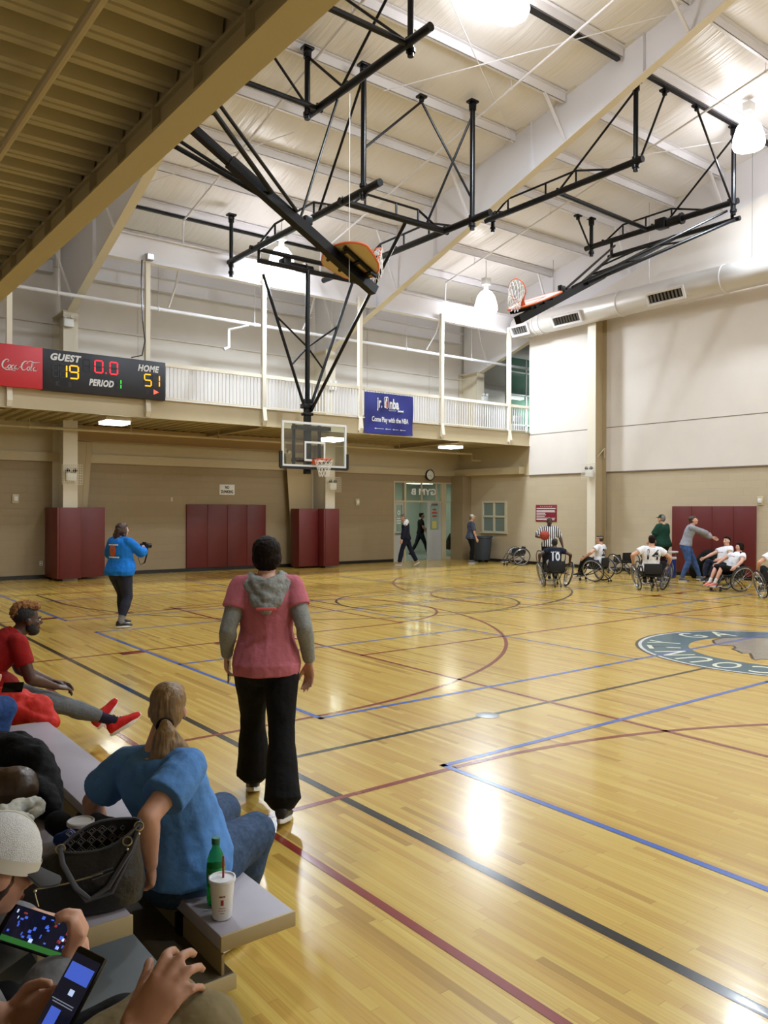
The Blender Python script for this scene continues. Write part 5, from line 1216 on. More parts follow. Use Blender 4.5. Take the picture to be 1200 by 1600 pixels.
# ================================================================== sports wheelchairs
M_TYRE = mat('tyre_black', (26, 26, 28), .6); M_RIM = mat('rim_alloy', (160, 162, 168), .3, metal=.8); M_FRAMEB = mat('chair_frame', (30, 30, 34), .35); M_SLING = mat('chair_fabric', (18, 18, 20), .8)
M_CHROME = mat('chrome_tube', (180, 182, 186), .2, metal=.9)
def make_wheelchair(label, loc, rz, frame=M_FRAMEB, group=None):
    t = thing('sports_wheelchair', label, 'wheelchair', loc, rz, group)
    for q in (-1, 1):
        c = V((q*.33, -.04, .30)); M = Matrix.Rotation(q*math.radians(15), 3, 'Y') @ Matrix.Rotation(PI/2, 3, 'Y')
        mb = MB(); mb.torus(c, .292, .013, M, 40, 8); w = mb.build('wheel', M_TYRE, t)
        mb = MB(); mb.torus(c, .274, .009, M, 40, 6); mb.build('wheel_rim', M_RIM, w)
        mb = MB(); n = M @ V((0, 0, 1)); n = n if n.x*q > 0 else -n; mb.torus(c+n*.035, .262, .009, M, 36, 6); mb.build('hand_rim', M_RIM, w)
        mb = MB()
        for i in range(16):
            a = 2*PI*i/16; e = M @ V((math.cos(a), math.sin(a), 0)); mb.tube(c+n*(.02 if i % 2 else -.02), c+e*.272, .0022, n=4)
        mb.tube(c-n*.03, c+n*.03, .022, n=12); mb.build('spokes', M_RIM, w)
        mb = MB(); mb.tube(c-n*.03, (q*.17, -.04, .33), .014, n=8); mb.build('axle', frame, t)
        mb = MB(); cc = V((q*.17, .40, .04)); mb.lathe([(.001, -.012), (.032, -.014), (.038, 0), (.032, .014), (.001, .012)], cc, 16, Matrix.Rotation(PI/2, 3, 'Y')); mb.path([cc+V((.0, 0, 0)), cc+V((0, -.01, .07)), cc+V((0, -.03, .10))], .009, 6); mb.build('front_caster', M_TYRE, t)
        mb = MB(); mb.path([(q*.19, -.22, .62), (q*.19, -.19, .36), (q*.19, .12, .38), (q*.18, .34, .37), (q*.16, .44, .18), (q*.15, .50, .10)], .014, 8); mb.build('side_tube', frame, t)
        mb = MB(); mb.path([(q*.17, -.04, .33), (q*.18, .2, .18), (q*.17, .38, .13)], .013, 8); mb.path([(q*.19, -.19, .40), (q*.17, -.04, .33), (q*.18, .1, .38)], .012, 8); mb.build('lower_tube', frame, t)
        mb = MB(); mb.prism([(q*.215, -.2, .38), (q*.225, .14, .36), (q*.225, .10, .54), (q*.22, -.14, .57)], (q*.006, 0, 0)); mb.build('side_guard', M_SLING, t)
    mb = MB(); mb.tube((-.2, -.04, .33), (.2, -.04, .33), .018, n=10); mb.build('axle_bar', frame, t)
    mb = MB(); mb.bbox((0, .0, .34), (.37, .38, .045), .015); mb.build('seat', M_SLING, t)
    mb = MB(); mb.bbox((0, -.22, .50), (.37, .03, .24), .012); mb.build('backrest', M_SLING, t)
    mb = MB(); mb.tube((-.18, -.22, .60), (.18, -.22, .60), .011, n=8); mb.build('back_bar', frame, t)
    mb = MB(); mb.bbox((0, .48, .10), (.3, .14, .015), .005); mb.build('footplate', M_CHROME, t)
    mb = MB(); mb.path([(-.18, .37, .13), (-.12, .56, .10), (.12, .56, .10), (.18, .37, .13)], .013, 8); mb.build('bumper_bar', M_CHROME, t)
    for q in (-.07, .07):
        mb = MB(); mb.path([(q, -.06, .31), (q, -.3, .12), (q, -.34, .05)], .010, 6); mb.lathe([(.001, -.01), (.024, -.012), (.028, 0), (.024, .012), (.001, .01)], (q, -.345, .03), 12, Matrix.Rotation(PI/2, 3, 'Y')); mb.build('rear_caster', M_TYRE, t)
    return t
AZ = lambda a: -math.radians(a)        # heading measured clockwise from the far wall direction
WC = make_wheelchair('black sports wheelchair of the player in dark jersey 10', (15.03, 12.75, 0), AZ(36))
def chair(label, loc, a): return place(copy_tree(WC), loc, AZ(a), label)
chair('black sports wheelchair of the white-shirted player facing left near the column', (17.0, 13.0, 0), -12)
chair('black sports wheelchair of the player in white jersey 14', (16.14, 10.85, 0), 40)
chair('sports wheelchair mostly hidden behind the player in white jersey 14', (17.35, 11.55, 0), 215)
chair('sports wheelchair of the smiling player beside the grey-shirted man', (18.6, 10.5, 0), -80)
chair('sports wheelchair of the dark-haired player with bare knees', (17.5, 9.65, 0), -66)
chair('sports wheelchair cut by the right edge of the photo', (16.75, 8.25, 0), 40)
chair('empty sports wheelchair tipped against the right wall, left of the referee', (19.75, 18.35, 0), -60)
chair('empty sports wheelchair parked behind the referee on his right', (19.3, 16.55, 0), 20)
chair('empty sports wheelchair parked in front of the right wall beside the column', (19.6, 14.1, 0), 10)
# ================================================================== people
H_DARK = mat('hair_dark', (26, 17, 13), .6, spec=.12, noise=.5, nscale=9, bump=.5, bscale=11, stretch=(9, 9, 1)); H_BROWN = mat('hair_brown', (62, 40, 30), .45, noise=.45, nscale=8, bump=.5, bscale=11, stretch=(9, 9, 1))
H_BLOND = mat('hair_ash_blond', (132, 104, 68), .42, noise=.5, nscale=10, bump=.6, bscale=11, stretch=(9, 9, 1)); H_GREY = mat('hair_grey', (120, 112, 106), .6, noise=.3, nscale=9); H_BLK = mat('hair_black', (14, 12, 12), .6, bump=.8, bscale=120)
H_TIP = mat('hair_bleached_tips', (150, 100, 52), .8, noise=.5, nscale=60, bump=1.6, bscale=110)
S_LT = skin('light', (206, 156, 130)); S_MD = skin('medium', (186, 138, 110)); S_DK = skin('dark', (74, 46, 34), .4); S_PINK = skin('rosy', (212, 160, 138))
cl = lambda n, c, **k: mat('cloth_'+n, c, k.pop('rough', .85), noise=k.pop('noise', .08), nscale=k.pop('nscale', 14), spec=.25, bump=k.pop('bump', 2.2), bscale=k.pop('bscale', 7), **k)
C_PINK = cl('pink_jersey', (184, 104, 116)); C_GREYH = cl('heather_grey', (138, 140, 136), noise=.2, nscale=120); C_BLACK = cl('black', (10, 10, 12)); C_BLUE = cl('royal_blue', (26, 116, 206)); C_NAVYJ = cl('navy_leggings', (44, 46, 60))
C_RED = cl('red_shirt', (146, 24, 22)); C_JOG = cl('grey_marl', (96, 98, 100), noise=.3, nscale=160); C_SKY = cl('sky_blue_tee', (86, 134, 194)); C_DENIM = cl('denim', (58, 76, 102), noise=.25, nscale=60); C_DENIMB = cl('denim_blue', (44, 72, 124), noise=.25, nscale=60)
C_WHITE = cl('white_jersey', (226, 226, 230)); C_NAVY = cl('navy', (24, 28, 44)); C_GREEN = cl('bottle_green', (24, 60, 46)); C_KHAKI = cl('khaki', (132, 118, 84)); C_SLV = cl('sleeve_grey', (116, 118, 120)); C_DKG = cl('dark_green', (26, 40, 30))
M_SHB = mat('shoe_black', (22, 22, 24), .5); M_SHR = cl('shoe_red', (186, 34, 30)); M_SHG = mat('shoe_grey', (90, 92, 96), .6)
DN = V((0, 0, -1)); PHONE = mat('phone_black', (14, 14, 16), .15)

def phone(label, M4, parts, screen=None, w=.072, h=.15):
    t = thing('smartphone', label, 'phone', (0, 0, 0)); t.matrix_world = M4; INFO[t.name] = M4.copy()
    mb = MB(); mb.bbox((0, 0, 0), (w, h, .009), .004); mb.build('phone_body', PHONE, t)
    if screen:
        mb = MB(); mb.b2((-w*.46, -h*.43, .0046), (w*.46, h*.43, .0049)); s = mb.build('screen', screen, t)
        for n, (x0, y0, x1, y1, m) in enumerate(parts): mb = MB(); mb.b2((x0*w, y0*h, .0049), (x1*w, y1*h, .00515)); mb.build('screen_picture', m, s)
    return t
def M4(c, xd, yd):      # phone frame: x right, y long side, z towards the viewer
    x = V(xd).normalized(); y = V(yd); y = (y-x*y.dot(x)).normalized(); z = x.cross(y); return Matrix(((x.x, y.x, z.x, c[0]), (x.y, y.y, z.y, c[1]), (x.z, y.z, z.z, c[2]), (0, 0, 0, 1)))

# ---- woman in the pink T-shirt, walking away
p = Person('woman in pink T-shirt over grey hooded top and black trousers, walking away with a phone', (2.42, 4.32, 0), AZ(30), 1.70); p.vox = .007; p.g = 1.05; p.hipw = 1.0; p.leg_g = 1.14
p.pose(pelvis=(0, 0, .90), lean=3, hands=[(-.245, .10, .93), (.262, .0, .90)], elb=[(-.15, -1, 0), (.15, -1, 0)], feet=[(-.085, .27, .105), (.10, -.27, .10)], knee=[(0, 1, 0), (0, 1, .1)], footpitch=(-18, -12), footyaw=(-4, 10), head=(6, 2, 0))
p.body(S_LT, hands={0: dict(d=(-.05, .15, -1), p=(1, .25, 0), curl=(35, 45, 20)), 1: dict(d=(0, .05, -1), p=(-.6, -.8, 0), curl=(14, 18, 12))})
B = Blob(); p.torso(B, .010, -.06, .50)
for i in (0, 1): p.arm(B, i, .011, 0, 1.97, 0)
B.build('grey_top', C_GREYH, p.t, .007, 3, .008, .07)['label'] = 'grey long-sleeved hooded top'
p.shirt(C_PINK, .52, .017, -.10, flare=.03, sflare=.02, disp=.014, vox=.007)
p.pants(C_BLACK, 1.93, .014, .08, flare=.06, wide=.02, disp=.006, vox=.009); p.shoes(M_SHB, lace=mat('lace_black', (24, 18, 20), .7))
p.hair(H_DARK, 'bob', .006, .010)
B = Blob(); k = p.k; nb = p.neck; b_ = -p.cf
B.chain([nb+p.cx*.10+p.cf*.03-p.up1*.0, nb+p.cx*.115+b_*.04-p.up1*.04, nb+p.cx*.06+b_*.115-p.up1*.14, nb+b_*.135-p.up1*.19, nb-p.cx*.06+b_*.115-p.up1*.14, nb-p.cx*.115+b_*.04-p.up1*.04, nb-p.cx*.10+p.cf*.03], [.03, .038, .036, .036, .036, .038, .03])
B.chain([nb+p.cx*.09-p.up1*-.01, nb+p.cx*.07+b_*.085-p.up1*.02, nb+b_*.115-p.up1*.05, nb-p.cx*.07+b_*.085-p.up1*.02, nb-p.cx*.09], [.028, .034, .04, .034, .028])
B.chain([nb+p.cx*.05+b_*.09-p.up1*.06, nb+b_*.115-p.up1*.12, nb-p.cx*.05+b_*.09-p.up1*.06], [.045, .05, .045])
hd = B.build('hood', C_GREYH, p.t, .006, 2, .022, .05)
mb = MB(); c = nb+b_*.185-p.up1*.185; mb.bbox(c, (.12, .02, .018), .006); mb.build('hood_print', mat('coral_print', (206, 92, 92), .7), hd)
w = p.t.matrix_world if False else wm(p.t)
ph = w @ (p.A[0][2]+V((.012, .03, -.10)))
phone('dark phone held in the left hand of the woman in pink', M4(ph, (.6, .8, .2), (.1, .2, -1)), [], None)

# ---- woman in blue sweatshirt with camera
p = Person('woman in bright blue printed sweatshirt and dark leggings holding a camera', (4.32, 12.35, 0), AZ(66), 1.64); p.vox = .010; p.g = 1.28; p.hipw = 1.08; p.belly = .05; p.leg_g = 1.22
p.pose(pelvis=(0, 0, .87), lean=3, hands=[(-.22, .28, 1.02), (.10, .40, 1.17)], elb=[(-1, -.4, -.3), (1, -.5, -.6)], feet=[(-.12, .16, .10), (.13, -.10, .10)], knee=[(0, 1, 0), (.2, 1, 0)], footyaw=(0, 25), head=(16, 0, 0), neckfwd=.03)
p.body(S_LT, hands={1: dict(d=(-.3, .6, .5), p=(-.8, .2, .2)), 0: dict(d=(.3, .8, .3), p=(.7, 0, .5))})
sw = p.shirt(C_BLUE, 1.75, .024, -.07, name='sweatshirt', flare=.03, disp=.02)
p.pants(C_NAVYJ, 1.78, .008, .06, 'leggings', disp=.004); p.socks(cl('sock_grey', (120, 116, 112))); p.shoes(M_SHB, lace=mat('lace_white', (216, 214, 210), .7))
h = p.hair(H_BROWN, 'bob', .008, .014)
B = Blob(); B.chain([p.hp(-.05, -.06, .0), p.hp(-.07, -.09, -.10), p.hp(-.08, -.11, -.20)], [.05, .045, .02]); B.chain([p.hp(.03, -.08, .0), p.hp(.0, -.11, -.12), p.hp(-.02, -.12, -.2)], [.05, .045, .02]); B.chain([p.hp(.065, .0, .0), p.hp(.075, -.02, -.12), p.hp(.07, -.03, -.17)], [.035, .03, .015]); B.build('long_hair', H_BROWN, p.t, .008, 2, .02, .03)
bv = bvh_of(sw)
p.number('o', mat('print_orange', (196, 92, 50), .7), sw, .30, .36, .13, name='printed_emblem', bold=.03)
p.number('PARALYMPIC'[0:0]+'.........', mat('print_white', (220, 226, 232), .7), sw, .09, .455, .2, name='printed_line', bold=.006); p.number('-------------', MATS['print_white'], sw, .10, .235, .22, name='printed_line', bold=.006)
w = wm(p.t); cpos = w @ V((.02, .50, 1.24)); t = thing('camera', 'black camera with strap held by the woman in blue', 'camera', cpos, AZ(66))
mb = MB(); mb.bbox((0, 0, 0), (.13, .07, .09), .012); mb.bbox((0, 0, .05), (.05, .05, .03), .008); mb.build('camera_body', M_BLK, t)
mb = MB(); mb.lathe([(.035, .03), (.036, .12), (.04, .13), (.03, .131)], (0, 0, 0), 18, Matrix.Rotation(-PI/2, 3, 'X')); mb.build('lens', M_BLK, t)
mb = MB(); mb.path([(.07, 0, 0), (.09, -.03, -.12), (.07, -.06, -.26), (.02, -.1, -.3), (-.03, -.1, -.2), (-.06, -.04, -.05)], .011, 6, flat=.25); mb.build('strap', M_BLK, t)

# ---- seated man in the red shirt
p = Person('man in red T-shirt and grey joggers sitting on the front bench, legs stretched out', (1.47, 6.62, 0), AZ(88), 1.70); p.vox = .008; p.arm_g = 1.05
p.fit(gd(43, 968, 5.9), lo=-10, hi=50, pelvis=(0, -.02, .50), plean=-25, hands=[(-.05, .34, .53), (.12, .32, .52)], elb=[(-.8, -.6, -.8), (.8, -.7, -.8)], feet=[(-.20, .80, .15), (.16, .90, .14)], knee=[(0, .2, 1), (0, .2, 1)], footpitch=(50, 30), footyaw=(-6, 12), head=(4, -4, 0), neckfwd=.05)
p.body(S_DK, hands={0: dict(d=(.2, .9, -.15), p=(.3, 0, -1), curl=(20, 30, 20)), 1: dict(d=(-.2, .9, -.2), p=(-.3, 0, -1), curl=(25, 30, 20))}, jaw=1.05, lip=(96, 56, 50), brow=(14, 12, 12))
p.shirt(C_RED, .62, .015, -.06, disp=.010, sflare=.004, neckline=.56); p.pants(C_JOG, 1.72, .014, .08, 'joggers', disp=.016); p.socks(cl('sock_navy', (28, 24, 44)), 1.62); p.shoes(M_SHR, lace=mat('lace_black', (24, 18, 20), .7))
B = Blob(); x, f, u = p.hf; M = Matrix((x, f, u)).transposed(); B.ell(p.hp(0, -.03, .045), (.079, .088, .080), M); B.build('hair', H_BLK, p.t, .007, 2)
B = Blob(); B.ell(p.hp(0, -.02, .105), (.060, .092, .045), M); B.ell(p.hp(0, .035, .108), (.05, .05, .035), M); B.ell(p.hp(0, -.09, .06), (.055, .04, .06), M); B.build('curly_top', H_TIP, p.t, .006, 1, .03, .015)['label'] = 'bleached curly top hair'
B = Blob(); B.ell(p.hp(0, .045, -.085), (.046, .048, .036), M); B.ell(p.hp(-.05, .02, -.055), (.02, .04, .04), M); B.ell(p.hp(.05, .02, -.055), (.02, .04, .04), M); B.build('beard', H_BLK, p.t, .006, 1)
# red jacket and phone beside him
B = Blob(); B.chain([(1.15, 6.05, .47), (1.3, 5.9, .50), (1.45, 5.72, .47), (1.52, 5.62, .40)], [.10, .12, .10, .05]); B.chain([(1.15, 5.85, .45), (1.32, 5.75, .46), (1.5, 5.6, .40)], [.09, .08, .045])
o = B.build('jacket', cl('red_jacket', (196, 40, 28), rough=.6), None, .01, 3, .05, .13); o.data.transform(Matrix.Translation((-1.3, -5.85, -.42))); o.location = (1.3, 5.85, .42); tag(o, 'crumpled red jacket on the end of the far front bench', 'jacket')
M_SCR = mat('screen_dark', (20, 22, 36), .1, emit=(20, 24, 44), estr=.5)
M_SBLUE = mat('screen_blue', (70, 100, 210), .2, emit=(70, 100, 210), estr=.8); M_SWH = mat('screen_white', (210, 225, 250), .2, emit=(190, 215, 255), estr=.8); M_SGR = mat('screen_green', (50, 110, 50), .2, emit=(50, 110, 50), estr=.6)
M_SRD = mat('screen_red', (150, 60, 60), .2, emit=(150, 60, 60), estr=.6)

# ---- woman in the light blue T-shirt on the front bench
p = Person('woman with ash blond ponytail in light blue T-shirt and jeans on the front bench', (1.24, 2.86, 0), AZ(70), 1.53); p.vox = .007; p.g = 1.18; p.hipw = 1.12; p.belly = .05; p.leg_g = 1.36
for it in range(3):
    wi = wm(p.t).inverted()
    p.fit(gd(262, 1106, 3.10), lo=-24, hi=-12, side=-4, pelvis=(0, 0, .46), plean=-4, twist=8, hands=[wi @ gd(166, 1318, 3.25), wi @ gd(236, 1350, 2.84)], elb=[(-1, -.6, 0), (.3, -1, .1)], feet=[(-.36, .36, .10), (-.14, .20, .10)], knee=[(-.5, 1, 1), (.25, 1, .8)], head=(-36, -6, 4), neckfwd=.10)
wi = wm(p.t).inverted(); p.Lg[1] = (p.Lg[1][0], wi @ gd(398, 1302, 3.34), wi @ V((1.50, 3.02, .10))); p.Lg[0] = (p.Lg[0][0], wi @ gd(346, 1268, 3.62), wi @ V((1.56, 3.42, .10)))
p.body(S_LT, hands={0: dict(d=(0, .3, -1), p=(.3, -.6, 0), curl=(30, 30, 20)), 1: dict(d=(-.25, .35, -.9), p=(-.7, -.6, 0), curl=(55, 60, 40))})
p.shirt(C_SKY, .66, .020, -.03, flare=.04, sflare=.03, disp=.022, vox=.007, neckline=.56)
p.pants(C_DENIM, 1.95, .014, .06, 'jeans', disp=.012, wide=.006, vox=.008); p.shoes(M_SHG)
x, f, u = p.hf; M = Matrix((x, f, u)).transposed(); B = Blob(); k = p.k*.98; E = lambda q, r: B.ell(p.hp(*q), tuple(a*k for a in r), M)
E((0, -.030, .045), (.082, .092, .080)); E((0, -.05, .0), (.078, .070, .085)); E((0, .02, .085), (.068, .062, .036)); E((0, -.07, -.045), (.055, .04, .045))
B.build('hair', H_BLOND, p.t, .006, 2, .006, .02)
q0 = p.hp(0, -.112, -.05); bk = -p.hf[1]; dn = (-p.up1*.5-V((0, 0, .5))).normalized(); lx = -p.hf[0]
B = Blob(); B.chain([q0, q0+bk*.03+dn*.03, q0+bk*.035+dn*.10+lx*.02, q0+bk*.03+dn*.19+lx*.06, q0+bk*.02+dn*.27+lx*.10], [.022, .036, .046, .040, .012]); B.chain([q0+bk*.02, q0+bk*.035+dn*.06, q0+bk*.03+dn*.14-lx*.015, q0+bk*.01+dn*.22-lx*.02], [.024, .036, .036, .012]); B.chain([q0+bk*.02, q0+bk*.02+dn*.07-lx*.03, q0+bk*.0+dn*.15-lx*.08, q0-bk*.05+dn*.24-lx*.115], [.022, .030, .024, .007])
pt = B.build('ponytail', H_BLOND, p.t, .005, 2, .012, .05); mb = MB(); mb.torus(p.hp(0, -.12, -.06), .026, .008, M @ Matrix.Rotation(PI/2, 3, 'X'), 16, 8); mb.build('hair_tie', C_BLACK, pt)

# ---- child in the white mesh cap, bottom left
hc = gd(-6, 1352, 1.60)
p = Person('child in white mesh cap and grey sleeves holding a phone sideways, bottom left', (.22, 1.70, 0), AZ(84), 1.45); p.vox = .006
w0 = Matrix.Translation((.10, 1.72, 0)) @ Matrix.Rotation(AZ(84), 4, 'Z')
wr_r, wr_l = gd(98, 1513, 1.56), gd(48, 1436, 1.74)
ph_c = gd(61, 1458, 1.64)
for it in range(3):
    wi = wm(p.t).inverted()
    kq = wi @ gd(196, 1625, 1.52); kq2 = wi @ gd(150, 1545, 1.72)
    p.fit(hc, lo=0, hi=60, pelvis=(0, 0, .70), plean=10, hands=[wi @ wr_l, wi @ wr_r], elb=[(-.8, -.4, -1), (.8, -.3, -1)], feet=[(kq2.x, kq2.y+.02, .52), (kq.x, kq.y+.02, .50)], knee=[(0, .3, 1), (0, .3, 1)], head=(-2, -26, 0), neckfwd=.05)
w = wm(p.t); kk = w.inverted() @ gd(192, 1606, 1.50); p.Lg[1] = (p.Lg[1][0], kk, V((kk.x, kk.y+.06, .52)))
wd = lambda q: (w.to_3x3().inverted() @ V(q))
# directions in the picture plane, expressed in the place
IMR, IMU, IMF = CR, CU, CF
p.body(S_LT, hands={1: dict(d=wd(IMR*.45+IMU*.80+IMF*.1), p=wd(-IMR*.80+IMU*.45-IMF*.1), curl=(50, 60, 30), thumb=(4, -10), s=.95), 0: dict(d=wd(IMR*.95-IMU*.32+IMF*.0), p=wd(-IMU*.9-IMR*.3-IMF*.1), curl=(10, 26, 18), thumb=(20, 20), s=.95)})
p.shirt(C_SLV, 1.84, .012, -.05, name='hooded_top', disp=.014, vox=.007); p.pants(C_BLACK, 1.9, .012, .05, disp=.006, vox=.01); p.shoes(M_SHB); p.hair(H_BROWN, 'capped', .006, .01)
B = Blob(); a, e, ww = p.A[1]; dd = (ww-e).normalized(); B.cap(ww-dd*.05, ww-dd*.005, .041, .043, True, True); B.build('cuff', cl('cuff_tan', (112, 110, 96)), p.t, .005, 2, .01, .03)
# cap
x, f, u = p.hf; M = Matrix((x, f, u)).transposed(); k = p.k*.98
t = thing('mesh_cap', 'white mesh-backed cap with dark brim on the child at bottom left', 'cap', w @ p.hp(0, 0, .09), 0); iv = wm(t).inverted()
def capshell(mb, th0, th1, r, z0=-.015):
    rings = []
    for i in range(9):
        ph_ = (PI/2)*i/8; ring = []
        for j in range(25):
            a = th0+(th1-th0)*j/24; ring.append(w @ p.hp(r[0]*math.cos(a)*math.cos(ph_), -.012+r[1]*math.sin(a)*math.cos(ph_), z0+.03+(r[2]*math.sin(ph_))))
        rings.append(ring)
    n = 25; vs = [q for rg in rings for q in rg]; mb.add(vs, [(i*n+j, i*n+j+1, (i+1)*n+j+1, (i+1)*n+j) for i in range(8) for j in range(24)], True)
M_MESH = mat('cap_mesh', (212, 212, 208), .8, noise=.12, nscale=260, bump=.5, bscale=420); M_CAPW = mat('cap_white', (206, 200, 182), .8)
mb = MB(); capshell(mb, 0, 2*PI, (.096, .112, .112)); mb.build('crown', M_MESH, t, True)
mb = MB()
for a in (PI/2, -PI/2): 
    mb.path([w @ p.hp(0, -.012+.113*math.sin(a)*math.cos(q), .015+.113*math.sin(q)) for q in [PI/2*i/8 for i in range(9)]], .0035, 6, flat=.5)
mb.build('seam_band', M_CAPW, t, True)
mb = MB(); rr = []
for zz, g in ((.0, 1.01), (.032, 1.0)): rr.append([w @ p.hp(.097*g*math.cos(2*PI*i/40), -.012+.113*g*math.sin(2*PI*i/40), zz+.005) for i in range(40)])
mb.rings(rr, False); mb.build('sweat_band', M_CAPW, t, True)
mb = MB(); top = []; n = 17
for i in range(n):
    a = PI*(.12+.76*i/(n-1)); top.append((math.cos(a), math.sin(a)))
inn = [w @ p.hp(.095*c_, -.012+.110*s_, .016) for c_, s_ in top]; out = [w @ p.hp(.085*c_, .04+.138*s_, .0-.014*abs(c_)) for c_, s_ in top]
mb.add(inn+out, [(i, i+1, n+i+1, n+i) for i in range(n-1)], True); mb.add([q-w.to_3x3() @ u*.004 for q in inn+out], [(i, i+1, n+i+1, n+i) for i in range(n-1)], True); mb.build('brim', mat('brim_dark', (22, 22, 23), .7), t, True)
mb = MB(); mb.path([w @ p.hp(-.098*math.cos(a), -.012-.115*math.sin(a), .012) for a in [PI*(.1+.8*i/12) for i in range(13)]], .007, 6, flat=.3); mb.build('back_strap', mat('strap_dark', (40, 38, 38), .7), t, True)
rr = random.Random(3); pic = [(.31, -.42, .45, .42, M_SGR)]
for i in range(46):
    u_, v_ = rr.uniform(-.42, .22), rr.uniform(-.40, .36); pic.append((u_, v_, u_+rr.uniform(.03, .1), v_+rr.uniform(.01, .05), rr.choice([M_SBLUE, M_SWH, M_SBLUE, M_SRD, M_SCR])))
pos = ph_c; zv = (-IMF*.55+IMU*.72+IMR*.25).normalized(); yv = (IMR*.92-IMU*.30); xv = yv.cross(zv)
phone('phone held sideways by the child in the white cap', M4(pos, xv, yv), pic, M_SCR, .078, .158)

# ---- adult with the upright phone and a hand on the khaki knee, bottom left corner
p = Person('person in khaki trousers, hand on knee, left hand holding an upright phone', (.137, 1.164, 0), AZ(84), 1.75); p.vox = .005; p.g = .9
w = wm(p.t); wi = w.inverted(); R3 = w.to_3x3().inverted(); wd = lambda q: R3 @ V(q)
kn = wi @ gd(308, 1622, 1.22); hr = wi @ gd(200, 1632, 1.15); hl = wi @ gd(4, 1592, 1.40)
p.pose(pelvis=(0, 0, .86), lean=8, plean=-30, side=0, hands=[hl, hr], elb=[(-1, -.3, -1), (.3, -.1, -1)], feet=[(-.15, .52, .56), (kn.x+.03, kn.y+.10, .58)], knee=[(0, 1, .3), (.0, .4, 1)], head=(0, -15, 0))
p.Lg[1] = (p.Lg[1][0], kn, V((kn.x+.06, kn.y+.06, .60)))
fd_ = (gd(272, 1520, 1.20)-gd(200, 1632, 1.15)).normalized()
p.body(S_MD, hands={1: dict(d=wd(fd_), p=wd(IMF*.75-IMU*.55+IMR*.15), fc=[(20, 46, 26), (18, 46, 26), (20, 46, 26), (24, 46, 26)], spread=11, thumb=(24, -8), s=.86),
                    0: dict(d=wd(IMR*.92+IMU*.22+IMF*.1), p=wd(-IMF*.85+IMU*.25+IMR*.1), fc=[(25, 62, 30), (28, 64, 30), (28, 64, 30), (28, 60, 30)], thumb=(38, 30), s=.88)}, ears=True)
p.shirt(cl('brown_sleeve', (70, 52, 38)), 1.12, .014, -.05, name='sweater', vox=.008); p.pants(C_KHAKI, 1.95, .016, .06, disp=.022, wide=.01, vox=.007); p.shoes(M_SHB); p.hair(H_BROWN)
c = gd(106, 1562, 1.34); yv = (gd(137, 1506, 1.37)-gd(78, 1616, 1.31)); zv = (-IMF*.78+IMU*.28-IMR*.5)
xv = yv.cross(zv)
M_STX = mat('screen_text', (150, 160, 180), .4, emit=(150, 160, 180), estr=.5)
phone('black upright phone in the bottom left corner, screen showing blue pictures', M4(c, xv, yv), [(-.40, .17, .40, .34, M_SBLUE), (-.02, .04, .14, .10, M_SWH), (-.42, -.045, .34, -.035, M_STX), (-.36, -.07, .34, -.06, M_STX), (-.3, -.34, .04, -.11, M_SBLUE), (-.42, -.42, .28, -.35, M_SWH)], M_SCR, .074, .152)

# ---- jeans knee at the left edge
p = Person('person in blue jeans cut off at the left edge, holding a phone', (.40, 4.28, 0), AZ(88), 1.65); p.vox = .01
p.pose(pelvis=(0, -.06, .93), lean=6, hands=[(-.12, .35, 1.12), (.10, .40, 1.05)], elb=[(-1, -.3, -1), (1, -.3, -1)], feet=[(-.12, .45, .56), (.08, .34, .56)], knee=[(-.1, .4, 1), (.1, .4, 1)], head=(0, -25, 0))
wi = wm(p.t).inverted(); kk = wi @ gd(4, 1108, 4.1); p.Lg[1] = (p.Lg[1][0], kk, V((kk.x, kk.y-.10, .56))); p.leg_g = 1.1
p.body(S_PINK); p.shirt(C_BLACK, 1.6, .014, -.06, name='sweater'); p.pants(C_DENIMB, 1.95, .014, .06, 'jeans', disp=.012); p.shoes(M_SHB); p.hair(H_BROWN, 'bob')
phone('small phone at the left edge in front of the man in red', M4(gd(20, 1074, 4.5), CU*.8+CF*.5, CR*1.0+CU*.12), [(-.3, .05, .3, .35, M_SWH), (-.4, -.38, .4, -.34, M_SWH)], M_SCR, .06, .12)

# ---- referee and ball
p = Person('referee in black and white striped shirt holding a basketball', (15.93, 13.70, 0), AZ(222), 1.68); p.g = 1.12
p.pose(pelvis=(0, 0, .90), lean=2, hands=[(-.34, .06, .90), (.20, .30, 1.13)], elb=[(-.6, -1, 0), (1, -.3, -.6)], feet=[(-.14, 0, .1), (.14, .0, .1)], knee=[(0, 1, 0), (0, 1, 0)], head=(0, -16, 0))
p.body(S_DK, hands={1: dict(d=(.1, .9, .1), p=(-.4, 0, -1), spread=10)}, lip=(90, 50, 46), brow=(14, 12, 12))
def stripes():
    m = bpy.data.materials.new('referee_stripes'); m.use_nodes = True; nt = m.node_tree; b = nt.nodes['Principled BSDF']; tc = node(nt, 'ShaderNodeTexCoord'); sp = node(nt, 'ShaderNodeSeparateXYZ'); nt.links.new(tc.outputs['Object'], sp.inputs[0])
    g = mathn(nt, 'GREATER_THAN', mathn(nt, 'FRACT', mathn(nt, 'DIVIDE', mathn(nt, 'ADD', sp.outputs[0], 5.0), .052)), .5)
    mx = node(nt, 'ShaderNodeMix', data_type='RGBA'); nt.links.new(g, mx.inputs[0]); mx.inputs[6].default_value = rgb(228, 228, 232); mx.inputs[7].default_value = rgb(20, 20, 24); nt.links.new(mx.outputs[2], b.inputs['Base Color']); b.inputs['Roughness'].default_value = .8; return m
p.shirt(stripes(), .75, .016, -.02, sflare=.02); p.pants(C_BLACK, 1.95, .014, .05); p.shoes(M_SHB)
w = wm(p.t); bc = w @ V((.17, .44, 1.20))
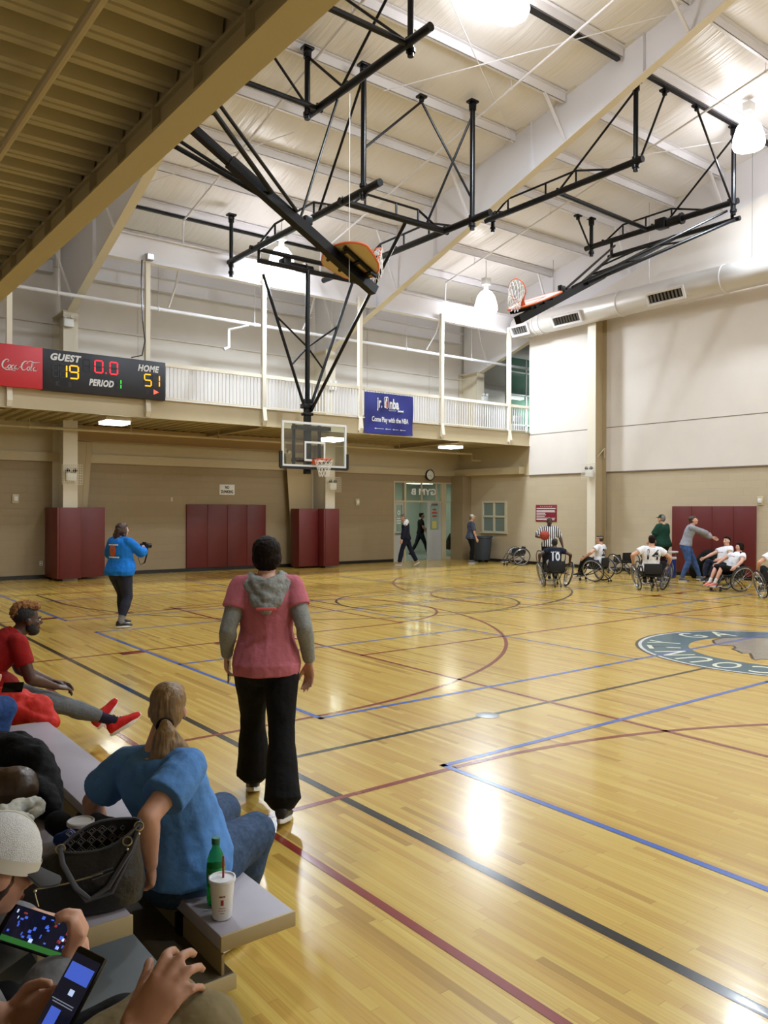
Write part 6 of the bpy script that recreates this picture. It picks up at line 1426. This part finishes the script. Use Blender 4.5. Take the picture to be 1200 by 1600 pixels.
def ballmat():
    m = mat('basketball_leather', (170, 62, 44), .55, noise=.05, bump=.6, bscale=300); return m
t = thing('basketball', 'orange-red basketball in the hands of the referee', 'ball', bc); mb = MB(); mb.sphere((0, 0, 0), .125, 28, 16); b = mb.build('ball', ballmat(), t)
mb = MB()
for M_ in (Matrix.Identity(3), Matrix.Rotation(PI/2, 3, 'X'), Matrix.Rotation(PI/2, 3, 'Y')): mb.torus((0, 0, 0), .1245, .0025, M_, 36, 5)
mb.build('seams', M_BLK, t)

# ---- seated players
def sitter(label, loc, a, h, skinm, top, topname, legs, hairm=H_DARK, hands=None, head=(0, 0, 0), hpx=None, shorts=False, g=1.05, side=0, sleeve=.55, twist=0, hstyle='short', shoe_m=M_SHB, hd=None):
    p = Person(label, (loc[0], loc[1], 0), AZ(a), h); p.g = g; p.vox = .011
    kw = dict(pelvis=(0, -.05, .44), plean=-4, side=side, twist=twist, hands=hands or [(-.36, .04, .58), (.36, .04, .58)], elb=[(-1, -1, .3), (1, -1, .3)], feet=[(-.08, .48, .20), (.08, .50, .20)], knee=[(-.1, .4, 1), (.1, .4, 1)], head=head)
    best = None
    for ln in list(range(0, 50, 2))+list(range(-2, -40, -2)):
        if hpx[2] < 0 and ln > 0: continue
        p.pose(lean=ln, **kw); e = abs(p.head.z-gd(hpx[0], hpx[1], abs(hpx[2])).z)
        if best is None or e < best[0]: best = (e, ln)
    p.pose(lean=best[1], **kw)
    p.body(skinm, hands=hd, lip=(150, 84, 78) if skinm != S_DK else (90, 50, 46)); sh = p.shirt(top, sleeve, .016, -.04, topname, flare=.02, sflare=.03, disp=.014)
    if shorts: p.pants(legs, .95, .02, .04, 'shorts', flare=0, wide=.1); p.shoes(shoe_m); p.socks(cl('sock_white', (210, 208, 204)), 1.8)
    else: p.pants(legs, 1.95, .014, .04); p.shoes(shoe_m)
    if hairm: p.hair(hairm, hstyle)
    return p, sh
M_NUMB = mat('number_black', (24, 24, 34), .7); M_NUMW = mat('number_white', (214, 220, 232), .7)
p, sh = sitter('wheelchair player in dark jersey number 10, seen from behind', (15.03, 12.75), 44, 1.60, S_DK, C_NAVY, 'jersey', cl('pale_shorts', (150, 146, 140)), None, sleeve=.35, hpx=(856, 848, 19.4))
p.hair(H_BLK); p.number('10', M_NUMW, sh, .27, .27, .19, bold=.008); p.number('- - - - -', M_NUMW, sh, .09, .41, .2, name='name_print', bold=.006)
p, sh = sitter('wheelchair player in white jersey turned left, brown hair with headband', (17.0, 13.0), -12, 1.66, S_LT, C_WHITE, 'jersey', C_BLACK, H_BROWN, sleeve=.5, hands=[(-.34, .2, .62), (.35, .18, .62)], hpx=(931, 842, 20.7))
p.number('23', M_NUMB, sh, .24, .33, .17)
mb = MB(); x, f, u = p.hf; mb.torus(p.hp(0, -.02, .045), .087*p.k, .01, Matrix((x, f, u)).transposed(), 28, 8); mb.build('headband', cl('headband', (196, 176, 130)), p.t)
p, sh = sitter('wheelchair player in white jersey number 14, seen from behind', (16.14, 10.85), 50, 1.82, S_LT, C_WHITE, 'jersey', C_BLACK, H_DARK, g=1.16, hands=[(-.38, .02, .62), (.42, .16, .58)], side=3, sleeve=.5, hpx=(1018, 838, 18.4))
p.number('14', M_NUMB, sh, .33, .37, .27, bold=.004)
p, sh = sitter('wheelchair player with dark beard mostly hidden behind jersey 14', (17.35, 11.55), 215, 1.56, S_DK, C_WHITE, 'jersey', C_BLACK, H_BLK, hands=[(-.3, .1, .6), (.3, .2, .6)], hpx=(1029, 846, 20))
p, sh = sitter('smiling player in white jersey and black trousers in a wheelchair, short dark hair', (18.6, 10.5), -80, 1.72, S_LT, C_WHITE, 'jersey', C_NAVY, H_DARK, head=(-24, 4, 0), twist=-18, hands=[(-.2, .28, .66), (.30, .26, .66)], hpx=(1132, 846, -19.6))
p.number('~~~~~~', mat('print_red', (150, 50, 60), .7), sh, .07, .33, .2, True, name='chest_print', bold=.003)
p, sh = sitter('player in white jersey and black shorts with bare knees, dark wavy hair', (17.5, 9.65), -66, 1.58, S_PINK, C_WHITE, 'jersey', C_BLACK, H_DARK, shorts=True, hstyle='bob', hpx=(1147, 864, -18.2), hands=[(-.36, .14, .58), (.36, .10, .60)], shoe_m=cl('shoe_pink', (206, 120, 110)))
p.number('~~~~~~', MATS['print_red'], sh, .07, .33, .2, True, name='chest_print', bold=.003)
p, sh = sitter('player in white jersey cut off by the right edge of the photo', (16.75, 8.25), 40, 1.74, S_LT, C_WHITE, 'jersey', C_BLACK, H_DARK, hpx=(1196, 848, 17))
p.number('1', M_NUMB, sh, .24, .36)

# ---- standing men
def cap_on(p, m, fwd=1, brim=True, label=None, worn='cap'):
    x, f, u = p.hf; M = Matrix((x, f, u)).transposed(); w = wm(p.t)
    t = thing('baseball_cap', label, 'cap', w @ p.hp(0, 0, .06)); 
    mb = MB(); rings = []
    for i in range(7):
        a = (PI/2)*i/7; rings.append([w @ p.hp(.086*math.cos(a)*math.cos(2*PI*j/24), -.012+.103*math.cos(a)*math.sin(2*PI*j/24), .045+.09*math.sin(a)) for j in range(24)])
    mb.rings(rings, True); mb.build('crown', m, t, True)
    top = [(math.cos(PI*(.15+.7*i/12)), math.sin(PI*(.15+.7*i/12))) for i in range(13)]
    pts = [w @ p.hp(.082*c, -.012+.1*s_, .05) for c, s_ in top]+[w @ p.hp(.075*c, .045+.12*s_, .04) for c, s_ in top[::-1]]
    mb = MB(); mb.prism(pts, (0, 0, .006)); mb.build('brim', m, t, True)
p = Person('heavy man in dark green polo shirt and dark green cap standing by the right wall', (19.10, 12.45, 0), AZ(2), 1.74); p.g = 1.30; p.belly = .12
p.pose(pelvis=(0, 0, .93), lean=4, hands=[(-.2, .3, 1.0), (.22, .3, 1.02)], elb=[(-1, -.8, -.5), (1, -.8, -.5)], feet=[(-.14, 0, .1), (.14, 0, .1)], knee=[(0, 1, 0), (0, 1, 0)])
p.body(S_LT); p.shirt(C_GREEN, .8, .02, -.1, 'polo_shirt', flare=.03, sflare=.03); p.pants(cl('maroon_dark', (52, 26, 28)), 1.95, .014, .05); p.shoes(M_SHB); p.hair(H_GREY); cap_on(p, C_GREEN, label='dark green cap on the heavy man in green')
p = Person('man in grey sweatshirt and jeans leaning over and stretching out his arm', (18.95, 11.62, 0), AZ(152), 1.78); p.g = 1.02
p.pose(pelvis=(.05, -.05, .93), lean=24, side=0, hands=[(-.30, .86, .98), (-.20, .50, 1.22)], elb=[(-.3, .2, -1), (1, .6, 0)], feet=[(-.16, .28, .1), (.22, -.14, .1)], knee=[(0, 1, 0), (0, 1, 0)], head=(-6, 10, 0))
p.body(S_LT, brow=(60, 44, 36)); p.shirt(cl('grey_sweat', (150, 152, 160)), 1.86, .018, -.05, 'sweatshirt'); p.pants(cl('jeans_mid', (62, 88, 132), noise=.3), 1.95, .018, .05, 'jeans'); p.shoes(M_SHG); p.hair(H_BROWN)
p = Person('older man in navy and white track jacket walking left past the entrance', (16.4, 20.1, 0), AZ(-48), 1.70)
p.pose(pelvis=(0, 0, .92), lean=5, hands=[(-.27, .12, .86), (.27, .05, .85)], elb=[(-.5, -1, 0), (.5, -1, 0)], feet=[(-.1, .22, .1), (.1, -.34, .14)], knee=[(0, 1, 0), (0, 1, 0)], footpitch=(0, -28), head=(0, -14, 0))
p.body(S_LT); jk = p.shirt(C_NAVY, 1.85, .02, -.12, 'track_jacket'); p.pants(C_NAVY, 1.93, .016, .03, wide=.02); p.shoes(cl('shoe_sand', (160, 140, 100))); p.hair(H_GREY)
B = Blob(); B.cap(p.sh[0]+V((0, 0, .01)), p.A[0][1].lerp(p.sh[0], .1), .072, .070); B.cap(p.neck-p.cf*.04-p.cx*.02, p.sh[0]-p.cf*.02, .08, .075); B.build('white_panel', C_WHITE, p.t, .012, 3)
B = Blob(); B.loft([(p.T0+V((0, .09, -.05)), V((.10, 0, 0)), V((0, .04, 0))), (p.mid+V((0, .10, .1)), V((.10, 0, 0)), V((0, .04, 0)))]); B.build('blue_shirt_front', cl('bright_blue', (40, 60, 190)), p.t, .012, 2)
p = Person('man all in black walking right in the hallway beyond the open door', (19.75, 23.35, 0), AZ(118), 1.74)
p.pose(pelvis=(0, 0, .93), lean=3, hands=[(-.18, .26, 1.0), (.22, .28, 1.04)], elb=[(-.5, -1, -.5), (.7, -1, -.5)], feet=[(-.1, -.36, .13), (.1, .30, .1)], knee=[(0, 1, 0), (0, 1, 0)], footpitch=(-25, 0))
p.body(S_MD); p.shirt(C_BLACK, .7, .016, -.06); p.pants(cl('charcoal', (30, 34, 40)), 1.95, .014, .05); p.shoes(M_SOLE and M_SHB); p.hair(H_DARK)
C_CAMO = mat('cloth_camo_blue', (66, 74, 96), .85, noise=.6, nscale=18)
p = Person('man in pale cap and blue patterned shirt standing beside the trash can', (19.05, 19.85, 0), AZ(122), 1.68)
p.g = 1.08; p.pose(pelvis=(0, 0, .91), lean=2, hands=[(-.26, .1, .86), (.26, .14, .86)], elb=[(-.5, -1, 0), (.6, -1, 0)], feet=[(-.14, .06, .1), (.15, -.04, .1)], knee=[(0, 1, 0), (0, 1, 0)])
p.body(S_LT); p.shirt(C_CAMO, .95, .02, -.1, flare=.03, sflare=.02); p.pants(C_BLACK, 1.95, .014, .05); p.shoes(M_SHG); p.hair(H_GREY); cap_on(p, cl('cap_cream', (206, 204, 176)), label='cream cap on the man beside the trash can')
p = Person('crouching person in dark green jacket behind the narrow glass right of the door', (21.0, 23.0, 0), AZ(150), 1.7)
p.pose(pelvis=(0, -.1, .42), lean=30, hands=[(-.2, .35, .5), (.2, .35, .5)], elb=[(-1, 0, 0), (1, 0, 0)], feet=[(-.14, .1, .1), (.16, .25, .1)], knee=[(-.2, 1, .6), (.2, 1, .6)])
p.body(S_LT); p.shirt(C_DKG, 1.8, .02, -.08, 'jacket'); p.pants(C_BLACK, 1.95, .014, .05); p.shoes(M_SOLE); p.hair(H_BROWN)
# ================================================================== bleachers
M_SEAT = mat('bench_grey', (158, 152, 160), .42, noise=.04, nscale=6); M_SEATE = mat('bench_end', (170, 152, 112), .5); M_FB = mat('footboard_brown', (84, 74, 56), .45, noise=.12, nscale=5, stretch=(6, .6, 1))
M_DK2 = mat('deck_slate', (92, 98, 100), .4, noise=.08, nscale=5); M_RISE = mat('riser_tan', (150, 132, 94), .5)
def plank(t, x0, x1, y0, y1, z, th, m, name):
    mb = MB(); mb.bbox(((x0+x1)/2, (y0+y1)/2, z-th/2), (x1-x0, y1-y0, th), .006); o = mb.build(name, m, t, True)
    for y in (y0, y1): mb = MB(); mb.bbox(((x0+x1)/2, y+(.004 if y == y1 else -.004), z-th/2), (x1-x0+.004, .012, th+.002), .004); mb.build('end_cap', M_SEATE, o, True)
    return o
def bleacher(y0, y1, lab, d2=None):
    t = thing('bleacher', lab, 'bleachers', (.6, (y0+y1)/2, 0))
    plank(t, 1.19, 1.475, y0, y1, .42, .052, M_SEAT, 'seat_plank'); plank(t, .90, 1.245, y0-.0, y1, .28, .05, M_FB, 'footboard')
    plank(t, .60, .872, y0-.05, y1, .612, .058, M_SEAT, 'seat_plank'); plank(t, .30, .935, y0-1.2 if d2 else y0, y1, .47, .05, M_DK2, 'footboard')
    plank(t, .02, .28, y0-1.6 if d2 else y0, y1, .80, .075, M_SEAT, 'seat_plank'); plank(t, -.6, .34, y0-1.8 if d2 else y0, y1, .64, .05, M_DK2, 'footboard')
    for x0, x1, z0, z1, m in ((1.20, 1.21, .03, .35, M_RISE), (.92, .932, .02, .42, M_RISE), (.33, .342, .03, .60, M_RISE)):
        mb = MB(); mb.b2((x0, y0+.01 if x0 > 1 else (y0-1.15 if d2 else y0), z0), (x1, y1-.01, z1)); mb.build('riser', m, t, True)
    y = y0+.35
    while y < y1:
        for x, z in ((1.32, .35), (.74, .54), (.15, .72)):
            mb = MB(); mb.b2((x-.1, y-.02, z-.09), (x+.1, y+.02, z)); mb.b2((x-.13, y-.025, .0 if x > 1 else z-.2), (x-.09, y+.025, z)); mb.build('bracket', M_BLK, t, True)
        y += 1.2
    return t
bleacher(2.43, 5.60, 'grey bleacher benches in the foreground carrying the soda bottle and handbag', True)
bleacher(5.72, 9.4, 'further bleacher section where the man in red sits')
# ------------------------------------------------ soda bottle and paper cup
SZ = .423
c = gz(337, 1413, SZ); t = thing('soda_bottle', 'green plastic soda bottle with green cap on the front bench', 'bottle', (c.x, c.y, SZ), .3)
M_PET = mat('green_pet', (70, 190, 110), .05, trans=.75, ior=1.2); M_LBL = mat('label_green', (40, 150, 66), .4)
mb = MB(); mb.lathe([(.001, .004), (.02, .0), (.027, .003), (.031, .012), (.0325, .03), (.030, .05), (.0325, .07), (.0325, .145), (.030, .165), (.022, .19), (.0135, .205), (.0125, .222)], (0, 0, 0), 28); mb.build('bottle_body', M_PET, t)
mb = MB(); mb.lathe([(.0330, .085), (.0333, .087), (.0333, .138), (.0330, .14)], (0, 0, 0), 28, cap=False); lb = mb.build('label', M_LBL, t)
mb = MB(); mb.lathe([(.001, .016), (.029, .016), (.031, .03), (.031, .075), (.001, .075)], (0, 0, 0), 24); mb.build('drink', mat('drink_clear', (110, 210, 130), .02, trans=.7, ior=1.2), t)
mb = MB(); mb.lathe([(.0145, .218), (.0150, .22), (.0150, .238), (.013, .24), (.001, .24)], (0, 0, 0), 24); mb.build('cap', mat('cap_green', (20, 96, 60), .4), t)
mb = MB(); 
def patch(mb, r, a0, a1, z0, z1, n=8):
    vs = []
    for i in range(n+1):
        a = a0+(a1-a0)*i/n; vs += [(r*math.cos(a), r*math.sin(a), z0), (r*math.cos(a), r*math.sin(a), z1)]
    mb.add(vs, [(2*i, 2*i+2, 2*i+3, 2*i+1) for i in range(n)], True)
a_ = math.atan2(-c.y, -c.x)-.3
patch(mb, .0337, a_+.1, a_+.75, .098, .128); patch(mb, .0337, a_-.9, a_-.35, .105, .118); mb.build('label_panel', mat('label_pale', (190, 220, 190), .5), lb, fix=False)
c = gz(347, 1440, SZ); c = c+(V((c.x, c.y, 0)).normalized()*.035); t = thing('paper_cup', 'white foam cup with lid and red straw on the front bench end', 'cup', (c.x, c.y, SZ), 0)
M_CUP = mat('foam_white', (232, 230, 226), .6); M_RPR = mat('cup_print', (150, 48, 46), .6)
mb = MB(); mb.lathe([(.001, 0), (.031, 0), (.033, .003), (.043, .128), (.001, .128)], (0, 0, 0), 32); mb.build('cup_body', M_CUP, t)
mb = MB(); mb.lathe([(.043, .125), (.0465, .126), (.0475, .133), (.046, .139), (.042, .139), (.040, .133), (.001, .133)], (0, 0, 0), 32); mb.build('lid', mat('lid_clear', (226, 226, 228), .25), t)
mb = MB(); mb.tube((.004, .0, .10), (.010, .012, .205), .0037, n=10); mb.build('straw', mat('straw_red', (170, 34, 34), .4), t)
a_ = math.atan2(-c.y, -c.x)
def curved_text(t, body, size, z, r, m, width, ac):
    o = text_obj('print', body, size, m, face_mtx((0, 0, 0), (1, 0, 0), (0, 1, 0)), t, width=width, bold=.0006, ext=0, world=False); me = o.data
    for v in me.vertices: x, y = v.co.x, v.co.y; rr = r+(z+y)*.078; A = ac+x/rr; v.co = (rr*math.cos(A), rr*math.sin(A), z+y)
    return o
curved_text(t, 'THANK YOU', .008, .086, .0337, M_RPR, .022, a_); curved_text(t, '---- ----', .007, .046, .0337, M_RPR, .020, a_); curved_text(t, '-- ---- --', .007, .037, .0337, M_RPR, .024, a_); curved_text(t, '----', .007, .028, .0337, M_RPR, .014, a_)
mb = MB(); patch(mb, .0388, a_-.13, a_+.13, .056, .075); mb.build('print', M_RPR, t, fix=False)
t = thing('wallet', 'dark phone case lying on the bench beside the seated woman', 'phone', tuple(gz(318, 1381, SZ)), .5); mb = MB(); mb.bbox((0, 0, .007), (.15, .08, .014), .005); mb.build('case', mat('wallet_black', (20, 16, 18), .4), t)
# ------------------------------------------------ handbag
M_LEA = mat('bag_leather', (28, 27, 27), .38, bump=.8, bscale=22); M_STR = mat('bag_trim', (70, 70, 74), .45); M_LIN = mat('bag_lining', (26, 24, 26), .8); M_PAT = mat('lining_print', (150, 144, 140), .8)
bp = gz(150, 1440, .613); t = thing('handbag', 'large black leather handbag standing open on the second bench', 'handbag', (.745, 2.52, .613), AZ(20)); iv = wm(t)
# local: x along the bag (towards the right in the photo), y depth, z up
L_, Dp, Hh = .40, .17, .30
def bagring(z, w, d, cx=0, sag=0, lift=0):
    return [V((cx+w/2*math.copysign(abs(math.cos(a))**.75, math.cos(a)), d/2*math.copysign(abs(math.sin(a))**.85, math.sin(a)), z+lift*math.cos(a)+sag*(1-abs(math.cos(a))**1.2)*(1 if math.sin(a) > 0 else -1))) for a in [2*PI*i/40 for i in range(40)]]
rings = [bagring(.0, .34, .13), bagring(.012, .40, .165), bagring(.06, .42, .18), bagring(.115, .385, .16, .01), bagring(.155, .33, .12, .03, .005), bagring(.19, .27, .09, .055, .012, .018), bagring(.215, .235, .075, .075, .03, .03)]
mb = MB(); mb.rings(rings, False); mb.add(rings[0], [tuple(range(40))[::-1]]); sh = mb.build('bag_body', M_LEA, t)
inner = [[p*1.0+V((0, 0, 0)) for p in bagring(.213, .228, .068, .075, .03, .03)], bagring(.16, .26, .09, .045, .01), bagring(.10, .30, .12, .02)]
mb = MB(); mb.rings(inner, False); mb.add(inner[-1], [tuple(range(40))]); mb.build('lining', M_LIN, t)
mb = MB(); mb.path(rings[-1], .005, 6, close=True); mb.build('rim_trim', M_STR, t)
mb = MB()
for i in range(7):
    for j in range(3):
        u = -.03+.031*i; z = .145+.028*j; z2 = z+.03; yb = .036-.010*(2-j)*.3
        for s_ in (1.0, .55):
            c0 = V((u+.015, yb-.004*(1 if s_ < 1 else 0), z+.018)); h_ = .014*s_
            pts = [c0+V((-h_, 0, 0)), c0+V((0, 0, h_)), c0+V((h_, 0, 0)), c0+V((0, 0, -h_))]; mb.path(pts, .0012, 4, close=True)
mb.build('lining_pattern', M_PAT, t)
mb = MB(); mb.path([(-.04, -.01, .19), (-.03, -.060, .165), (.01, -.100, .105), (.05, -.11, .07), (.10, -.098, .095), (.165, -.05, .18), (.188, -.02, .235)], .0085, 8, flat=.6); mb.build('handle', M_STR, t)
mb = MB(); mb.path([(-.04, .01, .19), (-.01, -.080, .13), (.04, -.112, .068), (.11, -.105, .08), (.17, -.04, .175), (.19, 0, .235)], .008, 8, flat=.6); mb.build('handle', M_STR, t)
M_GOLD = mat('bag_metal', (196, 186, 160), .25, metal=.9)
for p_ in ((-.04, -.01, .19), (.188, -.02, .238), (.154, -.045, .205)): mb = MB(); mb.torus(p_, .013, .003, Matrix.Rotation(.9, 3, 'X'), 20, 6); mb.sphere(V(p_)+V((0, -.012, -.02)), .005, 8, 6); mb.build('ring', M_GOLD, t)
mb = MB(); mb.path([(-.10, -.0885, .112), (-.02, -.090, .118), (.085, -.082, .132)], .003, 6); mb.build('zip', M_GOLD, t); mb = MB(); mb.path([(.055, -.090, .118), (.115, -.079, .132), (.113, -.076, .142), (.053, -.086, .130)], .0022, 5, close=True); mb.build('zip_slot', M_STR, t); mb = MB(); mb.sphere((-.102, -.092, .108), .006, 8, 6); mb.path([(-.103, -.094, .105), (-.098, -.097, .085), (-.092, -.099, .065)], .0018, 5); mb.build('zip_pull', M_GOLD, t)
# ------------------------------------------------ tall lidded cup
c = gd(126, 1283, 2.74); t = thing('drink_cup', 'maroon paper drink cup with pale lid behind the handbag', 'cup', (c.x, c.y, .613), 0)
mb = MB(); mb.lathe([(.001, 0), (.029, 0), (.031, .004), (.041, .148), (.001, .148)], (0, 0, 0), 30); mb.build('cup_body', mat('cup_maroon', (62, 22, 28), .4), t)
mb = MB(); mb.lathe([(.041, .145), (.045, .147), (.0455, .157), (.042, .160), (.040, .155), (.001, .154)], (0, 0, 0), 30); mb.build('lid', mat('lid_grey', (188, 186, 186), .3), t)
a_ = math.atan2(-c.y, -c.x); mb = MB(); vs = [V((0, 0, 0))]
for i in range(24): q = 2*PI*i/24; aa = a_+.42*math.cos(q); zz = .092+.024*math.sin(q); r_ = .0318+zz*.068; vs.append(V((r_*math.cos(aa), r_*math.sin(aa), zz)))
vs[0] = V((.0385*math.cos(a_), .0385*math.sin(a_), .092)); mb.add(vs, [(0, i+1, (i+1) % 24+1) for i in range(24)]); mb.build('emblem', mat('cup_emblem', (176, 150, 120), .5), t)
# ------------------------------------------------ coat and bag pile, white shirt, cap
def soft(name, lab, cat, m, chains, disp=.03, ds=.07, vox=.009, smooth=2, origin=None, flat=1.0):
    B = Blob()
    for pts, rs in chains: B.chain([V(p) for p in pts], rs)
    o = B.build(name, m, None, vox, smooth, disp, ds); a = np.array([tuple(v.co) for v in o.data.vertices]); org = V(((a[:, 0].min()+a[:, 0].max())/2, (a[:, 1].min()+a[:, 1].max())/2, a[:, 2].min()))
    o.data.transform(Matrix.Translation(-org)); o.location = org; INFO[o.name] = Matrix.Translation(org); tag(o, lab, cat); return o
G = lambda x, y, d: tuple(gd(x, y, d))
soft('coat', 'black coat heaped over the second bench at the left edge', 'coat', cl('coat_black', (10, 11, 15), rough=.8), [([G(-30, 1185, 3.5), G(20, 1175, 3.45), G(55, 1190, 3.35), G(75, 1235, 3.25), G(80, 1270, 3.2)], [.10, .09, .075, .06, .05]), ([G(-20, 1240, 3.3), G(60, 1235, 3.2), G(78, 1262, 3.15), G(84, 1282, 3.12)], [.10, .06, .05, .03]), ([G(60, 1202, 3.3), G(86, 1206, 3.28), G(88, 1262, 3.2)], [.02, .012, .02]), ([G(-10, 1160, 3.55), G(35, 1163, 3.5), G(58, 1185, 3.4)], [.04, .05, .03])], .035, .08)
soft('leather_bag', 'dark brown leather bag under the black coat', 'bag', mat('brown_leather', (62, 44, 26), .4, bump=.8, bscale=15), [([G(-10, 1235, 3.12), G(25, 1232, 3.12)], [.09, .085])], .02, .08)
soft('shirt', 'crumpled white shirt lying on the second bench above the cap', 'shirt', cl('shirt_white', (206, 206, 196)), [([G(-20, 1278, 2.86), G(10, 1270, 2.9), G(35, 1258, 2.95), G(58, 1256, 2.98)], [.035, .035, .03, .022]), ([G(58, 1256, 2.98), G(64, 1264, 2.95), G(50, 1272, 2.92)], [.02, .02, .018]), ([G(10, 1282, 2.84), G(36, 1276, 2.86), G(46, 1280, 2.85)], [.02, .02, .014])], .03, .04, .006, 1)
soft('shoe_bag', 'round black pouch on the footboard between the benches', 'bag', C_BLACK, [([G(88, 1286, 2.95), G(98, 1292, 2.95)], [.045, .045])], .01)
soft('cap', 'dark blue fabric cap on the bench beside the maroon cup', 'cap', cl('cap_blue', (22, 44, 96)), [([G(92, 1312, 2.68), G(108, 1310, 2.68), G(118, 1316, 2.66)], [.022, .032, .025])], .012, .05, .006)
soft('scarf', 'black cloth bundle between the maroon cup and the seated woman', 'cloth', C_BLACK, [([G(150, 1282, 2.8), G(165, 1300, 2.8), G(190, 1330, 2.8)], [.03, .05, .06])], .02)
# ------------------------------------------------ team gear by the right wall
t = thing('gear_table', 'small table with white top by the right wall behind the man in grey', 'table', (19.5, 12.75, 0)); 
mb = MB(); mb.bbox((0, 0, .70), (.5, .7, .05), .01); mb.build('table_top', M_WHITEP, t)
for sx in (-1, 1):
    for sy in (-1, 1): mb = MB(); mb.tube((sx*.2, sy*.3, 0), (sx*.2, sy*.3, .68), .015); mb.build('leg', M_ALU, t)
t = thing('cooler', 'blue drinks cooler under the white table top', 'cooler', (19.45, 12.6, 0)); mb = MB(); mb.bbox((0, 0, .26), (.34, .44, .50), .04); mb.build('cooler_body', mat('cooler_blue', (24, 54, 140), .5), t); mb = MB(); mb.bbox((0, 0, .54), (.36, .46, .07), .02); mb.build('lid', M_WHITEP, t)
t = thing('water_jug', 'white box standing on the small table by the right wall', 'box', (19.5, 12.7, .725)); mb = MB(); mb.bbox((0, 0, .12), (.2, .2, .24), .02); mb.build('box_body', M_WHITEP, t); mb = MB(); mb.bbox((0, 0, .25), (.1, .1, .02), .005); mb.build('lid', M_ALU, t)
soft('backpack', 'pile of black kit bags against the maroon pad behind the man in grey', 'bag', C_BLACK, [([(20.05, 12.0, .2), (20.1, 11.7, .55)], [.24, .25]), ([(20.0, 11.4, .2), (20.1, 11.35, .5)], [.25, .22]), ([(20.1, 11.3, .6), (20.05, 11.15, .86)], [.1, .06])], .03, .2, .02)
